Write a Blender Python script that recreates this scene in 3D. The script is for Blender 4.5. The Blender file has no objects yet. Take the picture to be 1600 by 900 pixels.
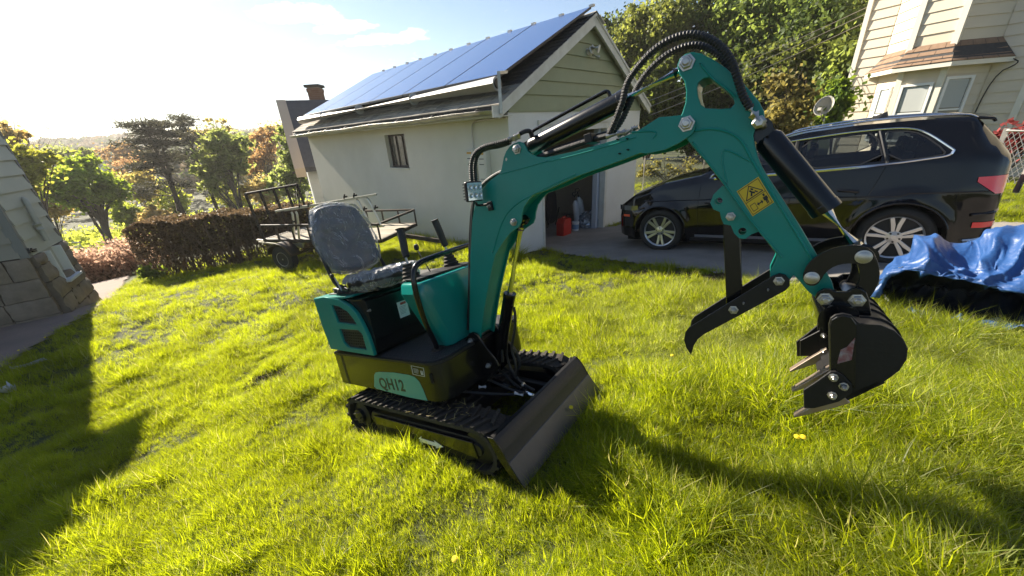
import bpy, bmesh, math, random
import numpy as np
from mathutils import Vector, Matrix, geometry
sc = bpy.context.scene
C = sc.collection
R = math.radians
random.seed(7); rng = np.random.default_rng(7)

# ------------------------------------------------------------------ camera
FPX, CX, CY, H = 565.0, 800.0, 450.0, 1.86
RW = np.array([[0.99793165, 0.06428394, 0.0], [-0.02551271, 0.39605439, -0.91787255], [-0.05900446, 0.91597407, 0.39687527]])
CAM = np.array([0, 0, H])
cd = bpy.data.cameras.new('camera'); cam = bpy.data.objects.new('camera', cd); C.objects.link(cam)
cd.sensor_width = 36; cd.lens = FPX / 1600 * 36; cd.clip_end = 5000; cd.clip_start = 0.05
m4 = Matrix([list(RW[0]) + [0], list(RW[1]) + [0], list(RW[2]) + [H], [0, 0, 0, 1]])
cam.matrix_world = m4
sc.camera = cam
# ------------------------------------------------------------------ light
SUN_AZ, SUN_EL = R(137), R(31)
sdir = Vector((math.cos(SUN_AZ) * math.cos(SUN_EL), math.sin(SUN_AZ) * math.cos(SUN_EL), math.sin(SUN_EL)))
sl = bpy.data.lights.new('sun', 'SUN'); sl.energy = 5.0; sl.angle = R(0.55); sl.color = (1, 0.90, 0.74)
so = bpy.data.objects.new('sun', sl); C.objects.link(so); so.rotation_euler = sdir.to_track_quat('Z', 'Y').to_euler()
w = bpy.data.worlds.new('World'); sc.world = w; w.use_nodes = True
nt = w.node_tree; nt.nodes.clear()
N_ = nt.nodes.new; LK = nt.links.new
sky = N_('ShaderNodeTexSky'); sky.sky_type = 'NISHITA'; sky.sun_disc = False
sky.sun_elevation = SUN_EL; sky.sun_rotation = math.pi / 2 - SUN_AZ
sky.air_density = 1.0; sky.dust_density = 0.25; sky.ozone_density = 2.0
geo = N_('ShaderNodeNewGeometry')
tc = N_('ShaderNodeTexCoord')
# clouds: noise on the direction projected to a cloud deck, whitened
sep = N_('ShaderNodeSeparateXYZ'); LK(tc.outputs['Generated'], sep.inputs[0])
def mth(op, a, b=None, c=None):
    n = N_('ShaderNodeMath'); n.operation = op
    for i, x in enumerate((a, b, c)):
        if x is None: continue
        if isinstance(x, (int, float)): n.inputs[i].default_value = x
        else: LK(x, n.inputs[i])
    return n.outputs[0]
zc = mth('MAXIMUM', sep.outputs[2], 0.02)
zz = mth('ADD', zc, 0.16)
cv = N_('ShaderNodeCombineXYZ'); LK(mth('DIVIDE', sep.outputs[0], zz), cv.inputs[0]); LK(mth('DIVIDE', sep.outputs[1], zz), cv.inputs[1])
nz = N_('ShaderNodeTexNoise'); nz.inputs['Scale'].default_value = 6.5; nz.inputs['Detail'].default_value = 8; nz.inputs['Roughness'].default_value = 0.6
LK(cv.outputs[0], nz.inputs['Vector'])
nb0 = N_('ShaderNodeTexNoise'); nb0.inputs['Scale'].default_value = 0.9; nb0.inputs['Detail'].default_value = 3; LK(cv.outputs[0], nb0.inputs['Vector'])
acc = mth('MULTIPLY', mth('SUBTRACT', nb0.outputs['Fac'], 0.50), 1.1)      # scattered cloud banks everywhere
for (cx_, cy_, rx_, ry_) in ((-1.05, 2.20, .13, .12), (-.90, 2.26, .13, .13), (-.84, 2.43, .17, .10), (-.74, 2.60, .24, .09), (-.52, 2.62, .12, .10), (-1.65, 2.75, .5, .16), (-2.4, 2.5, .5, .2)):
    sv = N_('ShaderNodeVectorMath'); sv.operation = 'SUBTRACT'; LK(cv.outputs[0], sv.inputs[0]); sv.inputs[1].default_value = (cx_, cy_, 0)
    dv_ = N_('ShaderNodeVectorMath'); dv_.operation = 'DIVIDE'; LK(sv.outputs[0], dv_.inputs[0]); dv_.inputs[1].default_value = (rx_, ry_, 1)
    ln0 = N_('ShaderNodeVectorMath'); ln0.operation = 'LENGTH'; LK(dv_.outputs[0], ln0.inputs[0])
    acc = mth('MAXIMUM', acc, mth('SUBTRACT', 0.75, mth('MULTIPLY', ln0.outputs['Value'], 0.55)))
dens_ = mth('ADD', acc, mth('MULTIPLY', mth('SUBTRACT', nz.outputs['Fac'], 0.5), 1.5))
cr = N_('ShaderNodeValToRGB'); LK(dens_, cr.inputs[0]); cr.color_ramp.elements[0].position = 0.20; cr.color_ramp.elements[1].position = 0.42
lowfade = mth('MULTIPLY', cr.outputs[0], 0.85)
mix = N_('ShaderNodeMixRGB'); LK(lowfade, mix.inputs[0]); LK(sky.outputs[0], mix.inputs[1])
sc2 = N_('ShaderNodeMixRGB'); sc2.blend_type = 'MIX'; sc2.inputs[0].default_value = 0.8; LK(sky.outputs[0], sc2.inputs[1]); sc2.inputs[2].default_value = (10, 9.8, 9.6, 1)
LK(sc2.outputs[0], mix.inputs[2])
bg = N_('ShaderNodeBackground'); LK(mix.outputs[0], bg.inputs[0]); bg.inputs[1].default_value = 0.052
wo = N_('ShaderNodeOutputWorld'); LK(bg.outputs[0], wo.inputs[0])
sc.view_settings.view_transform = 'Standard'; sc.view_settings.look = 'None'
sc.view_settings.exposure = 1.55; sc.view_settings.gamma = 1
sc.render.engine = 'CYCLES'
try:
    sc.cycles.max_bounces = 5; sc.cycles.transparent_max_bounces = 8; sc.cycles.volume_bounces = 0; sc.cycles.caustics_reflective = False; sc.cycles.caustics_refractive = False
except Exception: pass

# ------------------------------------------------------------------ helpers
def ray(px, py):
    d = RW @ np.array([px - CX, CY - py, -FPX]); return d / np.linalg.norm(d)
def atz(px, py, z):
    d = ray(px, py); return CAM + d * (z - H) / d[2]
def on_plane(px, py, P, n):
    d = ray(px, py); n = np.array(n, float); return CAM + d * ((np.array(P) - CAM) @ n) / (d @ n)

_mats = {}
def mat(name, col, rough=0.5, metal=0.0, coat=0.0, col2=None, nscale=8.0, nmix=0.5, bump=0.0, bscale=60.0, spec=0.5, island=0.0, trans=0.0, coords='Object', stretch=None, detail=6, emit=None, alpha=None):
    if name in _mats: return _mats[name]
    m = bpy.data.materials.new(name); m.use_nodes = True; _mats[name] = m
    t = m.node_tree; b = t.nodes['Principled BSDF']; L = t.links.new
    b.inputs['Base Color'].default_value = (*col, 1); b.inputs['Roughness'].default_value = rough; b.inputs['Metallic'].default_value = metal
    b.inputs['Coat Weight'].default_value = coat; b.inputs['Coat Roughness'].default_value = 0.05
    b.inputs['Specular IOR Level'].default_value = spec
    tcn = t.nodes.new('ShaderNodeTexCoord'); vec = tcn.outputs[coords]
    if stretch:
        mp = t.nodes.new('ShaderNodeMapping'); mp.inputs['Scale'].default_value = stretch; L(vec, mp.inputs[0]); vec = mp.outputs[0]
    cout = None
    if col2 is not None:
        n = t.nodes.new('ShaderNodeTexNoise'); n.inputs['Scale'].default_value = nscale; n.inputs['Detail'].default_value = detail; n.inputs['Roughness'].default_value = 0.6; L(vec, n.inputs['Vector'])
        r = t.nodes.new('ShaderNodeValToRGB'); L(n.outputs['Fac'], r.inputs[0])
        r.color_ramp.elements[0].position = 0.5 - nmix * 0.4; r.color_ramp.elements[1].position = 0.5 + nmix * 0.4
        r.color_ramp.elements[0].color = (*col, 1); r.color_ramp.elements[1].color = (*col2, 1); cout = r.outputs[0]
        mr = t.nodes.new('ShaderNodeMapRange'); L(n.outputs['Fac'], mr.inputs[0]); mr.inputs[3].default_value = max(0.02, rough - 0.08); mr.inputs[4].default_value = min(1, rough + 0.1)
        L(mr.outputs[0], b.inputs['Roughness'])
    if island > 0:
        g = t.nodes.new('ShaderNodeNewGeometry'); hs = t.nodes.new('ShaderNodeHueSaturation')
        mr = t.nodes.new('ShaderNodeMapRange'); L(g.outputs['Random Per Island'], mr.inputs[0]); mr.inputs[3].default_value = 1 - island; mr.inputs[4].default_value = 1 + island
        L(mr.outputs[0], hs.inputs['Value'])
        if cout is not None: L(cout, hs.inputs['Color'])
        else: hs.inputs['Color'].default_value = (*col, 1)
        cout = hs.outputs[0]
    if cout is not None: L(cout, b.inputs['Base Color'])
    if bump > 0:
        n2 = t.nodes.new('ShaderNodeTexNoise'); n2.inputs['Scale'].default_value = bscale; n2.inputs['Detail'].default_value = 5; L(vec, n2.inputs['Vector'])
        bp = t.nodes.new('ShaderNodeBump'); bp.inputs['Strength'].default_value = bump; bp.inputs['Distance'].default_value = 0.01; L(n2.outputs['Fac'], bp.inputs['Height']); L(bp.outputs[0], b.inputs['Normal'])
    if emit:
        b.inputs['Emission Color'].default_value = (*emit, 1); b.inputs['Emission Strength'].default_value = 1
    if trans > 0:
        tl = t.nodes.new('ShaderNodeBsdfTranslucent'); mx = t.nodes.new('ShaderNodeMixShader'); mx.inputs[0].default_value = trans
        if cout is not None: L(cout, tl.inputs[0])
        else: tl.inputs[0].default_value = (*col, 1)
        L(b.outputs[0], mx.inputs[1]); L(tl.outputs[0], mx.inputs[2]); L(mx.outputs[0], t.nodes['Material Output'].inputs[0])
    return m
def leafmat(name, col, tcol, island=0.35, trans=0.5, rough=0.55):
    if name in _mats: return _mats[name]
    m = bpy.data.materials.new(name); m.use_nodes = True; _mats[name] = m
    t = m.node_tree; b = t.nodes['Principled BSDF']; L = t.links.new
    g = t.nodes.new('ShaderNodeNewGeometry'); oi = t.nodes.new('ShaderNodeObjectInfo')
    def hue(c):
        h = t.nodes.new('ShaderNodeHueSaturation'); h.inputs['Color'].default_value = (*c, 1)
        mr = t.nodes.new('ShaderNodeMapRange'); L(g.outputs['Random Per Island'], mr.inputs[0]); mr.inputs[3].default_value = 1 - island; mr.inputs[4].default_value = 1 + island
        L(mr.outputs[0], h.inputs['Value'])
        m2 = t.nodes.new('ShaderNodeMath'); m2.operation = 'MULTIPLY'; L(oi.outputs['Random'], m2.inputs[0]); m2.inputs[1].default_value = 0.03
        m3 = t.nodes.new('ShaderNodeMath'); m3.operation = 'ADD'; L(m2.outputs[0], m3.inputs[0]); m3.inputs[1].default_value = 0.485
        L(m3.outputs[0], h.inputs['Hue']); return h.outputs[0]
    L(hue(col), b.inputs['Base Color']); b.inputs['Roughness'].default_value = rough; b.inputs['Specular IOR Level'].default_value = 0.3
    tl = t.nodes.new('ShaderNodeBsdfTranslucent'); L(hue(tcol), tl.inputs[0])
    mx = t.nodes.new('ShaderNodeMixShader'); mx.inputs[0].default_value = trans
    L(b.outputs[0], mx.inputs[1]); L(tl.outputs[0], mx.inputs[2]); L(mx.outputs[0], t.nodes['Material Output'].inputs[0])
    return m

def tag(o, label=None, cat=None, group=None, kind=None):
    if label: o['label'] = label
    if cat: o['category'] = cat
    if group: o['group'] = group
    if kind: o['kind'] = kind
    return o
MX = {}
def empty(name, M, label, cat, group=None):
    o = bpy.data.objects.new(name, None); C.objects.link(o); o.empty_display_size = 0.1
    if not isinstance(M, Matrix): M = Matrix.Translation(Vector([float(a) for a in M]))
    o.matrix_basis = M; MX[o.name] = M
    return tag(o, label, cat, group)
def rotM(loc, az):
    return Matrix.Translation(Vector([float(a) for a in loc])) @ Matrix.Rotation(az, 4, 'Z')
def root_inv(p):
    while p.parent is not None: p = p.parent
    return MX[p.name].inverted() if p.name in MX else Matrix.Identity(4)

def npmesh(name, V, Fs, m=None, smooth=False):
    """V (n,3), Fs (k,3|4) arrays"""
    me = bpy.data.meshes.new(name); V = np.asarray(V, np.float32); Fs = np.asarray(Fs, np.int32)
    k = Fs.shape[1]
    me.vertices.add(len(V)); me.vertices.foreach_set('co', V.ravel())
    me.loops.add(Fs.size); me.loops.foreach_set('vertex_index', Fs.ravel())
    me.polygons.add(len(Fs)); me.polygons.foreach_set('loop_start', np.arange(0, Fs.size, k, dtype=np.int32)); me.polygons.foreach_set('loop_total', np.full(len(Fs), k, np.int32))
    if smooth: me.polygons.foreach_set('use_smooth', np.ones(len(Fs), bool))
    me.update(calc_edges=True)
    if m: me.materials.append(m)
    return me
def link(name, me, parent=None):
    o = bpy.data.objects.new(name, me); C.objects.link(o)
    if parent is not None: o.parent = parent
    return o

def frame_from(d, up=(0, 0, 1)):
    d = np.array(d, float); d /= np.linalg.norm(d); u = np.array(up, float)
    if abs(d @ u) > 0.98: u = np.array([1.0, 0, 0])
    a = np.cross(d, u); a /= np.linalg.norm(a); b = np.cross(a, d); return d, a, b
class MB:
    def __init__(s): s.v = []; s.f = []
    def add(s, vs, fs):
        k = len(s.v); s.v += [tuple(float(c) for c in p) for p in vs]; s.f += [tuple(i + k for i in f) for f in fs]; return s
    def box(s, lo, hi):
        x0, y0, z0 = lo; x1, y1, z1 = hi
        return s.add([(x0,y0,z0),(x1,y0,z0),(x1,y1,z0),(x0,y1,z0),(x0,y0,z1),(x1,y0,z1),(x1,y1,z1),(x0,y1,z1)],
              [(0,3,2,1),(4,5,6,7),(0,1,5,4),(1,2,6,5),(2,3,7,6),(3,0,4,7)])
    def obox(s, c, X, Y, Z):
        c, X, Y, Z = [np.array(a, float) for a in (c, X, Y, Z)]
        vs = [c + a * X + b * Y + e * Z for e in (-1, 1) for a, b in ((-1,-1),(1,-1),(1,1),(-1,1))]
        return s.add(vs, [(0,3,2,1),(4,5,6,7),(0,1,5,4),(1,2,6,5),(2,3,7,6),(3,0,4,7)])
    def bar(s, p0, p1, w, h, up=(0,0,1)):
        p0 = np.array(p0, float); p1 = np.array(p1, float); d, a, b = frame_from(p1 - p0, up)
        return s.obox((p0 + p1) / 2, (p1 - p0) / 2, a * w / 2, b * h / 2)
    def tube(s, pts, r, seg=10, caps=True, closed=False, ring=None):
        pts = [np.array(p, float) for p in pts]; n = len(pts); k = len(s.v); ref = None
        if hasattr(r, '__len__') and len(r) != n: r = np.interp(np.linspace(0, 1, n), np.linspace(0, 1, len(r)), r)
        for i, p in enumerate(pts):
            if closed: t = pts[(i+1) % n] - pts[i-1]
            else: t = pts[min(i+1, n-1)] - pts[max(i-1, 0)]
            t /= (np.linalg.norm(t) + 1e-12)
            if ref is None: _, a, b = frame_from(t)
            else:
                a = ref - (ref @ t) * t; a /= (np.linalg.norm(a) + 1e-12); b = np.cross(t, a)
            ref = a; rr = r[i] if hasattr(r, '__len__') else r
            for j in range(seg):
                th = 2 * math.pi * j / seg; s.v.append(tuple(p + rr * (math.cos(th) * a + math.sin(th) * b)))
        m = n if closed else n - 1
        for i in range(m):
            for j in range(seg):
                a0 = k + i * seg; a1 = k + ((i + 1) % n) * seg; s.f.append((a0 + j, a0 + (j+1) % seg, a1 + (j+1) % seg, a1 + j))
        if caps and not closed:
            s.f.append(tuple(k + j for j in range(seg))[::-1]); s.f.append(tuple(k + (n-1) * seg + j for j in range(seg)))
        return s
    def cyl(s, p0, p1, r, r1=None, seg=20):
        return s.tube([p0, p1], [r, r if r1 is None else r1], seg)
    def lathe(s, c, axis, prof, seg=24, up=(0,0,1)):
        c = np.array(c, float); d, a, b = frame_from(axis, up); k = len(s.v)
        for (h, r) in prof:
            for j in range(seg):
                th = 2 * math.pi * j / seg; s.v.append(tuple(c + d * h + r * (math.cos(th) * a + math.sin(th) * b)))
        for i in range(len(prof) - 1):
            for j in range(seg): s.f.append((k + i*seg + j, k + i*seg + (j+1) % seg, k + (i+1)*seg + (j+1) % seg, k + (i+1)*seg + j))
        s.f.append(tuple(k + j for j in range(seg))[::-1]); s.f.append(tuple(k + (len(prof)-1)*seg + j for j in range(seg)))
        return s
    def plate(s, poly, holes, fn, a, b):
        """2-D outline with holes, extruded between depth a and b; fn(x,y,d)->3-D"""
        loops = [list(poly)] + [list(h) for h in holes]
        tris = geometry.tessellate_polygon([[Vector((x, y, 0)) for x, y in l] for l in loops])
        flat = [p for l in loops for p in l]; n = len(flat); k = len(s.v)
        s.v += [tuple(fn(x, y, a)) for x, y in flat] + [tuple(fn(x, y, b)) for x, y in flat]
        for t in tris: s.f.append((k + t[0], k + t[1], k + t[2])); s.f.append((k + n + t[2], k + n + t[1], k + n + t[0]))
        o = 0
        for l in loops:
            m = len(l)
            for i in range(m): j = (i + 1) % m; s.f.append((k + o + i, k + o + j, k + n + o + j, k + n + o + i))
            o += m
        return s
    def grid(s, P):
        P = np.asarray(P, float); a, b = P.shape[:2]; k = len(s.v); s.v += [tuple(p) for p in P.reshape(-1, 3)]
        for i in range(a - 1):
            for j in range(b - 1): s.f.append((k + i*b + j, k + (i+1)*b + j, k + (i+1)*b + j + 1, k + i*b + j + 1))
        return s
    def build(s, name, m, parent=None, local=False, smooth=False, bevel=0, bseg=2, solid=0, subsurf=0, recalc=True, auto=35):
        vs = s.v
        if parent is not None and not local:
            iv = root_inv(parent); vs = [tuple(iv @ Vector(p)) for p in vs]
        me = bpy.data.meshes.new(name); me.from_pydata(vs, [], s.f); me.materials.append(m)
        if recalc:
            bm = bmesh.new(); bm.from_mesh(me); bmesh.ops.recalc_face_normals(bm, faces=bm.faces); bm.to_mesh(me); bm.free()
        if smooth:
            me.polygons.foreach_set('use_smooth', np.ones(len(me.polygons), bool))
            try: me.set_sharp_from_angle(angle=R(auto))
            except Exception: pass
        o = link(name, me, parent)
        if solid: q = o.modifiers.new('solid', 'SOLIDIFY'); q.thickness = solid; q.offset = 0
        if subsurf: q = o.modifiers.new('sub', 'SUBSURF'); q.levels = subsurf; q.render_levels = subsurf
        if bevel:
            q = o.modifiers.new('bevel', 'BEVEL'); q.width = bevel; q.segments = bseg; q.limit_method = 'ANGLE'; q.angle_limit = R(40); q.harden_normals = False
        return o
def dup(o, parent=None, M=None, label=None):
    """copy of a thing with copies of its parts and sub-parts (shared mesh data)"""
    c = o.copy(); C.objects.link(c); c.parent = parent
    if M is not None: c.matrix_basis = M; MX[c.name] = M
    if label: c['label'] = label
    for ch in [x for x in o.children]: dup(ch, c)
    return c
def chaikin(p, n=2, closed=False):
    p = [np.array(a, float) for a in p]
    for _ in range(n):
        q = []
        m = len(p)
        for i in range(m if closed else m - 1):
            a, b = p[i], p[(i+1) % m]; q += [a * .75 + b * .25, a * .25 + b * .75]
        p = q if closed else [p[0]] + q + [p[-1]]
    return p
def circ(cx, cy, r, n=14): return [(cx + r * math.cos(2*math.pi*i/n), cy + r * math.sin(2*math.pi*i/n)) for i in range(n)]

# ------------------------------------------------------------------ machine frame and terrain
O = np.array([0.12927410046509968, 1.6342036573421705, 0.5120249844830401])
F = np.array([0.8062793427666232, -0.5464105949769507, 0.22660336079757692])
N = np.array([0.5780136589529105, 0.8091868972881465, -0.10543611962250478])
U = np.array([-0.1257530575838639, 0.2159908029387302, 0.9682634670141138])
GU = -0.235
GC = np.array([0.11, 6.82, -0.38])            # garage front corner
def azv(a): return np.array([math.cos(R(a)), math.sin(R(a)), 0.0])
GD, GT = azv(135.5), azv(45.5)                # along the garage, across the garage
_cp = []
for a in (-1.7, -1.0, -0.3, 0.5, 1.3):
    for b in (-1.0, -0.3, 0.5, 1.2): _cp.append(O + F * a + N * b + U * GU)
for q in ((2.64,5.96,-.185),(4.74,4.20,.05),(3.68,7.23,-.185),(5.78,5.47,.05),(7.5,4.0,.25),(6.5,9,-.3),(9,7,0.1),
          (.11,6.82,-.42),(1.2,8.0,-.56),(2.6,9.3,-.6),(-2.5,9.4,-.6),(-6.6,13.4,-.95),(-1.3,6.0,-.4),(1.5,6.0,-.28),
          (2.7,4.25,.04),(3.4,2.6,.3),(4.5,2.2,.38),(-4,5,-.45),(-6,4.5,-.48),(-7.46,5.53,-.50),(-8.2,6.64,-.74),(-8.7,4.7,-.5),(-5.0,7.3,-.55),(-2.8,6.8,-.42),(-9,8.5,-.95),(-4.5,8,-.75),(-7,10,-1.0),(-5,1,-.3),(-3.2,-2,0.1),(0,-2.5,.6),(3,-2,.9),(5,0,.7),(8,0,.6)):
    _cp.append(np.array(q))
for px, py, z in ((235,440,-.85),(400,412,-.8)): _cp.append(atz(px, py, z))
CP = np.array(_cp)
def _k(d): return np.sqrt(d * d + 0.25)
_n = len(CP); _A = np.zeros((_n + 3, _n + 3)); _D = np.linalg.norm(CP[:, None, :2] - CP[None, :, :2], axis=2)
_A[:_n, :_n] = _k(_D) - 0.02 * np.eye(_n); _A[:_n, _n] = 1; _A[:_n, _n+1:] = CP[:, :2]; _A[_n, :_n] = 1; _A[_n+1:, :_n] = CP[:, :2].T
_W = np.linalg.solve(_A, np.concatenate([CP[:, 2], np.zeros(3)]))
def sstep(a, b, x): t = np.clip((x - a) / (b - a), 0, 1); return t * t * (3 - 2 * t)
def base_h(x, y):
    x = np.asarray(x, float); y = np.asarray(y, float)
    sh = x.shape; x = x.ravel(); y = y.ravel(); r = np.hypot(x, y) + 1e-9
    s = np.minimum(1, 15.0 / r); xs, ys = x * s, y * s
    d = np.sqrt((xs[:, None] - CP[None, :, 0]) ** 2 + (ys[:, None] - CP[None, :, 1]) ** 2)
    near = _k(d) @ _W[:_n] + _W[_n] + xs * _W[_n+1] + ys * _W[_n+2]
    az = np.degrees(np.arctan2(y, x)); left = sstep(88, 112, np.where(az < -90, az + 360, az)) * (1 - sstep(190, 230, np.where(az < -90, az + 360, az)))
    vf = np.interp(r, [13, 20, 35, 60, 110, 180, 300, 420, 600, 1200], [-1.1, -2.3, -5.0, -7.5, -8, -6, 1, 9, 13, 15])
    rf = np.interp(r, [13, 40, 1200], [0.0, 0.3, 2])
    far = left * vf + (1 - left) * np.where(r > 0, rf, 0)
    t = sstep(11.5, 17, r)
    return (near * (1 - t) + far * t).reshape(sh)
def vnoise(x, y, s, seed=0):
    """cheap smooth value noise"""
    r = np.random.default_rng(seed).random((64, 64)); x = np.asarray(x) / s + 100; y = np.asarray(y) / s + 100
    i = np.floor(x).astype(int); j = np.floor(y).astype(int); fx = x - i; fy = y - j; fx = fx*fx*(3-2*fx); fy = fy*fy*(3-2*fy)
    g = lambda a, b: r[a % 64, b % 64]
    return (g(i,j)*(1-fx)+g(i+1,j)*fx)*(1-fy) + (g(i,j+1)*(1-fx)+g(i+1,j+1)*fx)*fy
def inpoly(x, y, poly):
    x = np.asarray(x); y = np.asarray(y); c = np.zeros(x.shape, bool); n = len(poly)
    for i in range(n):
        x0, y0 = poly[i][:2]; x1, y1 = poly[i-1][:2]
        c ^= ((y0 > y) != (y1 > y)) & (x < (x1 - x0) * (y - y0) / (y1 - y0 + 1e-12) + x0)
    return c
def gst(s, t): q = GC - GD * s + GT * t; return (q[0], q[1])   # s out of the garage door, t across it
DRIVE = [gst(-0.9, 0.83), gst(-0.9, 3.5), gst(0.25, 3.5), gst(.25, 5.3), gst(2.5, 5.2), gst(4.5, 4.2), gst(9, 3.6), gst(14, 3.2), gst(14, -1.4), gst(8, -1.3), gst(6, -1.1), gst(5, -.75), gst(4.2, -.35), gst(3.4, -0.02), gst(2, .25), gst(0.8, .5), gst(0.05, .83)]
def soft_in(x, y, poly, w):
    """1 inside, falling to 0 within w outside"""
    x = np.asarray(x, float); y = np.asarray(y, float); ins = inpoly(x, y, poly); d = np.full(x.shape, 1e9); n = len(poly)
    for i in range(n):
        ax, ay = poly[i-1][:2]; bx, by = poly[i][:2]; L2 = (bx-ax)**2 + (by-ay)**2 + 1e-12
        t = np.clip(((x-ax)*(bx-ax) + (y-ay)*(by-ay)) / L2, 0, 1); d = np.minimum(d, np.hypot(x - ax - t*(bx-ax), y - ay - t*(by-ay)))
    return np.where(ins, 1.0, np.clip(1 - d / w, 0, 1)), np.where(ins, -d, d)
def hit(px, py, zoff=0.0):
    """ray of a picture point onto the terrain"""
    d = ray(px, py); ts = np.concatenate([np.arange(0.4, 20, .04), np.geomspace(20, 900, 900)])
    P = CAM[None] + d[None] * ts[:, None]; g = base_h(P[:, 0], P[:, 1]) + zoff
    k = np.argmax(P[:, 2] < g)
    if P[k, 2] >= g[k]: return P[-1]
    return P[k]
PATH = [hit(*q)[:2] for q in ((60, 418), (150, 416), (214, 414), (224, 424), (190, 452), (152, 486), (105, 512), (50, 548), (0, 585), (-120, 660), (-260, 700))] + [(-6.5, 1.0), (-9.5, 4.0), (-10.5, 8.0)]
MOUNDS = 1.0
def ground_h(x, y):
    b = base_h(x, y); r = np.hypot(x, y)
    k = (1 - sstep(14, 30, r)) * (1 - soft_in(x, y, DRIVE, .5)[0]) * (1 - soft_in(x, y, PATH, .4)[0])
    nz_ = (vnoise(x, y, 0.9, 1) - .5) * 0.085 + (vnoise(x, y, 0.38, 2) - .5) * 0.075 + (vnoise(x, y, 0.17, 3) - .5) * 0.045
    far = sstep(60, 200, r) * (vnoise(x, y, 60, 4) - .5) * 8
    return b + nz_ * k * MOUNDS + far
def gz(x, y): return float(ground_h(np.array([x]), np.array([y]))[0])

M_SOIL = mat('soil', (.036, .036, .013), .95, col2=(.055, .070, .016), nscale=3, bump=.6, bscale=25)
rr = np.concatenate([np.arange(0.0, 14, .11), np.geomspace(14, 640, 90)]); th = np.radians(np.linspace(0, 360, 541))
RR, TH = np.meshgrid(rr, th, indexing='ij'); X_ = RR * np.cos(TH); Y_ = RR * np.sin(TH)
Z_ = ground_h(X_, Y_)
# trench under the garage slab so it does not poke through
gl = (X_ - GC[0]) * GD[0] + (Y_ - GC[1]) * GD[1]; gt_ = (X_ - GC[0]) * GT[0] + (Y_ - GC[1]) * GT[1]
Z_ = np.where((gl > .15) & (gl < 9.2) & (gt_ > .15) & (gt_ < 4.9), np.minimum(Z_, -.75), Z_)
V = np.stack([X_, Y_, Z_], -1).reshape(-1, 3); a, b = X_.shape
idx = np.arange(a * b).reshape(a, b); Fs = np.stack([idx[:-1, :-1], idx[1:, :-1], idx[1:, 1:], idx[:-1, 1:]], -1).reshape(-1, 4)
tag(link('ground', npmesh('ground', V, Fs, M_SOIL, True)), 'sloping ground under the lawn, falling to the valley', None, kind='structure')

def sheet(name, poly, m, label, dz=.02, cell=.09, kind='structure', hf=None):
    P = np.array([p[:2] for p in poly]); lo = P.min(0); hi = P.max(0)
    xs = np.arange(lo[0], hi[0] + cell, cell); ys = np.arange(lo[1], hi[1] + cell, cell); XX, YY = np.meshgrid(xs, ys, indexing='ij')
    ins = soft_in(XX, YY, poly, .1)[1] < cell * .6
    ZZ = (ground_h(XX, YY) if hf is None else hf(XX, YY)) + dz; idx = np.arange(XX.size).reshape(XX.shape)
    ok = ins[:-1, :-1] & ins[1:, :-1] & ins[1:, 1:] & ins[:-1, 1:]
    Fs = np.stack([idx[:-1, :-1], idx[1:, :-1], idx[1:, 1:], idx[:-1, 1:]], -1)[ok]
    used = np.unique(Fs); rm = np.zeros(XX.size, int); rm[used] = np.arange(len(used))
    V = np.stack([XX, YY, ZZ], -1).reshape(-1, 3)[used]
    return tag(link(name, npmesh(name, V, rm[Fs], m, True)), label, None, kind=kind)
M_DRIVE = mat('driveway_asphalt', (.17, .155, .14), .9, col2=(.26, .24, .215), nscale=2.2, bump=.5, bscale=90)
M_PATH = mat('path_asphalt', (.18, .135, .11), .9, col2=(.26, .195, .16), nscale=1.5, bump=.5, bscale=60)
sheet('driveway', DRIVE, M_DRIVE, 'worn grey asphalt driveway leading to the garage door', .03)
sheet('path', PATH, M_PATH, 'pale asphalt path beside the grey house and hedge', .03)
# ================================================================== EXCAVATOR
MEX = Matrix([[F[0], N[0], U[0], O[0]], [F[1], N[1], U[1], O[1]], [F[2], N[2], U[2], O[2]], [0, 0, 0, 1]])
def P(px, py, n):          # picture point on the machine's plane at width n -> (f, u)
    q = on_plane(px, py, O + N * n, N) - O; return (q @ F, q @ U)
def P3(px, py, n): a = P(px, py, n); return np.array([a[0], n, a[1]])
PL = lambda x, y, d: (x, d, y)
TEAL = mat('teal_paint', (.002, .180, .145), .36, coat=.12, spec=.3, col2=(.006, .235, .19), nscale=5, nmix=.9, bump=.09, bscale=35)
BLK = mat('black_gloss_paint', (.005, .005, .006), .25, coat=.25, spec=.35, bump=.05, bscale=20)
BLKS = mat('black_satin_paint', (.008, .008, .009), .42, spec=.3, col2=(.017, .016, .016), nscale=9, nmix=.8, bump=.1, bscale=60)
RUB = mat('rubber', (.012, .011, .011), .85, col2=(.040, .032, .022), nscale=14, nmix=.6, bump=.5, bscale=70)
RUBL = mat('hose_rubber', (.009, .009, .010), .55, bump=.2, bscale=120)
STEEL = mat('zinc_steel', (.55, .54, .51), .34, metal=1, col2=(.36, .34, .31), nscale=30, nmix=.8)
CHROME = mat('chrome_rod', (.78, .78, .76), .12, metal=1)
WORN = mat('worn_steel', (.36, .34, .31), .42, metal=.8, col2=(.30, .19, .12), nscale=25, nmix=.9)
ex = empty('mini_excavator', MEX, 'teal and black mini excavator with raised boom parked on the lawn', 'excavator')
def lp(pts, n): return [P(x, y, n) for x, y in pts]

def bolt(f, n, u, r=.02, name='bolt', side=-1, parent=ex, m=STEEL):
    b = MB(); b.lathe((f, n, u), (0, side, 0), [(0, r * 1.12), (.004, r * 1.12), (.0045, r * .86), (.014, r * .86), (.017, r * .72)], 6 if r > .012 else 8)
    b.lathe((f, n + side * .019, u), (0, side, 0), [(-.006, r * .55), (.002, r * .5), (.004, r * .35)], 16)
    return b.build(name, m, parent, local=True)

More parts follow.
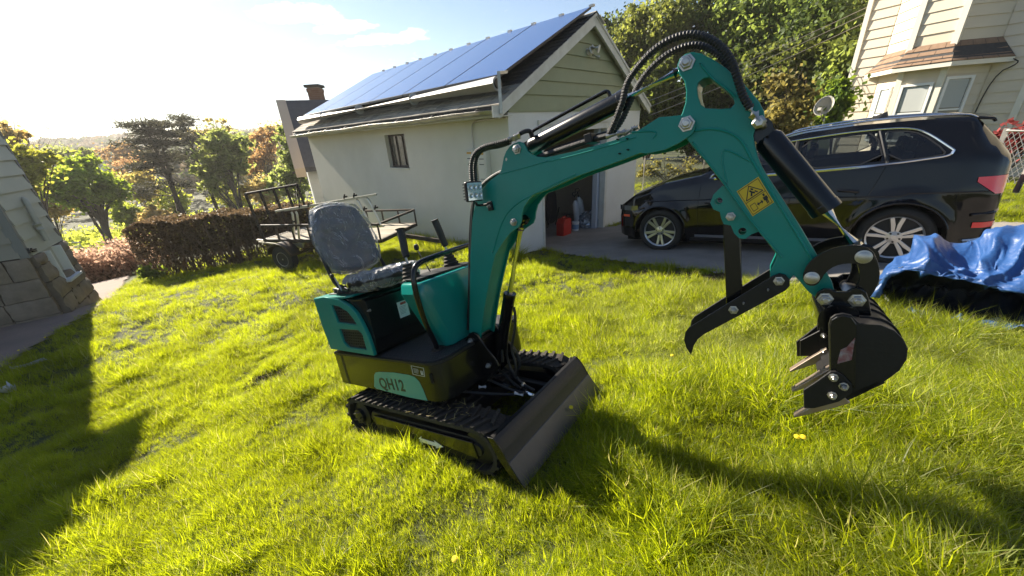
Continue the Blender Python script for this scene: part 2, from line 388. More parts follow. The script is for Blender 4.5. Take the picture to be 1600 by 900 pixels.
# --- tracks
def stadium(f0, f1, uc, r, step=.02):
    pts = []; L = f1 - f0
    n1 = max(2, int(L / step)); n2 = max(6, int(math.pi * r / step))
    for i in range(n1): pts.append((f0 + L * i / n1, uc + r, 0))
    for i in range(n2): a = math.pi / 2 - math.pi * i / n2; pts.append((f1 + r * math.cos(a), uc + r * math.sin(a), 1))
    for i in range(n1): pts.append((f1 - L * i / n1, uc - r, 2))
    for i in range(n2): a = -math.pi / 2 - math.pi * i / n2; pts.append((f0 + r * math.cos(a), uc + r * math.sin(a), 3))
    return [(p[0], p[1]) for p in pts]
for n0, n1, lab in ((-.455, -.275, None), (.275, .455, None)):
    rt = .125; uc = -.105
    out = stadium(-1.17, -.13, uc, rt); inn = stadium(-1.17, -.13, uc, rt - .022)
    b = MB(); b.plate(out, [inn[::-1]], PL, n0, n1)
    tk = b.build('rubber_track', RUB, ex, local=True, smooth=True)
    per = stadium(-1.17, -.13, uc, rt, .002); b = MB(); nl = 46
    for i in range(nl):
        for half in (0, 1):
            k = int((i + .5 * half) * len(per) / nl) % len(per); p = np.array(per[k]); q = np.array(per[(k + 1) % len(per)]); t = (q - p) / np.linalg.norm(q - p); nn = np.array([-t[1], t[0]])
            if (p + nn * .01 - np.array([-.65, uc])) @ nn < 0: nn = -nn
            if np.linalg.norm(p + nn * .1 - [-.65, uc]) < np.linalg.norm(p - [-.65, uc]): nn = -nn
            w0, w1 = (n0 - .004, n0 + .1) if half == 0 else (n1 - .1, n1 + .004)
            c = p + nn * .006; sk = .016 * (1 if half == 0 else -1)
            X3 = np.array([t[0], 0, t[1]]); Z3 = np.array([nn[0], 0, nn[1]]); A = np.array([c[0], (w0 + w1) / 2, c[1]]); Y3 = np.array([0, (w1 - w0) / 2, 0]) + X3 * sk
            b.obox(A, X3 * .009, Y3, Z3 * .008)
    b.build('track_lugs', RUB, tk, local=True)
    ns = n0 if n0 < 0 else n1
    sd = -1 if n0 < 0 else 1
    # side frame
    b = MB(); b.plate([(-1.03, uc + .052), (-.16, uc + .058), (-.12, uc + .02), (-.135, uc - .05), (-.22, uc - .09), (-1.0, uc - .09), (-1.06, uc)], [], PL, n0 + .02, n1 - .02)
    fr = b.build('track_frame', BLKS, ex, local=True, bevel=.006)
    b = MB(); b.plate([(-.99, uc + .04), (-.15, uc + .045), (-.13, uc - .045), (-.44, uc - .02), (-.47, uc - .075), (-.56, uc - .075), (-.60, uc - .01), (-.98, uc - .02)], [], PL, ns - sd * .002, ns - sd * .012)
    b.build('side_panel', BLK, fr, local=True, bevel=.004)
    b = MB()   # drive sprocket and idler
    b.lathe((-1.17, ns - sd * .03, uc), (0, sd, 0), [(-.08, .085), (0, .085), (.006, .06), (.01, .05), (.03, .048), (.034, .02)], 14)
    for i in range(5):
        a = i * 2 * math.pi / 5; b.cyl((-1.17 + .034 * math.cos(a), ns, uc + .034 * math.sin(a)), (-1.17 + .034 * math.cos(a), ns + sd * .014, uc + .034 * math.sin(a)), .007, seg=6)
    b.build('sprocket', BLKS, ex, local=True, smooth=True)
    b = MB(); b.lathe((-.135, ns - sd * .03, uc), (0, sd, 0), [(-.08, .09), (0, .09), (.006, .07), (.008, .035), (.02, .03)], 24)
    b.build('idler', BLKS, ex, local=True, smooth=True)
    for i in range(3):
        b = MB(); b.lathe((-.9 + .25 * i, ns - sd * .05, uc - .075), (0, sd, 0), [(-.06, .03), (0, .03), (.005, .018)], 16); b.build('roller', BLKS, fr, local=True)
# white arrow decal on the near track frame
WHITE = mat('white_decal', (.75, .75, .73), .5)
def decal(name, pts, m, n, parent, th=.0015, px=True):
    q = [P(x, y, n) for x, y in pts] if px else pts
    b = MB(); b.plate(q, [], PL, n, n - th); return b.build(name, m, parent, local=True)
ar = [(0, .35), (.13, .0), (.1, .28), (.7, .28), (.66, .05), (1, .5), (.66, .95), (.7, .72), (.12, .72), (.16, 1), (0, .62), (.06, .5)]
decal('arrow_decal', [(-.575 + .2 * x, -.165 + .055 * y + .0 * x) for x, y in ar], WHITE, -.4545, ex, px=False)
# grass clods and dirt on the track
b = MB(); rnd = random.Random(3)
for i in range(70):
    f0 = rnd.uniform(-1.1, -.2); n0 = rnd.uniform(-.45, -.29); a = rnd.uniform(0, 6.28); l = rnd.uniform(.015, .05)
    b.bar((f0, n0, .033), (f0 + l * math.cos(a), n0 + l * math.sin(a), .036 + rnd.uniform(0, .02)), .0022, .001)
b.build('dead_grass', mat('dead_grass', (.30, .25, .10), .9), ex, local=True)['kind'] = 'stuff'

# --- undercarriage
b = MB(); b.box((-.95, -.275, -.12), (-.35, .275, -.02)); b.cyl((-.68, 0, -.02), (-.68, 0, .09), .19, seg=32)
b.build('undercarriage', BLKS, ex, local=True, bevel=.008)
for sd in (-1, 1):
    b = MB(); b.bar((-.45, sd * .2, -.07), (.0, sd * .2, -.11), .045, .06); b.build('blade_arm', BLKS, ex, local=True, bevel=.005)
b = MB(); b.bar((-.42, -.2, -.02), (-.42, .2, -.02), .05, .05); b.bar((-.1, -.2, -.1), (-.1, .2, -.1), .03, .03); b.build('crossbar', BLKS, ex, local=True, bevel=.004)
b = MB(); b.cyl((-.37, .02, .0), (-.14, .01, -.03), .026, seg=20); b.build('blade_cylinder', BLK, ex, local=True, smooth=True)
b = MB(); b.cyl((-.14, .01, -.03), (-.02, .005, -.05), .013, seg=16); b.build('blade_rod', CHROME, ex, local=True, smooth=True)
# --- dozer blade (concave sheet with rolled lips)
prof = [(0.0, 0.0), (.022, -.02), (.040, -.05), (.055, -.09), (.075, -.13), (.105, -.185), (.125, -.215)]
prof = [tuple(p) for p in chaikin(prof, 1)]
back = [(x - .012 - .01 * math.sin(math.pi * i / (len(prof) - 1)), u - .006) for i, (x, u) in enumerate(prof)]
b = MB(); b.plate(prof + back[::-1], [], PL, -.46, .46); bl = b.build('dozer_blade', mat('blade_paint', (.020, .017, .016), .42, spec=.4, col2=(.040, .034, .030), nscale=7, nmix=.9, bump=.15, bscale=50), ex, local=True, bevel=.003)
b = MB(); b.plate([(.062, -.112), (.070, -.112), (.134, -.222), (.122, -.228)], [], PL, -.458, .458); b.build('cutting_edge', mat('blade_edge_paint', (.045, .045, .052), .4, coat=.2, col2=(.075, .073, .075), nscale=12), bl, local=True, bevel=.002)
for n0 in (-.461, .455):
    b = MB(); b.plate([(-.03, .004), (.006, .004)] + [(x + .004, u) for x, u in prof[2:]] + [(.11, -.225), (.06, -.18), (.01, -.1)], [], PL, n0, n0 + .006); b.build('end_plate', BLK, bl, local=True, bevel=.0015)
b = MB(); b.cyl((-.008, -.455, .0), (-.008, .455, .0), .011, seg=12); b.build('top_lip', BLKS, bl, local=True, smooth=True)
for n0 in (-.3, 0, .3): MB().plate([(-.012, -.02), (.05, -.1), (.06, -.19), (-.02, -.15)], [], PL, n0 - .006, n0 + .006).build('rib', BLKS, bl, local=True)
# hoses of the undercarriage
def hose(name, pts, r=.009, m=RUBL, ribs=False, parent=ex, sm=3, closed=False):
    p = chaikin(pts, sm)
    if not ribs: return MB().tube(p, r, 10).build(name, m, parent, local=True, smooth=True)
    # wrapped hose: radius pulses along its length
    p = np.array(p); d = np.r_[0, np.cumsum(np.linalg.norm(np.diff(p, axis=0), axis=1))]; L = d[-1]; pitch = .0105; k = int(L / pitch * 4)
    s = np.linspace(0, L, k); q = np.stack([np.interp(s, d, p[:, i]) for i in range(3)], 1)
    rad = [r * (1.0 if (i % 4) in (0, 1) else .84) for i in range(k)]
    return MB().tube(list(q), rad, 10).build(name, m, parent, local=True, smooth=False)
for i, (dn, du) in enumerate(((-.05, .0), (.03, .02), (.09, -.01))):
    hose('hydraulic_hose', [(-.62, dn * .6, .05), (-.45, dn, .09 + du), (-.3, dn * 1.3, .06 + du), (-.2, dn * .7, .0), (-.12, dn * .3, -.02)], .008)
hose('hydraulic_hose', [(-.55, -.24, .02), (-.42, -.22, .06), (-.28, -.16, .03), (-.2, -.06, -.02), (-.1, .0, -.03)], .009)
hose('hydraulic_hose', [(-.33, .1, .3), (-.22, .12, .2), (-.2, .12, .06), (-.32, .08, .02), (-.4, .02, .04)], .01)
MB().cyl((-.16, -.045, -.012), (-.11, -.03, -.025), .012, seg=6).build('hose_fitting', STEEL, ex, local=True); MB().cyl((-.36, -.12, .04), (-.33, -.09, .03), .013, seg=6).build('hose_fitting', STEEL, ex, local=True)
for pt in ((-.4, -.06, .04), (-.14, .03, .01)): bolt(pt[0], pt[1], pt[2], .013)

# --- turntable house: black skirt with rounded front corners
def rrect(f0, f1, n0, n1, r, k=6):
    pts = []
    for cx, cy, a0 in ((f1 - r, n1 - r, 0), (f0 + r * .3, n1 - r * .3, 90), (f0 + r * .3, n0 + r * .3, 180), (f1 - r, n0 + r, 270)):
        q = r if cx > (f0 + f1) / 2 else r * .3
        for i in range(k + 1): a = R(a0 + 90 * i / k); pts.append((cx + q * math.cos(a), cy + q * math.sin(a)))
    return pts
HZ = lambda x, y, d: (x, y, d)
b = MB(); b.plate(rrect(-1.385, -.335, -.40, .40, .10), [], HZ, .09, .3); hs = b.build('lower_body', BLK, ex, local=True, bevel=.008, smooth=True)
b = MB(); b.plate(rrect(-1.38, -.34, -.405, .405, .10), [], HZ, .3005, .315); b.build('floor_rim', BLKS, ex, local=True, bevel=.003, smooth=True)
# tread plate floor
TP = mat('tread_plate', (.055, .052, .055), .5, metal=.3, bump=.2, bscale=60)
b = MB(); b.plate(rrect(-.855, -.36, -.385, .385, .08), [], HZ, .3155, .319)
fl = b.build('floor_plate', TP, ex, local=True)
b = MB()
for i in range(26):
    for j in range(34):
        f0 = -.84 + i * .0185; n0 = -.37 + j * .0222
        if f0 > -.40 and (n0 < -.33 or n0 > .33): continue
        s_ = 1 if (i + j) % 2 else -1; c, sn = math.cos(.78 * s_) * .0075, math.sin(.78 * s_) * .0075
        b.add([(f0 - c, n0 - sn, .319), (f0 + sn * .25, n0 - c * .25, .3208), (f0 + c, n0 + sn, .319), (f0 - sn * .25, n0 + c * .25, .3208)], [(0, 1, 2, 3)])
b.build('tread_pattern', mat('tread_worn', (.13, .125, .13), .35, metal=.6), fl, local=True, recalc=False)['kind'] = 'stuff'
# badge and lettering
TEALB = mat('teal_badge', (.015, .27, .25), .35, coat=.4)
TXTM = mat('badge_letters', (.012, .03, .02), .5)
bd = [(585, 586), (587, 582), (592, 581), (615, 582), (640, 586), (648, 589), (655, 596), (661, 608), (668, 626), (640, 621), (610, 613), (588, 607), (585, 604)]
bdg = decal('badge', bd, TEALB, -.4008, ex)
def text(s, name, m, p0, size, parent, n, depth=.001, ang=0, sx=1.0, spacing=1.0, out=-1):
    cu = bpy.data.curves.new(name, 'FONT'); cu.body = s; cu.size = size; cu.extrude = depth / 2; cu.offset = size * .022; cu.space_character = spacing; cu.resolution_u = 3
    t = bpy.data.objects.new(name, cu); C.objects.link(t); dg = bpy.context.evaluated_depsgraph_get(); me = bpy.data.meshes.new_from_object(t.evaluated_get(dg)); bpy.data.objects.remove(t)
    M = Matrix(((math.cos(ang) * sx, -math.sin(ang), 0, p0[0]), (0, 0, out * 1.0, n), (math.sin(ang) * sx, math.cos(ang), 0, p0[1]), (0, 0, 0, 1)))
    me.transform(M); me.materials.clear(); me.materials.append(m); o = link(name, me, parent); return o
a0 = P(595, 606, -.4025); a1 = P(646, 613, -.4025)
text('QH12', 'lettering', TXTM, (a0[0], a0[1]), .100, ex, -.4030, .0012, math.atan2(a1[1] - a0[1] , a1[0] - a0[0]), .95, 1.06)
# small fuel label
lb = [(642, 571), (662, 575), (664, 589), (645, 585)]
q = lp(lb, -.4012); ii = [(x * .9 + .1 * sum(a[0] for a in q) / 4, y * .9 + .1 * sum(a[1] for a in q) / 4) for x, y in q]
b = MB(); b.plate(q, [ii[::-1]], PL, -.4005, -.4018)
mx_, my_ = q[0][0], q[0][1]; wq = q[1][0] - q[0][0]; hq = q[0][1] - q[3][1]
for r0, l in ((.28, .5), (.42, .55), (.56, .5), (.7, .45)): b.plate([(mx_ + wq * .12, my_ - hq * (r0 + .02)), (mx_ + wq * l, my_ - hq * (r0 + .06)), (mx_ + wq * l, my_ - hq * (r0 + .1)), (mx_ + wq * .12, my_ - hq * (r0 + .06))], [], PL, -.4005, -.4018)
b.plate([(mx_ + wq * .66, my_ - hq * .45), (mx_ + wq * .84, my_ - hq * .47), (mx_ + wq * .84, my_ - hq * .92), (mx_ + wq * .66, my_ - hq * .9)], [[(mx_ + wq * .7, my_ - hq * .52), (mx_ + wq * .7, my_ - hq * .62), (mx_ + wq * .8, my_ - hq * .64), (mx_ + wq * .8, my_ - hq * .54)]], PL, -.4005, -.4018)
b.build('fuel_label', mat('grey_decal', (.4, .4, .38), .5), ex, local=True)
b = MB(); b.box((-.415, -.4012, .20), (-.398, -.398, .255)); b.build('slot', mat('dark_hole', (.002, .002, .002), .9), ex, local=True)
b = MB(); b.box((-1.29, -.4014, .09), (-1.265, -.399, .3)); b.build('panel_seam', BLKS, ex, local=True)

# --- engine housing with teal side panels
sp = [(490, 467), (505, 464), (528, 467), (546, 478), (557, 490), (566, 506), (575, 525), (580, 540), (585, 556), (517, 545), (503, 508)]
sq = lp(sp, -.4)
v1 = lp([(517, 476), (530, 479), (543, 487), (552, 498), (558, 508), (528, 504)], -.4)
v2 = lp([(530, 514), (560, 516), (566, 522), (573, 547), (545, 543), (537, 535)], -.4)
MESH = mat('black_mesh', (.012, .012, .012), .5)
for sd in (-1, 1):
    b = MB(); b.plate(sq, [v1[::-1], v2[::-1]], PL, sd * .402, sd * .378)
    sp_ = b.build('side_cover', TEAL, ex, local=True, bevel=.004, smooth=True)
    if sd < 0:
        for vq in (v1, v2):
            b = MB(); c = np.mean(vq, axis=0); fs = [p[0] for p in vq]; us = [p[1] for p in vq]
            vv = [(c[0] + (p[0] - c[0]) * 1.03, c[1] + (p[1] - c[1]) * 1.03) for p in vq]; holes = []
            hx = .021; i = 0; uu = min(us) + .012
            while uu < max(us):
                ff = min(fs) + (hx / 2 if i % 2 else 0)
                while ff < max(fs):
                    cc = circ(ff, uu, .0074, 6)
                    if all(inpoly(np.array([p[0] + (p[0]-ff)*.5]), np.array([p[1] + (p[1]-uu)*.5]), vq)[0] for p in cc): holes.append(cc[::-1])
                    ff += hx
                uu += hx * .87; i += 1
            b.plate(vv, holes, PL, -.388, -.385); b.build('grille', MESH, sp_, local=True)
b = MB(); b.box((-1.36, -.375, .33), (-.9, .375, .62)); b.build('engine', mat('engine_dark', (.006, .006, .006), .8), ex, local=True)
# seat box (black): front face, top deck
b = MB(); b.plate([(-1.0, .318), (-.885, .318), (-.865, .42), (-.862, .655), (-.88, .672), (-1.4, .695), (-1.41, .66), (-1.0, .655)], [], PL, -.377, .377)
b.build('seat_box', BLK, ex, local=True, bevel=.006)
b = MB(); b.plate([(-.98, -.398), (-.87, -.395), (-.87, .395), (-.98, .398)], [], HZ, .668, .676); b.build('front_trim', BLK, ex, local=True, bevel=.003)
b = MB(); b.plate(rrect(-1.43, -1.0, -.4, .4, .05), [], HZ, .688, .700); b.build('rear_deck', TEAL, ex, local=True, bevel=.004)
b = MB(); b.plate(rrect(-1.36, -.9, -.33, .36, .04), [], HZ, .7005, .706); b.build('deck_plate', mat('deck_grey', (.05, .047, .042), .6, bump=.3, bscale=80), ex, local=True, bevel=.002)
# rear grille cover: horizontal bright fins seen edge-on at the back
for i in range(9):
    u0 = .36 + i * .036
    b = MB(); b.box((-1.455, -.36, u0), (-1.40, .36, u0 + .010)); b.obox((-1.455, -.36, u0 + .005), (.012, 0, 0), (0, .012, 0), (0, 0, .012)); b.build('rear_fin', STEEL if i in (1, 6) else TEAL, ex, local=True, bevel=.002)
for i in range(7):
    u0 = .11 + i * .026
    b = MB(); b.box((-1.43, -.37, u0), (-1.386, .37, u0 + .008)); b.build('rear_fin', BLK, ex, local=True)
# sticker on the seat box front
def fplate(name, f0, n0, n1, u0, u1, m, parent, th=.0015, lines=None):
    b = MB(); b.box((f0, n0, u0), (f0 + th, n1, u1)); return b.build(name, m, parent, local=True)
qf = on_plane(619, 472, O + F * -.862, F) - O; qg = on_plane(640, 489, O + F * -.862, F) - O
n0, n1, u0, u1 = qf @ N, qg @ N, qg @ U, qf @ U
st = fplate('warning_sticker', -.861, n0, n1, u0 - .01, u1 - .005, WHITE, ex)
fplate('sticker_band', -.8595, n0 + .3 * (n1 - n0), n1 - .15 * (n1 - n0), u1 - .027, u1 - .012, mat('sticker_red', (.45, .04, .02), .5), ex, .001)
for k in range(6): fplate('print_line', -.8595, n0 + .01, n1 - .015 - .006 * (k % 3), u1 - .04 - .009 * k, u1 - .0375 - .009 * k, mat('print_grey', (.25, .25, .27), .6), st, .0006)
bolt(-.862, -.36, .60, .008, side=-1)
# console (hydraulic tank) in front of the seat: tapering faceted box
bt = [(-.58, -.17), (-.56, -.20), (-.46, -.20), (-.43, -.17), (-.43, .14), (-.46, .17), (-.62, .17)]
md = [(-.60, -.22), (-.575, -.26), (-.44, -.30), (-.405, -.25), (-.405, .16), (-.44, .20), (-.665, .20)]
tp = [(-.60, -.30), (-.575, -.335), (-.43, -.36), (-.395, -.33), (-.395, .16), (-.43, .2), (-.67, .2)]
tp2 = [(x * .985 - .008, y * .95) for x, y in tp]
b = MB(); k = len(bt)
for lay, u in ((bt, .322), (md, .50), (tp, .68)): b.v += [(x, y, u) for x, y in lay]
b.v += [(x, y, .735 + .02 * (y + .3)) for x, y in tp2]
for l in range(3):
    for i in range(k): j = (i + 1) % k; b.f.append((l*k + i, l*k + j, (l+1)*k + j, (l+1)*k + i))
b.f.append(tuple(range(k))[::-1]); b.f.append(tuple(3*k + i for i in range(k)))
b.build('hydraulic_tank', mat('teal_plastic', (.002, .19, .165), .22, coat=.4, spec=.4, bump=.04, bscale=18), ex, local=True, bevel=.014, bseg=3, smooth=True)
b = MB(); b.plate([(-.585, -.28), (-.44, -.31), (-.44, .18), (-.65, .18)], [], HZ, .742, .752); b.build('tank_top', BLKS, ex, local=True, bevel=.003)
# lever boots and levers
def boot(f0, n0, lab=None):
    prof = []; 
    for i in range(9): prof.append((i * .0105, .052 - .0034 * i + (.005 if i % 2 == 0 else -.003)))
    b = MB(); b.lathe((f0, n0, .745), (-.15, 0, 1), prof, 20); return b.build('lever_boot', RUB, ex, local=True, smooth=True, auto=60)
def lever(f0, n0, top, base):
    t = np.array(top, float); s_ = np.array(base, float); m1 = s_ * .6 + t * .4 + np.array([-.012, 0, -.01])
    b = MB(); b.tube(chaikin([s_, m1, t * .97 + s_ * .03], 2), .007, 8); b.build('lever_rod', STEEL, ex, local=True, smooth=True)
    d = (t - s_) / np.linalg.norm(t - s_); g0 = s_ * .68 + t * .32
    pts = chaikin([g0, g0 * .75 + t * .25 + np.array([-.006, 0, 0]), g0 * .4 + t * .6, t, t + d * .012], 2); k = len(pts)
    rad = [.018 + .004 * math.sin(3 * i / k) + (.0105 * sstep(.78, .97, i / (k - 1)) if True else 0) for i in range(k)]; rad[-1] = .014
    b = MB(); b.tube(pts, rad, 16); b.build('lever_grip', RUBL, ex, local=True, smooth=True)
def PF(px, py, f0): q = on_plane(px, py, O + F * f0, F) - O; return np.array([f0, q @ N, q @ U])
LB = PF(652, 440, -.60); LT = PF(626, 361, -.62)
boot(-.58, -.23); lever(0, 0, LT, (-.58, -.23, .80))
RT = PF(680, 346, -.58); boot(-.56, .08); lever(0, 0, RT, (-.56, .09, .80))
sT = PF(651, 388, -.62); b = MB(); b.tube([(-.60, -.07, .75), sT], .005, 8); b.build('lever_rod', STEEL, ex, local=True, smooth=True)
b = MB(); b.lathe(sT, (0, 0, 1), [(-.012, .008), (-.004, .014), (.012, .016), (.022, .011), (.026, .003)], 14); b.build('lever_knob', RUBL, ex, local=True, smooth=True)
# guard rail round the tank
g = [np.array([-.50, -.236, .318]), PF(678, 530, -.47), PF(665, 507, -.42), PF(650, 460, -.385), PF(645, 430, -.375), PF(649, 414, -.375), PF(665, 405, -.375), PF(733, 382, -.375)]
g += [g[-1] + np.array([0, .11, -.002]), g[-1] + np.array([0, .15, -.03]), g[-1] + np.array([0, .15, -.2]), np.array([-.42, .2, .45]), np.array([-.5, .2, .318])]
b = MB(); b.tube(chaikin(g, 2), .0145, 12); b.build('guard_rail', BLK, ex, local=True, smooth=True)
b = MB(); b.lathe((-.50, -.236, .319), (0, 0, 1), [(0, .036), (.006, .036), (.01, .022), (.02, .02)], 16); b.build('rail_foot', RUB, ex, local=True)
# --- seat wrapped in clear film
VINYL = mat('seat_vinyl', (.010, .010, .012), .4, bump=.15, bscale=90)
FILM = bpy.data.materials.new('plastic_film'); FILM.use_nodes = True
t = FILM.node_tree; bb = t.nodes['Principled BSDF']; bb.inputs['Base Color'].default_value = (.85, .86, .88, 1); bb.inputs['Roughness'].default_value = .09; bb.inputs['Specular IOR Level'].default_value = 1
nn_ = t.nodes.new('ShaderNodeTexNoise'); nn_.inputs['Scale'].default_value = 8; nn_.inputs['Detail'].default_value = 5; nn_.inputs['Distortion'].default_value = 1.8
tcx = t.nodes.new('ShaderNodeTexCoord'); t.links.new(tcx.outputs['Object'], nn_.inputs['Vector'])
bp = t.nodes.new('ShaderNodeBump'); bp.inputs['Strength'].default_value = 1; bp.inputs['Distance'].default_value = .06; t.links.new(nn_.outputs['Fac'], bp.inputs['Height']); t.links.new(bp.outputs[0], bb.inputs['Normal'])
tr = t.nodes.new('ShaderNodeBsdfTransparent'); tr.inputs[0].default_value = (.93, .94, .95, 1); lw = t.nodes.new('ShaderNodeLayerWeight'); lw.inputs[0].default_value = .35; t.links.new(bp.outputs[0], lw.inputs['Normal'])
rmp = t.nodes.new('ShaderNodeMapRange'); t.links.new(lw.outputs['Fresnel'], rmp.inputs[0]); rmp.inputs[3].default_value = .13; rmp.inputs[4].default_value = 1.0
ms = t.nodes.new('ShaderNodeMixShader'); t.links.new(rmp.outputs[0], ms.inputs[0]); t.links.new(tr.outputs[0], ms.inputs[1]); t.links.new(bb.outputs[0], ms.inputs[2]); t.links.new(ms.outputs[0], t.nodes['Material Output'].inputs[0])
def pad(name, w, l, th, xf, m, nx=22, ny=24, wr=0, film=False, inflate=0, taper=.1, seed=1, panel=True):
    """rounded upholstered pad: closed surface from two heightfields"""
    top = []; bot = []; r_ = np.random.default_rng(seed)
    for i in range(nx + 1):
        for s, L in ((1, top), (-1, bot)):
            row = []
            for j in range(ny + 1):
                a = -1 + 2 * i / nx; c = -1 + 2 * j / ny
                # superellipse mapping
                x = a * math.sqrt(1 - .36 * c * c); y = c * math.sqrt(1 - .30 * a * a)
                e = max(0, 1 - abs(a) ** 8) ** .35 * max(0, 1 - abs(c) ** 8) ** .35
                z = s * th * (.22 + .78 * e) if abs(a) < 1 and abs(c) < 1 else 0
                if panel and s > 0:
                    z += th * .35 * (sstep(.62, .8, abs(a)) + .7 * (abs(c - .35) < .1)) * e
                if wr: z += s * wr * (vnoise(a * 2 + c, c * 3 - a, .22, seed) - .5 + .7 * (abs(vnoise(a * 1.5 - c * 2, c, .3, seed + 1) - .5))) * 2
                row.append(xf(x * (w / 2 + inflate) * (1 - taper * max(0, c)), y * (l / 2 + inflate), z + s * inflate))
            L.append(row)
    b = MB(); b.grid(top); b.grid(bot); o = b.build(name, m, ex, local=True, smooth=True, auto=180)
    bm = bmesh.new(); bm.from_mesh(o.data); bmesh.ops.remove_doubles(bm, verts=bm.verts, dist=.0005); bmesh.ops.recalc_face_normals(bm, faces=bm.faces); bm.to_mesh(o.data); bm.free()
    return o
sn = -.175
cb = np.array([-1.235, sn, 1.055]); bdir = np.array([-.24, 0, .97]); bnorm = np.array([.97, 0, .24])
XB = lambda x, y, z: cb + np.array([0, x, 0]) + bdir * y + bnorm * z
bs = pad('seat_back', .40, .47, .036, XB, VINYL); FB = pad('film_wrap', .42, .49, .042, XB, FILM, wr=.010, inflate=.006, seed=5)
cc_ = np.array([-.93, sn, .765]); XC = lambda x, y, z: cc_ + np.array([y, x, z + .05 * y])
pad('seat_cushion', .36, .44, .04, XC, VINYL, panel=False); pad('film_wrap', .40, .47, .045, XC, FILM, wr=.012, inflate=.006, seed=9, panel=False)
b = MB(); b.box((-1.14, sn - .15, .706), (-.78, sn + .15, .73)); b.build('seat_base', BLKS, ex, local=True, bevel=.004)
for s_ in (-1, 1):
    b = MB(); b.tube(chaikin([(-1.02, sn + s_ * .185, .73), (-1.14, sn + s_ * .195, .76), (-1.19, sn + s_ * .195, .86), (-1.24, sn + s_ * .19, 1.05)], 2), .012, 8)
    b.build('seat_bracket', BLKS, ex, local=True, smooth=True)
b = MB(); b.cyl((-1.13, sn - .2, .82), (-1.05, sn - .22, .74), .005, seg=8); b.build('recline_lever', STEEL, ex, local=True)
b = MB(); b.lathe((-1.14, sn - .2, .83), (0, -1, .3), [(0, .012), (.01, .016), (.02, .01)], 12); b.build('lever_knob', RUBL, ex, local=True, smooth=True)
for q_ in ((-1.2, -.33, .71), (-1.12, -.35, .715), (-1.25, -.30, .715)):
    b = MB(); b.lathe(q_, (0, .2, 1), [(0, .035), (.02, .036), (.03, .02), (.045, .018)], 14); b.build('filler_cap', BLKS, ex, local=True, smooth=True)
b = MB(); b.tube(chaikin([(-1.3, -.3, .72), (-1.22, -.36, .75), (-1.1, -.36, .73), (-1.0, -.34, .715)], 2), .007, 8); b.build('cable', RUBL, ex, local=True, smooth=True)

# --- swing post and boom
swp = [(733, 521), (738, 519), (744, 521), (750, 530), (776, 564), (779, 572), (775, 580), (764, 590), (745, 612), (715, 622), (700, 610), (700, 575), (716, 556), (727, 532)]
for n0, n1 in ((-.092, -.080), (.080, .092)):
    b = MB(); b.plate(lp(swp, -.09), [], PL, n0, n1); b.build('swing_bracket', BLK, ex, local=True, bevel=.002)
b = MB(); b.cyl((-.40, 0, .05), (-.40, 0, .27), .06, seg=24); b.box((-.45, -.079, .06), (-.33, .079, .14)); b.build('swing_post', BLKS, ex, local=True, bevel=.004)
nB = -.070
boom = [(733, 522), (734, 470), (735, 400), (738, 345), (744, 312), (752, 297), (765, 283), (781, 271), (784, 262), (787, 246), (791, 236), (797, 228), (803, 224), (811, 221), (817, 223), (821, 229), (824, 236), (830, 241), (840, 245), (854, 246),
        (900, 236), (960, 219), (997, 204), (1030, 183), (1066, 180), (1078, 182), (1085, 188), (1087, 197), (1083, 207), (1078, 212), (1060, 224), (1039, 234), (1010, 240), (1000, 239), (980, 247), (948, 259), (900, 276), (852, 298), (834, 304), (826, 312), (818, 324), (815, 336), (814, 346), (811, 354), (804, 359), (797, 364), (788, 376), (780, 388), (773, 400), (764, 440), (757, 480), (750, 531), (742, 527)]
core = [(735, 519), (737, 400), (740, 345), (746, 314), (760, 294), (785, 276), (815, 262), (854, 251), (900, 241), (960, 224), (1000, 210), (1040, 197), (1062, 192), (1058, 212), (1035, 228), (1000, 235), (948, 254), (900, 271), (852, 293), (826, 304), (808, 322), (792, 350), (778, 378), (770, 400), (761, 440), (754, 480), (747, 524)]
bpz = [(P(x, y, nB)) for x, y in boom]
bc = [P(x, y, nB) for x, y in core]
for n0, n1 in ((nB, nB + .010), (-nB - .010, -nB)):
    b = MB(); b.plate(bpz, [circ(*P(790, 249, nB), .0085, 12)[::-1]], PL, n0, n1); b.build('boom_plate', TEAL, ex, local=True, bevel=.003)
b = MB(); b.plate(bc, [], PL, nB + .010, -nB - .010); b.build('boom_box', TEAL, ex, local=True, bevel=.003)
# weld relief along the side plate
def relief(name, pts, r, n, parent=ex, m=TEAL, sm=2):
    return MB().tube(chaikin([P3(x, y, n) for x, y in pts], sm), r, 8).build(name, m, parent, local=True, smooth=True)
relief('weld_bead', [(770, 395), (782, 350), (800, 322), (835, 302), (900, 272)], .004, nB)
relief('weld_bead', [(854, 253), (900, 242), (960, 225), (994, 214)], .003, nB)
relief('weld_bead', [(985, 207), (1018, 204), (1027, 208), (1020, 216)], .0035, nB)
relief('weld_bead', [(782, 272), (820, 262), (854, 252)], .003, nB)
for x, y in ((966, 218), (981, 217), (969, 240), (982, 234)): bolt(*(lambda q: (q[0], nB, q[1]))(P(x, y, nB)), r=.0035, m=BLK)
def pin(px, py, n, r=.022, thru=.16, m=STEEL):
    f0, u0 = P(px, py, n); b = MB(); b.cyl((f0, n + .002, u0), (f0, n + thru, u0), r * .8, seg=18); b.build('pin', m, ex, local=True, smooth=True)
    bolt(f0, n, u0, r, 'pin_nut')
pin(735.5, 532.5, -.0925, .017, .185); pin(763.5, 571, -.0925, .015, .185)
pin(808, 233, nB, .021); pin(803, 347, nB, .018); pin(1073, 193.5, nB, .024); 
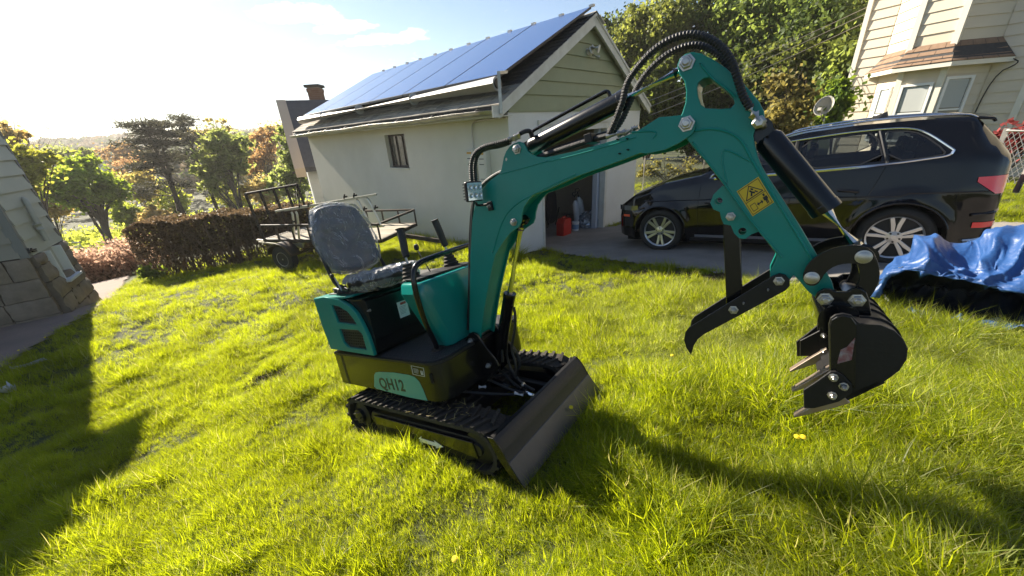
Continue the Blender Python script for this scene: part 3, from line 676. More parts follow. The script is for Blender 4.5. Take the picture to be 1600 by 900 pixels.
# LED work lamp
lc = P3(742, 299, -.145)
lx = np.array([.94, -.30, -.12]); lx /= np.linalg.norm(lx)     # lens normal
d_, a_, b_ = frame_from(lx, (.12, 0, 1))
b = MB(); b.obox(lc - lx * .012, lx * .012, a_ * .047, b_ * .047); lh = b.build('lamp_housing', BLKS, ex, local=True, bevel=.008, bseg=3)
for k in range(6): b = MB(); b.obox(lc - lx * (.024 + .004), lx * .008, a_ * .044, b_ * .003) if False else b.obox(lc - lx * .03 + b_ * (-.035 + .014 * k), lx * .012, a_ * .042, b_ * .002); b.build('cooling_fin', BLKS, lh, local=True)
b = MB(); b.obox(lc + lx * .001, lx * .002, a_ * .041, b_ * .041); b.build('lens', mat('lamp_reflector', (.75, .77, .8), .15, metal=.9), lh, local=True)
for i in range(3):
    for j in range(2):
        q = lc + lx * .003 + a_ * (-.026 + .026 * i) + b_ * (-.019 + .038 * j)
        b = MB(); b.lathe(q, lx, [(0, .0125), (.003, .0115), (.003, .008), (.0015, .005)], 16); b.build('led', mat('led_glass', (.6, .63, .68), .08, coat=1, metal=.6), lh, local=True, smooth=True)
b = MB(); b.tube(chaikin([lc - b_ * .05, lc - b_ * .065 + a_ * 0, P3(752, 321, nB - .006), P3(768, 318, nB - .004)], 1), .006, 8); b.build('lamp_bracket', BLKS, ex, local=True)
q = P3(766, 322, nB - .008); b = MB(); b.obox(q, (.014, 0, 0), (0, .006, 0), (0, 0, .022)); b.build('lamp_clamp', BLKS, ex, local=True, bevel=.002); bolt(q[0], nB - .012, q[2], .007)
# hose clipped down the left edge of the post
hose('post_hose', [P3(744, 300, -.05), P3(739, 320, -.055), P3(737, 360, -.06), P3(735, 430, -.06), P3(733, 480, -.06), P3(731, 515, -.05)], .0075)
hose('post_hose', [P3(742, 306, -.03), P3(737, 325, -.035), P3(734, 370, -.03), P3(733, 470, -.03), P3(730, 515, -.03)], .0075)
hose('boom_hose', [P3(739, 318, 0), P3(745, 300, 0), P3(760, 283, 0), P3(775, 273, 0), P3(790, 266, 0)], .011)
# --- cylinders
def ram(p0, p1, frac, rb, rr_, sleeve=True):
    p0 = np.array(p0, float); p1 = np.array(p1, float); d = (p1 - p0) / np.linalg.norm(p1 - p0); L = np.linalg.norm(p1 - p0); pm = p0 + d * L * frac
    b = MB(); b.lathe(p0, d, [(.03, rb * .8), (.045, rb), (L * frac - .012, rb), (L * frac - .010, rb * 1.04), (L * frac + .012, rb * 1.04), (L * frac + .014, rb * .7)], 28)
    b.cyl(p0 - np.array([0, .03, 0]), p0 + np.array([0, .03, 0]), rb * .85, seg=20); b.obox(p0 + d * .025, d * .025, (0, .022, 0), np.cross(d, (0, 1, 0)) * rb * .7)
    b.build('cylinder_barrel', BLK, ex, local=True, smooth=True)
    b = MB(); b.cyl(pm, p1 - d * .035, rr_, seg=20); b.build('piston_rod', CHROME, ex, local=True, smooth=True)
    b = MB(); b.cyl(p1 - np.array([0, .028, 0]), p1 + np.array([0, .028, 0]), rr_ * 1.6, seg=18); b.cyl(p1 - d * .05, p1 - d * .01, rr_ * 1.25, seg=16); b.build('rod_end', BLK, ex, local=True, smooth=True)
    return p0, p1, d, L
A0 = P3(808, 233, 0) ; A0 = np.array([P(808, 233, nB)[0], 0, P(808, 233, nB)[1]]); A1 = np.array([P(1073, 98, -.055)[0], 0, P(1073, 98, -.055)[1]])
nAC = -.0
_, _, dA, LA = ram(A0, A1, .66, .037, .0165)
upA = np.cross(dA, (0, 1, 0)); upA = upA if upA[2] > 0 else -upA
b = MB(); b.tube(chaikin([A0 + dA * .06 + upA * .03, A0 + dA * .055 + upA * .06, A0 + dA * .09 + upA * .062, A0 + dA * (LA * .56) + upA * .062, A0 + dA * (LA * .60) + upA * .06, A0 + dA * (LA * .605) + upA * .036], 2), .0075, 10); b.build('oil_pipe', BLK, ex, local=True, smooth=True)
C0 = P3(779, 567, 0); C1 = P3(803, 347, nB); C1[1] = 0
ram(C0, C1, .52, .034, .016)
pv = P3(778, 560, -.02); hose('hydraulic_hose', [C0 + (.05, -.02, .02), C0 + (.065, -.02, .1), C0 + (.07, -.01, .16), C0 + (.045, 0, .17)], .008)
hose('hydraulic_hose', [P3(803, 480, 0), P3(806, 500, 0), P3(803, 525, 0), P3(798, 545, 0), P3(807, 570, 0), P3(805, 590, 0)], .008)
hose('hydraulic_hose', [P3(795, 520, .05), P3(790, 545, .05), P3(796, 575, .05), P3(815, 600, .03), P3(835, 610, 0)], .008)
# --- arm (stick)
nA = -.056
arm = [(1058, 102), (1062, 91), (1071, 84), (1082, 81), (1097, 84), (1115, 93), (1134, 106), (1147, 118), (1160, 128), (1173, 143), (1187, 160), (1194, 174), (1195, 184), (1190, 193), (1180, 201), (1177, 212), (1179, 226), (1184, 245), (1190, 260), (1200, 277), (1220, 307), (1252, 357), (1277, 399), (1300, 440), (1304, 455), (1300, 468), (1290, 474), (1280, 470),
       (1262, 455), (1248, 438), (1240, 430), (1234, 438), (1224, 450), (1212, 448), (1203, 436), (1203, 425), (1211, 408), (1214, 398), (1200, 380), (1185, 361), (1160, 330), (1130, 288), (1100, 250), (1078, 224), (1068, 212), (1060, 200), (1060, 188), (1066, 176), (1071, 160), (1072, 142), (1069, 126), (1061, 115)]
hole = [(1089, 138), (1091, 129), (1098, 123), (1108, 121), (1118, 126), (1134, 140), (1146, 153), (1148, 162), (1142, 169), (1125, 170), (1103, 169), (1095, 163), (1091, 152)]
for n0, n1 in ((nA, nA + .009), (-nA - .009, -nA)):
    b = MB(); b.plate(lp(arm, nA), [lp(hole, nA)[::-1]], PL, n0, n1); b.build('arm_plate', TEAL, ex, local=True, bevel=.003)
acore = [(1085, 222), (1078, 205), (1095, 196), (1130, 194), (1160, 199), (1172, 214), (1176, 232), (1184, 252), (1196, 277), (1216, 307), (1248, 357), (1272, 399), (1294, 440), (1292, 452), (1272, 452), (1246, 424), (1222, 396), (1190, 360), (1164, 330), (1134, 288), (1104, 250)]
b = MB(); b.plate(lp(acore, nA), [], PL, nA + .009, -nA - .009); b.build('arm_box', TEAL, ex, local=True, bevel=.003)
hc = np.mean(lp(hole, nA), axis=0); ho = [(hc[0] + (p[0] - hc[0]) * 1.16, hc[1] + (p[1] - hc[1]) * 1.16) for p in lp(hole, nA)]
b = MB(); b.plate(ho, [lp(hole, nA)[::-1]], PL, nA + .0095, -nA - .0095); b.build('hole_lining', TEAL, ex, local=True)
relief('weld_bead', [(1085, 205), (1110, 200), (1140, 206), (1160, 220), (1172, 245), (1182, 262), (1205, 300), (1245, 365), (1272, 410)], .0045, nA)
relief('weld_bead', [(1082, 222), (1105, 252), (1135, 291), (1165, 334), (1190, 365), (1222, 402)], .0035, nA)
relief('weld_bead', [(1094, 99), (1112, 122), (1132, 136), (1150, 152)], .004, nA)
relief('weld_bead', [(1136, 288), (1126, 240), (1134, 232), (1172, 252)], .003, nA)
pin(1073, 98, nA, .024, .14)
pin(1290, 466, nA - .03, .018, .2)
# thumb bracket on the arm
tb = [(1129, 290), (1115, 304), (1110, 317), (1115, 327), (1125, 331), (1127, 341), (1131, 350), (1142, 352), (1147, 364), (1155, 372), (1165, 373), (1174, 366), (1187, 361), (1160, 328), (1136, 294)]
h1, h2 = P(1123, 314, -.04), P(1160, 361, -.04)
for n0, n1 in ((-.045, -.035), (.035, .045)):
    b = MB(); b.plate(lp(tb, -.04), [circ(*h1, .0125)[::-1], circ(*h2, .0125)[::-1]], PL, n0, n1); b.build('thumb_bracket', TEAL, ex, local=True, bevel=.002)
bolt(P(1142, 338, -.04)[0], -.047, P(1142, 338, -.04)[1], .014, 'pin_nut')
# thumb: link strut and two curved jaws
s0 = P3(1143, 340, 0); s1 = P3(1148, 477, 0)
b = MB(); b.bar(s0, s1, .052, .042, (0, 1, 0)); b.build('thumb_strut', BLK, ex, local=True, bevel=.003)
th = [(1208, 431), (1218, 427), (1228, 430), (1234, 437), (1234, 446), (1228, 453), (1160, 490), (1100, 522), (1090, 530), (1084, 540), (1080, 554), (1073, 544), (1069, 531), (1071, 519), (1076, 512), (1084, 507), (1150, 466)]
for n0 in (-.075, .063):
    b = MB(); b.plate(lp(th, -.07), [], PL, n0, n0 + .012); b.build('thumb_jaw', BLKS, ex, local=True, bevel=.002)
b = MB()
for x, y in ((1217, 439), (1146, 484), (1103, 512)): q = P3(x, y, 0); q1 = P(x, y, -.07); b.cyl((q1[0], -.07, q1[1]), (q1[0], .07, q1[1]), .012, seg=12)
b.build('jaw_spacer', BLKS, ex, local=True, smooth=True)
for x, y in ((1217, 439), (1146, 484)): q = P(x, y, -.075); bolt(q[0], -.075, q[1], .0145, 'pin_nut')
for x, y in ((1200, 452), (1162, 473)): q = P(x, y, -.075); bolt(q[0], -.075, q[1], .003)
# bucket cylinder
B0 = P3(1188, 203, 0); B1 = P3(1349, 399, 0)
B0m = B0; ram(B0m, B1, .63, .041, .020)
# bucket links (curved)
l1 = [(1254, 428), (1262, 411), (1280, 396), (1305, 386), (1330, 382), (1350, 384), (1364, 392), (1368, 402), (1363, 412), (1352, 416), (1338, 412), (1322, 411), (1304, 415), (1290, 425), (1282, 438), (1275, 446), (1262, 446), (1255, 438)]
l2 = [(1338, 398), (1350, 388), (1364, 392), (1373, 412), (1375, 432), (1369, 450), (1358, 466), (1344, 474), (1334, 470), (1330, 460), (1338, 448), (1343, 436), (1342, 420), (1337, 408)]
for n0 in (-.088, .078):
    b = MB(); b.plate(lp(chaikin(l1, 1, True), -.083), [], PL, n0, n0 + .010); b.build('curved_link', BLK, ex, local=True, bevel=.0015)
for n0 in (-.074, .064):
    b = MB(); b.plate(lp(chaikin(l2, 1, True), -.069), [], PL, n0, n0 + .010); b.build('bucket_link', BLK, ex, local=True, bevel=.0015)
for x, y, nn in ((1268, 434, -.090), (1349, 401, -.090)):
    q = P(x, y, nn); b = MB(); b.cyl((q[0], -.085, q[1]), (q[0], .085, q[1]), .016, seg=16); b.build('pin', STEEL, ex, local=True, smooth=True); b = MB(); b.lathe((q[0], nn, q[1]), (0, -1, 0), [(0, .020), (.005, .020), (.006, .015), (.010, .015), (.012, .010)], 20); b.build('pin_cap', STEEL, ex, local=True, smooth=True)
# --- bucket
ear = [(1274, 466), (1277, 457), (1288, 451), (1298, 452), (1307, 456), (1323, 456), (1333, 451), (1345, 451), (1354, 457), (1358, 468), (1362, 492), (1341, 512), (1304, 506), (1298, 488), (1284, 478)]
for n0 in (-.10, .088):
    b = MB(); b.plate(lp(ear, -.1), [], PL, n0, n0 + .012); b.build('bucket_ear', BLK, ex, local=True, bevel=.002)
for x, y in ((1289, 467), (1339, 469)):
    q = P(x, y, -.1); b = MB(); b.cyl((q[0], -.1, q[1]), (q[0], .1, q[1]), .02, seg=16); b.build('pin', STEEL, ex, local=True, smooth=True); bolt(q[0], -.101, q[1], .019, 'pin_nut')
nK = -.19
side = [(1296, 575), (1295, 520), (1295, 507), (1298, 497), (1305, 492), (1318, 490), (1331, 493), (1340, 503), (1345, 506), (1377, 508), (1398, 517), (1412, 530), (1419, 545), (1417, 562), (1406, 579), (1386, 594), (1358, 611), (1330, 624), (1308, 633), (1300, 612)]
sideq = lp(side, nK)
for n0, n1 in ((nK, nK + .010), (-nK - .010, -nK)):
    b = MB(); b.plate(sideq, [], PL, n0, n1); b.build('bucket_side', BLKS, ex, local=True, bevel=.002)
shell = [(1318, 500), (1340, 507), (1377, 509), (1398, 518), (1411, 531), (1417, 546), (1415, 561), (1404, 578), (1384, 592), (1356, 609), (1330, 621), (1290, 640)]
so_ = lp(chaikin(shell, 1), nK); cen = np.array(P(1350, 550, nK))
si_ = [tuple(np.array(p) + (cen - p) / np.linalg.norm(cen - np.array(p)) * .010) for p in so_]
b = MB(); b.plate(so_ + si_[::-1], [], PL, nK + .010, -nK - .010); b.build('bucket_shell', BLKS, ex, local=True, smooth=True, bevel=.0015)
for k in range(4):     # wear ribs on the back
    n0 = -.13 + .085 * k; o2 = [tuple(np.array(p) - (cen - p) / np.linalg.norm(cen - np.array(p)) * .006) for p in so_[3:15]]
    b = MB(); b.plate(o2 + so_[3:15][::-1], [], PL, n0, n0 + .008); b.build('bucket_rib', BLKS, ex, local=True)
b = MB(); q = P(1317, 508, nK); b.plate(circ(q[0], q[1] - .012, .052, 20), [], PL, -.12, .12); b.build('top_tube', BLK, ex, local=True, smooth=True)
# side wear plate, vertical strip
ws = [(1297, 578), (1296, 510), (1299, 499), (1307, 494), (1318, 492), (1330, 495), (1338, 506), (1336, 606), (1318, 588)]
b = MB(); b.plate(lp(ws, nK), [], PL, nK - .007, nK - .0002); b.build('wear_strip', BLK, ex, local=True, bevel=.002)
cut = [(1255, 608), (1275, 595), (1297, 579), (1306, 579), (1318, 586), (1331, 600), (1331, 613), (1310, 626), (1273, 636), (1256, 636)]
for n0 in (nK - .018, -nK + .008):
    b = MB(); b.plate(lp(cut, nK - .01), [], PL, n0, n0 + .010); b.build('side_cutter', BLKS, ex, local=True, bevel=.002)
for x, y in ((1302, 589), (1318, 603), (1300, 617)): q = P(x, y, nK - .018); bolt(q[0], nK - .018, q[1], .011)
# far inner side: upper cutter plate with bolts
uc_ = [(1250, 532), (1281, 516), (1282, 556), (1250, 556)]
b = MB(); b.plate(lp(uc_, .17), [], PL, .166, .176); b.build('side_cutter', BLKS, ex, local=True, bevel=.002)
for x, y in ((1287, 524), (1286, 548), (1283, 569)): q = P(x, y, .165); bolt(q[0], .165, q[1], .009)
uw = [(1282, 477), (1296, 480), (1297, 560), (1281, 575), (1281, 500)]
b = MB(); b.plate(lp(uw, .17), [], PL, .165, .18); b.build('inner_strip', BLKS, ex, local=True)
# teeth
tp0 = np.array(P(1241, 652, nK)); tb0 = np.array(P(1292, 632, nK)); td = (tb0 - tp0) / np.linalg.norm(tb0 - tp0); tn = np.array([-td[1], td[0]])
for n0 in (-.175, 0, .165):
    tip = tp0; w = .018; mid = tip + td * .10; bk = tip + td * .155
    b = MB(); vs = []
    for p, hw, hh in ((tip, w * .8, .003), (mid, w, .015), (bk, w * 1.05, .02)):
        for sn_ in (-1, 1):
            for sv in (-1, 1): q = p + tn * hh * sv; vs.append((q[0], n0 + sn_ * hw, q[1]))
    fs = [(0, 1, 3, 2), (8, 10, 11, 9)]
    for l in (0, 4): fs += [(l, l + 4, l + 5, l + 1), (l + 2, l + 3, l + 7, l + 6), (l, l + 2, l + 6, l + 4), (l + 1, l + 5, l + 7, l + 3)]
    b.add(vs, fs); b.build('bucket_tooth', WORN, ex, local=True, bevel=.002)
b = MB(); e0 = tp0 + td * .12; e1 = tp0 + td * .26; b.plate([tuple(e0 - tn * .012), tuple(e1 - tn * .004), tuple(e1 + tn * .010), tuple(e0 + tn * .004)], [], PL, nK, -nK); b.build('cutting_lip', BLKS, ex, local=True, bevel=.002)
# --- arm hoses, wrapped
oh = [(952, 209), (960, 193), (968, 172), (974, 156), (979, 129), (997, 104), (1019, 79.5), (1046, 61.5), (1075.5, 52.5), (1102, 57), (1125, 70.5), (1143, 93), (1154, 127), (1161, 151.5), (1173, 169.5)]
nh = [-.06 + (-.02) * min(1, i / 8) for i in range(len(oh))]
hose('wrapped_hose', [P3(x, y, n) for (x, y), n in zip(oh, nh)], .0130, ribs=True, sm=2)
ih = [(958, 207), (972, 188), (983, 163), (999, 129), (1019, 104), (1046, 82), (1075, 70.5), (1098, 70.5), (1123, 84), (1136, 100), (1147, 120), (1157, 145), (1172, 172)]
hose('wrapped_hose', [P3(x, y, -.0) for x, y in ih], .0120, ribs=True, sm=2)
for nn in (-.075,):
    f1 = P3(1171, 168, nn); f2 = P3(1186, 191, nn); b = MB(); b.cyl(f1, f1 * .5 + f2 * .5, .013, seg=16); b.cyl(f1 * .55 + f2 * .45, f2, .018, seg=6); b.cyl(f2, P3(1193, 197, -.03), .011, seg=12); b.build('hose_fitting', STEEL, ex, local=True)
    b = MB(); b.lathe(f2, (0, -1, 0), [(-.02, .02), (.008, .02), (.014, .012)], 6); b.build('hose_fitting', STEEL, ex, local=True)
f1 = P3(948, 213, -.055); f2 = P3(978, 207, -.055); f3 = P3(998, 198, -.055)
b = MB(); b.cyl(f1, f2, .0125, seg=16); b.cyl(f1 * .4 + f2 * .6, f2, .016, seg=6); b.cyl(f2, f3, .010, seg=12); b.cyl(f2 * .5 + f3 * .5, f2 * .2 + f3 * .8, .013, seg=6); b.build('hose_fitting', STEEL, ex, local=True)
hose('boom_hose', [P3(845, 244, -.05), P3(870, 236, -.05), P3(900, 226, -.05), P3(930, 217, -.05), P3(950, 212, -.055)], .011)
hose('boom_hose', [P3(840, 246, .0), P3(870, 232, 0), P3(905, 222, 0), P3(935, 212, 0), P3(958, 207, 0)], .011)
for x, y in ((925, 217), ): q = P3(x, y, -.03); b = MB(); b.obox(q, (.016, 0, 0), (0, .045, 0), (0, 0, .018)); b.build('hose_clamp', BLKS, ex, local=True, bevel=.003)
for k, (nn, dx) in enumerate(((-.10, 0), (-.07, 6))):
    lh_ = [(738 + dx, 290), (736 + dx, 270), (736 + dx, 254), (742 + dx * .9, 238), (758 + dx * .5, 228 + k * 3), (782, 223 + k * 5), (797, 218 + k * 4)]
    hose('wrapped_hose', [P3(x, y, nn) for x, y in lh_], .0115, ribs=True, sm=2)
    q1 = P3(795, 218 + k * 4, nn); q2 = P3(812, 210 + k * 3, nn + .02); b = MB(); b.cyl(q1, q1 * .4 + q2 * .6, .012, seg=12); b.cyl(q1 * .5 + q2 * .5, q2, .014, seg=6); b.build('hose_fitting', STEEL, ex, local=True)
hose('elbow_pipe', [P3(812, 209, -.07), P3(820, 205, -.05), P3(828, 204, -.02), P3(831, 212, -.01), P3(832, 222, 0)], .010)
# safety decal on the arm
YEL = mat('yellow_decal', (.62, .42, .01), .4); DK = mat('decal_black', (.01, .01, .01), .5)
dq = [np.array(P(x, y, nA - .0005)) for x, y in ((1151, 299), (1185, 276), (1209.5, 316), (1176, 338))]
def DU(s, t): return tuple(dq[0] * (1-s) * (1-t) + dq[1] * s * (1-t) + dq[2] * s * t + dq[3] * (1-s) * t)
b = MB(); b.plate(dq, [], PL, nA, nA - .0012); dc = b.build('warning_decal', YEL, ex, local=True)
def dink(name, polys, holes=()):
    b = MB()
    for p in polys: b.plate([DU(*q) for q in p], [], PL, nA - .0012, nA - .0019)
    return b.build(name, DK, dc, local=True)
def outline(pts, w_):
    c = np.mean(pts, axis=0); out_ = []
    m = len(pts)
    for i in range(m):
        a, b_2 = np.array(pts[i]), np.array(pts[(i+1) % m]); d = (b_2 - a) / np.linalg.norm(b_2 - a); nn = np.array([-d[1], d[0]]) * w_
        out_.append([tuple(a - nn), tuple(b_2 - nn), tuple(b_2 + nn), tuple(a + nn)])
    return out_
dink('frame_line', outline([(.05, .04), (.95, .04), (.95, .96), (.05, .96)], .010))
dink('frame_line', outline([(.05, .52), (.95, .52)], .010)[:1])
dink('warning_triangle', outline([(.5, .08), (.88, .46), (.12, .46)], .016))
dink('crush_symbol', [[(.36, .40), (.44, .30), (.40, .24), (.46, .21), (.52, .30), (.60, .36), (.56, .40), (.48, .35), (.42, .43)], [(.52, .17), (.60, .24), (.56, .28), (.49, .22)], [(.62, .30), (.70, .40), (.66, .42), (.59, .34)]])
dink('square_symbol', outline([(.14, .66), (.36, .66), (.36, .88), (.14, .88)], .010))
dink('arrow_symbol', [[(.40, .76), (.48, .69), (.48, .74), (.60, .74), (.60, .69), (.68, .76), (.60, .83), (.60, .78), (.48, .78), (.48, .83)]])
dink('person_symbol', [[(.72, .66), (.90, .66), (.90, .78), (.86, .78), (.86, .92), (.82, .92), (.82, .82), (.80, .82), (.80, .92), (.76, .92), (.76, .78), (.72, .78)], [(.77, .56), (.85, .56), (.85, .64), (.77, .64)]])
q = P3(1322, 552, nK - .008); b = MB(); b.plate([(q[0] - .02, q[2] - .035), (q[0] + .012, q[2] - .02), (q[0] + .02, q[2] + .05), (q[0] + .002, q[2] + .02), (q[0] - .012, q[2] + .01)], [], PL, nK - .0075, nK - .0085); b.build('worn_sticker', mat('sticker_worn', (.30, .27, .28), .6, col2=(.2, .05, .05), nscale=40, nmix=.3), ex, local=True)
# ================================================================== GARAGE
def onp(px, py, Pt, n): return on_plane(px, py, Pt, n)
ZV = np.array([0, 0, 1.0])
def GP(d, t, z): return np.array([GC[0], GC[1], 0]) + GD * d + GT * t + ZV * z
STUC = mat('stucco_grey', (.56, .53, .45), .9, col2=(.70, .67, .59), nscale=1.1, nmix=1.0, bump=.35, bscale=28)
STUW = mat('stucco_white', (.66, .645, .61), .9, col2=(.72, .71, .68), nscale=2, bump=.25, bscale=28)
WOODW = mat('white_trim', (.66, .65, .60), .6, col2=(.55, .53, .47), nscale=6, nmix=.5, bump=.15, bscale=30)
GREEN = mat('green_siding', (.29, .315, .19), .6, col2=(.25, .27, .165), nscale=3, nmix=.8, bump=.08, bscale=40)
SHING = mat('shingle_grey', (.085, .078, .07), .95, col2=(.16, .145, .12), nscale=14, island=.3, bump=.6, bscale=140)
SHDK = mat('shingle_dark', (.035, .034, .036), .95, col2=(.06, .058, .058), nscale=14, island=.3, bump=.6, bscale=140)
GALV = mat('galvanised_gutter', (.50, .50, .49), .38, metal=.85, col2=(.30, .28, .25), nscale=5, nmix=.6)
GW_, GL_, RZ, RT, RS = 5.0, 9.3, 3.86, 2.46, .565
def rz(t): return RZ - RS * abs(t - RT)
ga = empty('garage', GP(0, 0, -.45), 'old stucco garage with solar panels on its roof and an open door', 'garage')
def GB(): return MB()
def gbox(b, d0, d1, t0, t1, z0, z1):
    vs = [GP(d, t, z) for z in (z0, z1) for d, t in ((d0, t0), (d1, t0), (d1, t1), (d0, t1))]
    return b.add(vs, [(0,3,2,1),(4,5,6,7),(0,1,5,4),(1,2,6,5),(2,3,7,6),(3,0,4,7)])
FZ = -.60
# side wall with window opening
b = GB(); b.plate([(0, -1.4), (GL_, -1.4), (GL_, rz(0) - .05), (0, rz(0) - .05)], [[(3.33, 1.2), (3.33, 1.96), (4.24, 1.96), (4.24, 1.2)]], lambda x, y, d: GP(x, d, y), 0, .2)
b.build('side_wall', STUC, ga)
b = GB(); gbox(b, 0, GL_, GW_ - .2, GW_, -1.4, rz(0) - .05); b.build('side_wall', STUC, ga)
b = GB(); b.plate([(.2, -1.4), (GW_ - .2, -1.4), (GW_ - .2, rz(.2) - .1), (RT, RZ - .12), (.2, rz(.2) - .1)], [], lambda x, y, d: GP(d, x, y), GL_ - .2, GL_); b.build('rear_wall', STUC, ga)
# front wall: white, opening 0.87..3.42
b = GB(); b.plate([(.001, -1.4), (.87, -1.4), (.87, 1.93), (3.42, 1.93), (3.42, -1.4), (GW_ - .001, -1.4), (GW_ - .001, 2.2), (.001, 2.2)], [], lambda x, y, d: GP(d, x, y), -.012, .26); b.build('front_wall', STUW, ga)
b = GB(); b.plate([(.02, 2.2), (GW_ - .02, 2.2), (GW_ - .02, rz(0) - .06), (RT, RZ - .10), (.02, rz(0) - .06)], [], lambda x, y, d: GP(d, x, y), .02, .2); b.build('gable_backing', WOODW, ga)
# door frame
FRM = mat('door_frame_paint', (.50, .53, .58), .6)
for t0, t1 in ((3.32, 3.42), (.87, .93)):
    b = GB(); gbox(b, -.03, .12, t0, t1, FZ, 1.93); b.build('door_jamb', WOODW, ga, bevel=.004)
b = GB(); gbox(b, -.032, .14, .87, 3.42, 1.80, 1.926); b.build('door_header', WOODW, ga, bevel=.004)
b = GB(); gbox(b, -.05, -.013, .78, 3.50, 1.93, 2.02); b.build('door_trim', WOODW, ga, bevel=.004)
b = GB(); gbox(b, .13, .26, 3.21, 3.32, FZ, 1.86); b.build('door_post', FRM, ga, bevel=.004)
b = GB(); gbox(b, -.3, GL_ - .2, .2, GW_ - .2, FZ - .12, FZ); b.build('floor_slab', mat('concrete_floor', (.16, .15, .14), .9, col2=(.22, .21, .19), nscale=2, bump=.3), ga)
INT = mat('interior_board', (.34, .29, .24), .9, col2=(.40, .35, .29), nscale=2)
b = GB(); gbox(b, 2.6, 2.66, .21, GW_ - .21, FZ, 2.3); b.build('partition', INT, ga)
b = GB(); gbox(b, .27, 2.6, 4.45, 4.5, FZ, 2.3); b.build('partition', INT, ga)
# gable siding boards
hb = .235; z = 2.205; k = 0
while z < RZ - .2:
    z1 = min(z + hb, RZ - .14); a0 = .02; m = lambda zz: (max(.03, RT - (RZ - .09 - zz) / RS), min(GW_ - .03, RT + (RZ - .09 - zz) / RS))
    l0, r0 = m(z); l1, r1 = m(z1)
    vs = [GP(-.030, l0, z), GP(-.030, r0, z), GP(.0, r1, z1), GP(.0, l1, z1), GP(.02, l0, z), GP(.02, r0, z), GP(.02, r1, z1), GP(.02, l1, z1)]
    MB().add(vs, [(0,1,2,3),(7,6,5,4),(0,4,5,1),(2,6,7,3),(0,3,7,4),(1,5,6,2)]).build('siding_board', GREEN, ga); z += hb
b = GB(); gbox(b, -.036, .02, .0, GW_, 2.16, 2.204); b.build('belt_trim', GREEN, ga, bevel=.003)
# roof decks
OV = .36
def roofq(side, t_out, t_in, d0, d1, lift, th):
    z0, z1 = rz(t_out) + lift, rz(t_in) + lift
    vs = [GP(d0, t_out, z0 - th), GP(d1, t_out, z0 - th), GP(d1, t_in, z1 - th), GP(d0, t_in, z1 - th), GP(d0, t_out, z0), GP(d1, t_out, z0), GP(d1, t_in, z1), GP(d0, t_in, z1)]
    return vs
RF = [(0,3,2,1),(4,5,6,7),(0,1,5,4),(1,2,6,5),(2,3,7,6),(3,0,4,7)]
for t_out in (-OV, GW_ + OV - .1):
    MB().add(roofq(0, t_out, RT, -.16, GL_ + .2, 0, .07), RF).build('roof_deck', SHDK, ga)
# rows of shingle tabs: the lowest rows near the eave and the strip beside the gable are seen
rs_ = np.random.default_rng(5)
b = MB(); b2 = MB()
nrow = 20; tl = math.hypot(1, RS)
for r in range(nrow):
    t0 = -OV - .02 + r * .142; t1 = t0 + .165
    if t1 > RT: break
    d = -.19 + (.0 if r % 2 else -.12)
    while d < GL_ + .22:
        wd = .30 + rs_.uniform(-.04, .03); d0 = max(d, -.19); d1 = min(d + wd - .008, GL_ + .22); lift = .012 + rs_.uniform(0, .006)
        if (r < 5 or d1 < 1.6) and d1 > d0:
            (b if r < 4 else b2).add([GP(d0, t0, rz(t0) + lift), GP(d1, t0, rz(t0) + lift), GP(d1, t1, rz(t1) + .003), GP(d0, t1, rz(t1) + .003), GP(d0, t0, rz(t0) - .002), GP(d1, t0, rz(t0) - .002)], [(0,1,2,3), (0,4,5,1)])
        d += wd
o_ = b.build('eave_shingles', mat('shingle_weathered', (.33, .29, .235), .95, col2=(.44, .40, .33), nscale=9, island=.25, bump=.6, bscale=120), ga, recalc=False); o_['kind'] = 'stuff'
o_ = b2.build('roof_shingles', SHDK, ga, recalc=False); o_['kind'] = 'stuff'
b = MB()
for i in range(34):
    d0 = -.19 + i * .28
    for s in (-1, 1):
        b.add([GP(d0, RT, RZ + .03), GP(d0 + .29, RT, RZ + .022), GP(d0 + .29, RT + s * .16, RZ - .068), GP(d0, RT + s * .16, RZ - .060)], [(0,1,2,3)])
b.build('ridge_caps', mat('shingle_weathered', (.2, .2, .2)), ga, recalc=False)['kind'] = 'stuff'
# rake fascia boards and eave fascia
for s in (-1, 1):
    te = -OV if s < 0 else GW_ + OV - .1
    for off, hh, th in ((.02, .20, .035), (0, .05, .05)):
        zo = -.005
        vs = []
        for t in (te, RT):
            for z_ in (rz(t) - .005 - hh, rz(t) - .005): vs += [GP(-.165 - (0.02 if hh < .1 else 0), t, z_), GP(-.165 + th, t, z_)]
        MB().add(vs, [(0,1,3,2),(4,6,7,5),(0,2,6,4),(1,5,7,3),(0,4,5,1),(2,3,7,6)]).build('rake_board', WOODW, ga)
    b = MB(); vs = []
    for t in (te, RT):
        for z_ in (rz(t) - .10, rz(t) - .085): vs += [GP(-.12, t, z_), GP(.0, t, z_)]
    b.add(vs, [(0,1,3,2),(4,6,7,5),(0,2,6,4),(1,5,7,3),(0,4,5,1),(2,3,7,6)]); b.build('rake_soffit', WOODW, ga)
b = GB(); gbox(b, -.13, GL_ + .15, -OV + .005, -OV + .03, rz(-OV) - .17, rz(-OV) - .01); b.build('eave_fascia', WOODW, ga)
b = GB(); gbox(b, -.12, GL_ + .1, -OV + .03, -.0, rz(-OV) - .17, rz(-OV) - .155); b.build('soffit', WOODW, ga)
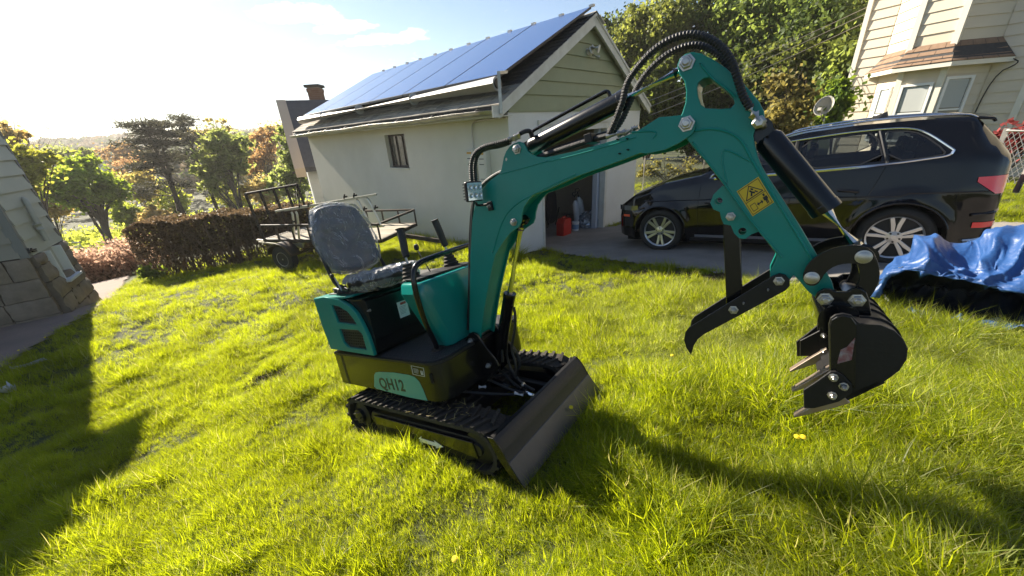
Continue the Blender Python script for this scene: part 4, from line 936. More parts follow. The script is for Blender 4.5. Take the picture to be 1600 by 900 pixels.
# gutter: half-round trough, its far end sagging a little
pr = []
for i in range(11): a = math.pi + math.pi * i / 10; pr.append((math.cos(a) * .062, math.sin(a) * .062))
pr = [(-.070, .006)] + pr + [(.062, .03)]
rows = []
for d in np.linspace(-.15, GL_ + .2, 24): rows.append([GP(d, -OV - .06 + x, rz(-OV) - .085 + y - .006 * (d > 4.5) * (d - 4.5) + .01 * math.sin(d * 2)) for x, y in pr])
MB().grid(rows).build('gutter', GALV, ga, smooth=True, solid=.004, recalc=False)
for d in np.linspace(.3, GL_ - .2, 8):
    b = MB(); b.tube([GP(d, -OV + .02, rz(-OV) - .03), GP(d, -OV - .06, rz(-OV) - .04), GP(d, -OV - .125, rz(-OV) - .075)], .006, 6); b.build('gutter_strap', GALV, ga)
b = GB(); gbox(b, -.175, -.145, -OV - .14, -OV + .05, rz(-OV) - .19, rz(-OV) - .02); b.build('gutter_end', WOODW, ga)
b = MB(); b.bar(GP(-.19, -OV + .02, 2.13), GP(-.19, -OV + .02, 2.72), .05, .05); b.bar(GP(-.19, -OV + .02, 2.70), GP(-.19, -OV + .20, 2.72), .05, .04); b.build('end_bracket', GALV, ga)
# solar panels: rails, drum-like end pipe along the low edge
PVM = bpy.data.materials.new('solar_glass'); PVM.use_nodes = True; t = PVM.node_tree; bb = t.nodes['Principled BSDF']
bb.inputs['Base Color'].default_value = (.03, .085, .26, 1); bb.inputs['Roughness'].default_value = .13; bb.inputs['Specular IOR Level'].default_value = .6; bb.inputs['Coat Weight'].default_value = .35; bb.inputs['Coat Roughness'].default_value = .04
pd0, pd1, npn = -.10, 8.65, 6; pw = (pd1 - pd0) / npn
T0, Z0, T1, Z1 = -.20, 2.70, 2.42, 3.97
for i in range(npn):
    d0 = pd0 + pw * i + .012; d1 = pd0 + pw * (i + 1) - .012
    def pq(x0, x1, y0, y1, lift): return [GP(x, T0 + (T1 - T0) * y, Z0 + (Z1 - Z0) * y + l) for l in lift for x, y in ((x0, y0), (x1, y0), (x1, y1), (x0, y1))]
    b = MB(); b.add(pq(d0, d1, 0, 1, (-.04, 0)), RF); pn = b.build('solar_panel', mat('panel_frame', (.02, .02, .022), .4, metal=.5), ga)
    MB().add(pq(d0 + .012, d1 - .012, .006, .994, (.0005, .003)), RF).build('panel_glass', PVM, pn)
    for dd in (d0, (d0 + d1) / 2):
        b = MB(); b.obox(GP(dd, T1 + .02, Z1 + .015), GD * .05, GT * .03, ZV * .018); b.build('panel_clamp', GALV, ga)
b = MB(); b.cyl(GP(pd0 + .02, T0 - .07, Z0 - .13), GP(pd1 + .1, T0 - .07, Z0 - .13), .105, seg=24); b.build('edge_skirt_pipe', mat('grey_plastic', (.46, .46, .46), .5, col2=(.36, .36, .35), nscale=4), ga, smooth=True)
for dd in (2.3, 4.7, 6.9):
    b = MB(); b.cyl(GP(dd, T0 - .07, Z0 - .13), GP(dd + .03, T0 - .07, Z0 - .13), .108, seg=24); b.build('pipe_joint', mat('grey_plastic', (0,0,0)), ga, smooth=True)
b = MB(); b.cyl(GP(pd0 - .01, T0 - .07, Z0 - .13), GP(pd0 + .02, T0 - .07, Z0 - .13), .075, seg=20); b.build('pipe_cap', mat('black_plastic', (.012, .012, .013), .4), ga)
# window
b = GB(); gbox(b, 3.34, 4.23, .12, .16, 1.2, 1.955); wn = b.build('window', mat('old_glass', (.045, .042, .038), .15, col2=(.16, .14, .12), nscale=6, nmix=.5, coat=.6), ga)
DW = mat('brown_frame', (.07, .055, .045), .7)
for q in ((3.335, 3.38, 1.2, 1.957), (4.19, 4.236, 1.2, 1.957), (3.335, 4.236, 1.2, 1.245), (3.335, 4.236, 1.915, 1.957), (3.60, 3.625, 1.2, 1.95), (3.89, 3.915, 1.2, 1.95)):
    b = GB(); gbox(b, q[0], q[1], .095, .125, q[2], q[3]); b.build('window_bar', DW, wn)
b = GB(); gbox(b, 3.32, 4.25, -.02, .1, 1.165, 1.2); b.build('window_sill', STUC, ga, bevel=.006)
# conduit, electrical boxes and paper notices on the side wall
b = MB(); b.tube(chaikin([GP(-.0, -.035, 2.08), GP(.6, -.03, 2.08), GP(.86, -.03, 2.06), GP(.92, -.03, 1.95), GP(.93, -.03, 1.6)], 2), .013, 8); b.build('conduit', GALV, ga, smooth=True)
CREAM = mat('meter_box_paint', (.60, .58, .51), .5)
for i, (d0, d1, z0, z1, dep) in enumerate(((.86, 1.10, .82, 1.58, .10), (.50, .74, .86, 1.56, .12))):
    b = GB(); gbox(b, d0, d1, -dep, -.001, z0, z1); bx = b.build('electrical_box', CREAM, ga, bevel=.008)
    b = GB(); gbox(b, d0 + .03, d1 - .03, -dep - .006, -dep + .002, z0 + .12, z1 - .05); b.build('box_cover', CREAM, bx, bevel=.003)
    for j, (zz, hh, m_) in enumerate(((.93, .035, mat('label_orange', (.55, .30, .03), .6)), (.80, .014, DK), (.66, .014, DK), (.28, .012, DK), (.12, .05, mat('label_red', (.45, .08, .03), .6)))):
        zc_ = z0 + (z1 - z0) * zz; b = GB(); gbox(b, d0 + .05, d1 - .06, -dep - .008, -dep - .0062, zc_ - hh / 2, zc_ + hh / 2); b.build('box_label', m_, bx)
b = GB(); gbox(b, .25, .40, -.05, -.001, .82, 1.02); b.build('junction_box', mat('brown_box', (.15, .08, .06), .7), ga, bevel=.004)
# flood light under the gable peak
b = MB(); b.cyl(GP(-.03, RT - .02, RZ - .62), GP(-.10, RT - .02, RZ - .60), .07, seg=16); b.cyl(GP(-.10, RT + .0, RZ - .56), GP(-.24, RT + .04, RZ - .60), .055, .075, seg=20); b.cyl(GP(-.10, RT + .02, RZ - .68), GP(-.20, RT + .12, RZ - .74), .03, .04, seg=12)
b.build('floodlight', WOODW, ga, smooth=True)
b = MB(); b.obox(GP(-.17, RT + .14, RZ - .10), GT * .10 + ZV * -.056, GD * .07, ZV * .006); b.build('ridge_flashing', GALV, ga)

# ---- things inside the garage door
def thing1(name, mb, m, label, cat, group=None, **kw):
    o = mb.build(name, m, None, **kw); return tag(o, label, cat, group)
def DOORP(px, py, d): return onp(px, py, GP(d, 0, 0), GD)
jp = DOORP(881, 358, .5); jz = FZ
jc = empty('jerry_can', rotM((jp[0], jp[1], FZ), R(-40)), 'red plastic fuel can standing just inside the garage door', 'fuel can')
REDP = mat('red_plastic', (.42, .015, .012), .4, bump=.1, bscale=20)
b = MB(); b.plate([(-.17, 0), (.17, 0), (.185, .02), (.185, .36), (.14, .42), (-.11, .42), (-.185, .33), (-.185, .02)], [], lambda x, y, d: (d, x, y), -.11, .11); b.build('can_body', REDP, jc, local=True, bevel=.02, bseg=3, smooth=True)
b = MB(); b.tube(chaikin([(0, -.08, .41), (0, -.06, .46), (0, .06, .46), (0, .09, .41)], 2), .018, 10); b.build('handle', REDP, jc, local=True, smooth=True)
b = MB(); b.cyl((0, .13, .40), (0, .16, .47), .028, seg=14); b.build('cap', mat('black_plastic', (0,0,0)), jc, local=True)
bp_ = DOORP(899, 359, .5)
bk = empty('pail', rotM((bp_[0], bp_[1], FZ), R(-40)), 'small white paint pail beside the red fuel can', 'pail')
b = MB(); b.lathe((0, 0, 0), (0, 0, 1), [(0, .085), (.21, .092), (.215, .097), (.23, .097), (.232, .08)], 24); b.build('pail_body', mat('white_plastic', (.55, .57, .58), .5), bk, local=True, smooth=True)
b = MB(); b.lathe((0, 0, .05), (0, 0, 1), [(0, .0885), (.0, .0886), (.12, .0915), (.12, .0900)], 24); b.build('pail_label', mat('blue_label', (.15, .25, .4), .5), bk, local=True)
b = MB(); b.tube([(0, .095 * math.cos(a), .20 + .07 * math.sin(a)) for a in np.linspace(0, math.pi, 12)], .003, 6); b.build('bail_handle', STEEL, bk, local=True)
# clear plastic bag of odds and ends
bgp = DOORP(924, 354, .45); bgo = empty('plastic_bag', rotM((bgp[0], bgp[1], FZ), 0), 'crumpled clear and silver plastic bag on the garage floor', 'bag')
V_ = []; nn1, nn2 = 26, 14
for i in range(nn2 + 1):
    row = []
    for j in range(nn1 + 1):
        ph = math.pi * .5 * i / nn2; th_ = 2 * math.pi * j / nn1; q = .8 + .5 * float(vnoise(3 + 2 * math.cos(th_) * math.cos(ph), 3 + 2 * math.sin(th_) * math.cos(ph) + 2 * ph, .35, 21))
        row.append((.33 * q * math.cos(ph) * math.cos(th_), .33 * q * math.cos(ph) * math.sin(th_), .36 * q * math.sin(ph)))
    V_.append(row)
MB().grid(V_).build('bag_film', mat('silver_plastic', (.6, .66, .74), .25, metal=.5, col2=(.10, .12, .15), nscale=12, nmix=.3, bump=.8, bscale=14), bgo, local=True)
# two bottles/sprayers behind
for i, (px, py, lab, tilt, hh, rr0) in enumerate(((903, 345, 'white garden sprayer leaning left behind the pail in the garage', .22, .52, .085), (911, 348, 'taller pale sprayer bottle leaning beside the plastic bag in the garage', .32, .62, .10))):
    p_ = DOORP(px, py, .8); sp_ = empty('garden_sprayer', Matrix.Translation((p_[0], p_[1], FZ)) @ Matrix.Rotation(tilt, 4, Vector((-GT[1], GT[0], 0)) * -1), lab, 'sprayer')
    b = MB(); b.lathe((0, 0, .25), (0, 0, 1), [(0, rr0 * .9), (.03, rr0), (hh * .65, rr0 * .95), (hh * .8, rr0 * .5), (hh * .86, rr0 * .3)], 20); b.lathe((0, 0, 0), (0, 0, 1), [(0, rr0), (.25, rr0)], 20); b.build('tank', mat('sprayer_plastic', (.70, .70, .72), .5), sp_, local=True, smooth=True)
    b = MB(); b.cyl((0, 0, .25 + hh * .85), (0, 0, .25 + hh * 1.1), .02, seg=10); b.tube([(.05 * math.cos(a), 0, .30 + hh * 1.1 + .05 * math.sin(a)) for a in np.linspace(0, 6.28, 14)], .012, 8); b.build('pump_handle', mat('black_plastic', (0,0,0)), sp_, local=True)
p_ = DOORP(862, 352, 1.3); oc = empty('folded_chair', rotM((p_[0], p_[1], FZ), R(-40)), 'dark folded chair back standing in the shade behind the fuel can', 'chair')
b = MB(); b.plate(chaikin([(-.28, .1), (.28, .1), (.20, .9), (.1, 1.02), (-.05, 1.02), (-.16, .95), (-.24, .7)], 2, True), [], lambda x, y, d: (d, x, y), -.03, .03); b.build('backrest', mat('black_fabric', (.008, .008, .01), .9), oc, local=True)
for s in (-1, 1): b = MB(); b.bar((0, s * .2, 0), (.12, s * .2, .5), .02, .02); b.build('leg', BLKS, oc, local=True)

# ================================================================== BACK HOUSE behind the garage
SIDW = mat('white_siding', (.62, .63, .62), .6)
SLATE = mat('slate_roof', (.055, .055, .062), .8, col2=(.08, .08, .088), nscale=6, island=.1, bump=.3, bscale=50)
TAN = mat('tan_fascia', (.55, .43, .31), .7)
bd_ = 19.0
def AD(px, py, dist): d = ray(px, py); return CAM + d * dist / math.hypot(d[0], d[1])
h0 = AD(433, 157, bd_); 
bh = empty('white_house', (h0[0], h0[1], -2.5), 'white sided house with dark roof and brick chimney behind the garage', 'house')
hx = azv(28); hy = azv(118)      # gable facing us to the left; ridge runs right
A = h0.copy()
def HP(a, c, z): return np.array([A[0], A[1], 0]) + hx * a + hy * c + ZV * z
zr = A[2]; ze = AD(458, 262, bd_)[2] + .1
rn = 2.6
MB().add([HP(0, 0, zr), HP(9, 0, zr), HP(9, -rn, ze), HP(0.0, -rn, ze), HP(0, 0, zr - .18), HP(9, 0, zr - .18), HP(9, -rn, ze - .18), HP(0, -rn, ze - .18)], [(0,1,2,3),(7,6,5,4),(0,3,7,4),(3,2,6,7),(0,4,5,1),(1,5,6,2)]).build('roof_slope', SLATE, bh)
MB().add([HP(0, 0, zr), HP(9, 0, zr), HP(9, rn, ze), HP(0.0, rn, ze), HP(0, 0, zr - .18), HP(9, 0, zr - .18), HP(9, rn, ze - .18), HP(0, rn, ze - .18)], [(0,1,2,3),(7,6,5,4),(0,3,7,4),(3,2,6,7),(0,4,5,1),(1,5,6,2)]).build('roof_slope', SLATE, bh)
MB().add([HP(-.05, 0, zr + .02), HP(-.05, -rn - .05, ze - .02), HP(-.05, -rn - .05, ze - .34), HP(-.05, 0, zr - .34), HP(.30, 0, zr + .02), HP(.30, -rn - .05, ze - .02), HP(.30, -rn - .05, ze - .34), HP(.30, 0, zr - .34)], [(0,1,2,3),(7,6,5,4),(0,3,7,4),(3,2,6,7),(0,4,5,1),(1,5,6,2)]).build('rake_board', TAN, bh)
k = 0; z = -2.6
while z < ze:
    MB().add([HP(.35, -rn + .42, z), HP(9, -rn + .42, z), HP(9, -rn + .45, z + .19), HP(.35, -rn + .45, z + .19), HP(.35, -rn + .5, z), HP(9, -rn + .5, z), HP(9, -rn + .5, z + .19), HP(.35, -rn + .5, z + .19)], [(0,1,2,3),(0,4,5,1),(0,3,7,4)]).build('siding_board', SIDW, bh, recalc=False); z += .19
MB().add([HP(.36, -rn + .5, -2.6), HP(.36, rn - .5, -2.6), HP(.36, rn - .5, ze), HP(.36, 0, zr - .3), HP(.36, -rn + .5, ze), HP(.5, -rn + .5, -2.6), HP(.5, rn - .5, -2.6), HP(.5, rn - .5, ze), HP(.5, 0, zr - .3), HP(.5, -rn + .5, ze)], [(0,1,2,3,4),(5,9,8,7,6),(0,4,9,5)]).build('gable_wall', SIDW, bh)
BRK = mat('chimney_brick', (.16, .085, .055), .9, island=.25, bump=.4, bscale=60)
cc0 = AD(499, 168, bd_ + .6); ct = AD(497, 133, bd_ + .6)[2]; cz0 = AD(499, 175, bd_ + .6)[2] - .5
ch = MB(); ch.box((cc0[0] - .23, cc0[1] - .23, cz0 - .6), (cc0[0] + .23, cc0[1] + .23, ct - .1)); cho = ch.build('chimney', mat('mortar', (.25, .2, .17), .95), bh)
bw, bh2 = .2, .07
for r in range(int((ct - .12 - cz0) / bh2)):
    z0 = cz0 + r * bh2
    ext = .03 if z0 > ct - .30 else 0
    for side in range(4):
        for i in range(3):
            s0 = -.24 + (i - (.5 if r % 2 else 0)) * .2; s1 = s0 + .19; s0 = max(s0, -.24); s1 = min(s1, .24)
            if s1 - s0 < .03: continue
            w0 = .225; w1 = .245 + ext
            lo = (s0, -w1, z0) if side in (0, 2) else (-w1, s0, z0); hi = (s1, -w0, z0 + .062) if side in (0, 2) else (-w0, s1, z0 + .062)
            if side in (2, 3): lo = (-lo[0], -lo[1], lo[2]); hi = (-hi[0], -hi[1], hi[2])
            l = tuple(min(a, c) for a, c in zip(lo, hi)); h_ = tuple(max(a, c) for a, c in zip(lo, hi))
            MB().box((cc0[0] + l[0], cc0[1] + l[1], l[2]), (cc0[0] + h_[0], cc0[1] + h_[1], h_[2])).build('brick', BRK, cho, recalc=False)
b = MB(); b.box((cc0[0] - .31, cc0[1] - .31, ct - .1), (cc0[0] + .31, cc0[1] + .31, ct)); b.build('chimney_cap', mat('dark_cap', (.04, .035, .03), .8), bh)

# ================================================================== LEFT HOUSE
LSID = mat('grey_green_siding', (.47, .46, .36), .6, col2=(.42, .41, .32), nscale=3, nmix=.8, bump=.06, bscale=40)
LSID2 = mat('tan_grey_siding', (.30, .27, .21), .7, col2=(.26, .235, .18), nscale=3, nmix=.8, bump=.06, bscale=40)
Q0 = np.array([-7.457, 5.535]); K0 = np.array([-8.207, 6.647]); lw_ = (K0 - Q0) / np.linalg.norm(K0 - Q0); LWID = float(np.linalg.norm(K0 - Q0)); ln = np.array([lw_[1], -lw_[0]]); ln = ln if ln @ Q0 < 0 or True else ln
if ln[0] < 0: ln = -ln                         # outward normal of the receding wall (to the right)
nw = -lw_                                      # outward normal of the near wall (towards the camera)
nd = -ln                                       # near wall runs to the left
def LP(a, c, z): return np.array([*(Q0 + lw_ * a + nd * c), z])   # a: away, c: left
lh = empty('grey_house', (Q0[0], Q0[1], -.5), 'grey-green sided house with rough stone foundation at the left edge', 'house')
def board(parent, p0, p1, nrm, z0, z1, m, name='siding_board', out=.034):
    """clapboard between ground points p0,p1 (xy); nrm outward"""
    p0 = np.array(p0, float); p1 = np.array(p1, float); nrm = np.array(nrm, float)
    def V3(p, o, z): q = p + nrm * o; return (q[0], q[1], z)
    return MB().add([V3(p0, out, z0), V3(p1, out, z0), V3(p1, .003, z1), V3(p0, .003, z1), V3(p0, 0, z0), V3(p1, 0, z0), V3(p1, 0, z1), V3(p0, 0, z1)], [(0,1,2,3), (0,4,5,1), (0,3,7,4), (1,5,6,2)]).build(name, m, parent, recalc=False)
def house_box(parent, pts, z0, z1, m, name='wall'):
    n = len(pts); b = MB(); b.add([(p[0], p[1], z0) for p in pts] + [(p[0], p[1], z1) for p in pts], [tuple(range(n))[::-1], tuple(range(n, 2*n))] + [(i, (i+1) % n, n + (i+1) % n, n + i) for i in range(n)]); return b.build(name, m, parent)
zs = .52; ZT = 3.6
house_box(lh, [Q0, K0, K0 + nd * 7, Q0 + nd * 7], zs, ZT, LSID2)
z = zs
while z < ZT:
    z1 = min(z + .232, ZT)
    board(lh, LP(.06, 0, 0)[:2], LP(LWID - .02, 0, 0)[:2], ln, z, z1, LSID)
    board(lh, LP(0, 7, 0)[:2], LP(0, .07, 0)[:2], nw, z, z1, LSID2); z += .232
for c0 in ((0, 0), (LWID, 0)):
    p = LP(c0[0], 0, 0)[:2]; s_ = 1 if c0[0] == 0 else -1
    b = MB(); vs = []
    for zz in (zs - .02, ZT): vs += [(*(p + ln * .022 + nw * s_ * .022), zz), (*(p + ln * .022 - nw * s_ * .05), zz), (*(p - ln * .09 - nw * s_ * .05), zz), (*(p - ln * .09 + nw * s_ * .022), zz)]
    b.add(vs, [(0,1,2,3),(7,6,5,4),(0,4,5,1),(1,5,6,2),(2,6,7,3),(3,7,4,0)]); b.build('corner_trim', mat('corner_paint', (.12, .115, .10), .6) if s_ < 0 else mat('corner_grey', (.2, .195, .17), .6), lh)
# far mass of the house behind, and roof with overhang
MB().add([(*(Q0 + nw * .35 + ln * .35), ZT), (*(K0 - nw * .3 + ln * .35), ZT), (*(K0 - nw * .3 + nd * 7.3), ZT), (*(Q0 + nw * .35 + nd * 7.3), ZT)] + [(*(Q0 + nw * .35 + ln * .35), ZT + .16), (*(K0 - nw * .3 + ln * .35), ZT + .16), (*(K0 - nw * .3 + nd * 7.3), ZT + .16), (*(Q0 + nw * .35 + nd * 7.3), ZT + .16)], RF).build('eave', WOODW, lh)
c1 = Q0 + nw * .35; c2 = K0 - nw * .3
MB().add([(*(c1 + ln * .35), ZT + .16), (*(c2 + ln * .35), ZT + .16), (*(c2 + nd * 3.6), ZT + 2.3), (*(c1 + nd * 3.6), ZT + 2.3), (*(c1 + nd * 7.3), ZT + .16), (*(c2 + nd * 7.3), ZT + .16)], [(0,1,2,3),(3,2,5,4),(0,3,4),(1,5,2)]).build('roof', SLATE, lh)
# stone foundation: irregular blocks bulging from a core
STONE = mat('foundation_stone', (.12, .092, .065), .95, col2=(.26, .205, .145), nscale=5, nmix=.8, island=.22, bump=.9, bscale=22)
house_box(lh, [Q0 - ln * .05 - nw * .05, K0 - ln * .05 + nw * .05, K0 + nd * 7, Q0 + nd * 7 - nw * .05], -1.6, zs - .005, mat('foundation_mortar', (.10, .088, .072), .95, bump=.6), 'foundation_core')
rs_ = np.random.default_rng(11)
def stone(p0, along, nrm, s0, s1, z0, z1, flare):
    b = MB(); vs = []; na, nb_ = 5, 4
    for i in range(na + 1):
        for j in range(nb_ + 1):
            u, v = i / na, j / nb_; e = min(u, 1 - u, v, 1 - v); dep = .045 + .022 * min(1, e * 5) + rs_.uniform(-.016, .016) + flare * (1 - (z0 + (z1 - z0) * v - (-.75)) / 1.3)
            q = p0 + along * (s0 + (s1 - s0) * u + (rs_.uniform(-.008, .008))) + nrm * dep; vs.append((q[0], q[1], z0 + (z1 - z0) * v + rs_.uniform(-.006, .006)))
    fs = [(i * (nb_+1) + j, (i+1) * (nb_+1) + j, (i+1) * (nb_+1) + j + 1, i * (nb_+1) + j + 1) for i in range(na) for j in range(nb_)]
    # skirt back to the wall
    ring = [i * (nb_+1) for i in range(na+1)] + [na * (nb_+1) + j for j in range(1, nb_+1)] + [i * (nb_+1) + nb_ for i in range(na-1, -1, -1)] + [j for j in range(nb_-1, 0, -1)]
    k = len(vs)
    for r in ring: q = np.array(vs[r]); vs.append((q[0] - nrm[0] * .12, q[1] - nrm[1] * .12, q[2]))
    m = len(ring); fs += [(ring[i], k + i, k + (i+1) % m, ring[(i+1) % m]) for i in range(m)]
    b.add(vs, fs); return b.build('stone', STONE, lh, smooth=True, auto=50)
for (p0, al, nr, L, gap) in ((Q0, lw_, ln, LWID, (.42, .92, .02, .40)), (Q0 + nd * 4.2, -nd, nw, 4.2, None)):
    z = -1.05; r = 0
    while z < zs - .02:
        hh = min(rs_.uniform(.24, .36), zs - .005 - z)
        if zs - (z + hh) < .12: hh = zs - .005 - z
        s = 0 if r % 2 == 0 else -.0
        while s < L - .02:
            ww = rs_.uniform(.35, .62); e = min(s + ww, L)
            if L - e < .15: e = L
            if gap and z > -.12 and s < gap[1] and e > gap[0]:
                if s < gap[0] - .1: stone(p0, al, nr, s, gap[0], z, z + hh - .012, .05)
                s = gap[1]; continue
            stone(p0, al, nr, s + .008, e - .008, z, z + hh - .012, .05 if gap else .03); s = e
        z += hh; r += 1
b = MB()
def lbox(b, a0, a1, o0, o1, z0, z1):
    q = lambda a, o, z: (*(Q0 + lw_ * a + ln * o), z)
    return b.add([q(a0,o0,z0),q(a1,o0,z0),q(a1,o1,z0),q(a0,o1,z0),q(a0,o0,z1),q(a1,o0,z1),q(a1,o1,z1),q(a0,o1,z1)], RF)
lbox(b, .44, .90, -.04, -.01, .0, .50); wn = b.build('cellar_window', mat('cellar_glass', (.5, .48, .42), .4), lh)
for q in ((.42, .46), (.88, .92)): b = MB(); lbox(b, q[0], q[1], -.03, .10, -.02, .50); b.build('window_frame', WHITE, wn)
b = MB(); lbox(b, .38, .96, -.02, .16, -.06, -.015); b.build('window_sill', mat('sill_paint', (.55, .57, .6), .5), wn, bevel=.006)
# vent pipe down the siding, house fittings
def LW(px, py, off=.07): return on_plane(px, py, np.array([*(Q0 + ln * off), 0]), np.array([*ln, 0]))
b = MB(); b.tube(chaikin([LW(36, 311, .02), LW(40, 313), LW(55, 342), LW(74, 376)], 1), .038, 12); b.cyl(LW(58, 350), LW(63, 358), .052, seg=14); b.build('vent_pipe', mat('pipe_paint', (.44, .43, .37), .5), lh, smooth=True)
b = MB(); 
for (x0, y0, x1, y1) in ((43, 388, 47, 396), (48, 388, 52, 393), (50, 393, 57, 392), (45, 392, 56, 389)): b.bar(LW(x0, y0, .04), LW(x1, y1, .04), .02, .02)
b.build('wall_bracket', BLKS, lh)
# handrail by the path
hr = []
p0 = hit(147, 430); 
def atd(px, py, ref): d = ray(px, py); return CAM + d * math.hypot(ref[0], ref[1]) / math.hypot(d[0], d[1])
hro = empty('handrail', (p0[0], p0[1], p0[2]), 'white bent pipe handrail standing on the path beside the house', 'handrail')
b = MB(); b.tube(chaikin([atd(148, 432, p0), atd(140, 408, p0), atd(127, 380, p0), atd(116, 387, p0)], 1), .028, 8); b.build('post', mat('rail_paint', (.62, .63, .62), .5), hro, smooth=True)
b = MB(); b.tube(chaikin([atd(97, 380, p0), atd(122, 378, p0), atd(127, 381, p0), atd(121, 388, p0), atd(115, 384, p0)], 2), .026, 8); b.build('rail', mat('rail_paint', (0,0,0)), hro, smooth=True)
b = MB(); b.tube([atd(140, 431, p0), atd(148, 426, p0), atd(153, 433, p0)], .02, 8); b.build('foot', mat('rail_paint', (0,0,0)), hro)

# ================================================================== RIGHT HOUSE with bay
P0 = ray(1335, 92); P0 = P0 / np.hypot(P0[0], P0[1]) * 17; P0 = P0[:2]
w_ = azv(-65)[:2]; n_ = np.array([-.9063, -.4226])
CRM = mat('cream_siding', (.66, .58, .45), .65, col2=(.61, .53, .41), nscale=2.5, nmix=.8, bump=.05, bscale=40)
CRW = mat('cream_trim', (.70, .66, .56), .6)
rh = empty('cream_house', (P0[0], P0[1], -.3), 'tall cream sided house with a two storey bay window at the right edge', 'house')
house_box(rh, [P0, P0 + w_ * 12, P0 + w_ * 12 - n_ * 8, P0 - n_ * 8], -1.2, 9.5, CRM)
S = (.76, 1.56, 2.38, 2.95); DEP = .785
bayp = [P0 + w_ * S[0], P0 + w_ * S[1] + n_ * DEP, P0 + w_ * S[2] + n_ * DEP, P0 + w_ * S[3] + n_ * .0]
house_box(rh, [bayp[0] - n_ * .2, *bayp[:], bayp[3] - n_ * .2], -.8, 9.4, CRM, 'bay_wall')
zt, zb = 3.27, 2.80
lap = .245; z = -.9
while z < 9.3:
    board(rh, P0 + w_ * .1, P0 + w_ * (S[0] - .01), n_, z, z + lap, CRM, out=.028)
    board(rh, P0 + w_ * (S[3] + .01), P0 + w_ * 3.60, n_, z, z + lap, CRM, out=.028)
    board(rh, P0 + w_ * 3.72, P0 + w_ * 9, n_, z, z + lap, CRM, out=.028)
    if not (zb - .25 < z < zt):
        for i in range(3):
            a_, c_ = bayp[i], bayp[i + 1]; dd = (c_ - a_) / np.linalg.norm(c_ - a_); nn_b = np.array([dd[1], -dd[0]]); nn_b = nn_b if nn_b @ n_ > 0 else -nn_b
            board(rh, a_ + dd * .05, c_ - dd * .05, nn_b, z, z + lap, CRM, out=.026)
    z += lap
for p in (P0 + w_ * .05, bayp[1], bayp[2], P0 + w_ * 3.66):
    b = MB(); b.obox((*(p + n_ * .005), 4.2), (*(w_ * .06), 0), (*(n_ * .05), 0), (0, 0, 5.2)); b.build('corner_trim', CRW, rh)
# skirt roof of the bay
ev = [P0 + w_ * .42 + n_ * .06, P0 + w_ * 1.44 + n_ * 1.12, P0 + w_ * 2.56 + n_ * 1.12, P0 + w_ * 3.3 + n_ * .06]
SHB = mat('brown_shingle', (.20, .125, .08), .95, col2=(.26, .17, .11), nscale=10, island=.22, bump=.5, bscale=90)
for i in range(3):
    a0, a1, c0, c1_ = ev[i], ev[i + 1], bayp[i], bayp[i + 1]
    MB().add([(*a0, zb - .10), (*a1, zb - .10), (*a1, zb), (*a0, zb), (*(a0 * .9 + c0 * .1), zb - .1), (*(a1 * .9 + c1_ * .1), zb - .1)], [(0,1,2,3), (0,4,5,1)]).build('eave_board', CRW, rh, recalc=False)
    MB().add([(*a0, zb - .10), (*a1, zb - .10), (*c1_, zb - .08), (*c0, zb - .08)], [(0,3,2,1)]).build('soffit', CRW, rh, recalc=False)
    rows_n = 4
    for r in range(rows_n):
        u0, u1 = r / rows_n, (r + 1) / rows_n + .03; L = np.linalg.norm(a1 - a0); nt_ = max(3, int(L / .30)); 
        for k in range(-1, nt_ + 1):
            s0 = (k + (.5 if r % 2 else 0)) / nt_; s1 = s0 + 1 / nt_ - .012 / L; s0 = max(0, s0); s1 = min(1, s1)
            if s1 - s0 < .02: continue
            def Q(s, u, lift):
                p = (a0 + (a1 - a0) * s) * (1 - u) + (c0 + (c1_ - c0) * s) * u; return (p[0] + n_[0] * lift, p[1] + n_[1] * lift, zb + (zt - zb) * (u ** 1.25) + lift)
            MB().add([Q(s0, u0, .022), Q(s1, u0, .022), Q(s1, min(u1, 1), .006), Q(s0, min(u1, 1), .006), Q(s0, u0, 0), Q(s1, u0, 0)], [(0,1,2,3), (0,4,5,1)]).build('shingle', SHB, rh, recalc=False)
    MB().add([(*a0, zb), (*a1, zb), (*c1_, zt), (*c0, zt)], [(0,1,2,3)]).build('roof_board', SHDK, rh, recalc=False)
GLS = mat('window_glass', (.10, .11, .11), .06, coat=1, col2=(.20, .20, .18), nscale=2.5, nmix=.5, spec=1)
CURT = mat('curtain_white', (.42, .44, .43), .8)
def rwin(a_, c_, s0, s1, z0, z1, lab=''):
    dd = (c_ - a_) / np.linalg.norm(c_ - a_); nn_b = np.array([dd[1], -dd[0]]); nn_b = nn_b if nn_b @ n_ > 0 else -nn_b
    def bx(b, u0, u1, o0, o1, y0, y1):
        q = lambda u, o, z: (*(a_ + dd * u + nn_b * o), z)
        return b.add([q(u0,o0,y0),q(u1,o0,y0),q(u1,o1,y0),q(u0,o1,y0),q(u0,o0,y1),q(u1,o0,y1),q(u1,o1,y1),q(u0,o1,y1)], RF)
    wn = bx(MB(), s0, s1, .0, .035, z0, z1).build('window', GLS, rh)
    for q in ((s0 - .06, s0, z0 - .06, z1 + .06), (s1, s1 + .06, z0 - .06, z1 + .06), (s0, s1, z1, z1 + .06), (s0, s1, z0 - .06, z0)): bx(MB(), q[0], q[1], 0, .075, q[2], q[3]).build('window_frame', WHITE, wn)
    bx(MB(), s0, s1, .02, .055, (z0 + z1) / 2 - .02, (z0 + z1) / 2 + .02).build('sash_bar', WHITE, wn)
    bx(MB(), s0 + .02, s1 - .02, .03, .038, (z0 + z1) / 2 + .05, z1 - .02).build('curtain', CURT, wn)
L1 = np.linalg.norm(bayp[1] - bayp[0]); L2 = np.linalg.norm(bayp[2] - bayp[1]); L3 = np.linalg.norm(bayp[3] - bayp[2])
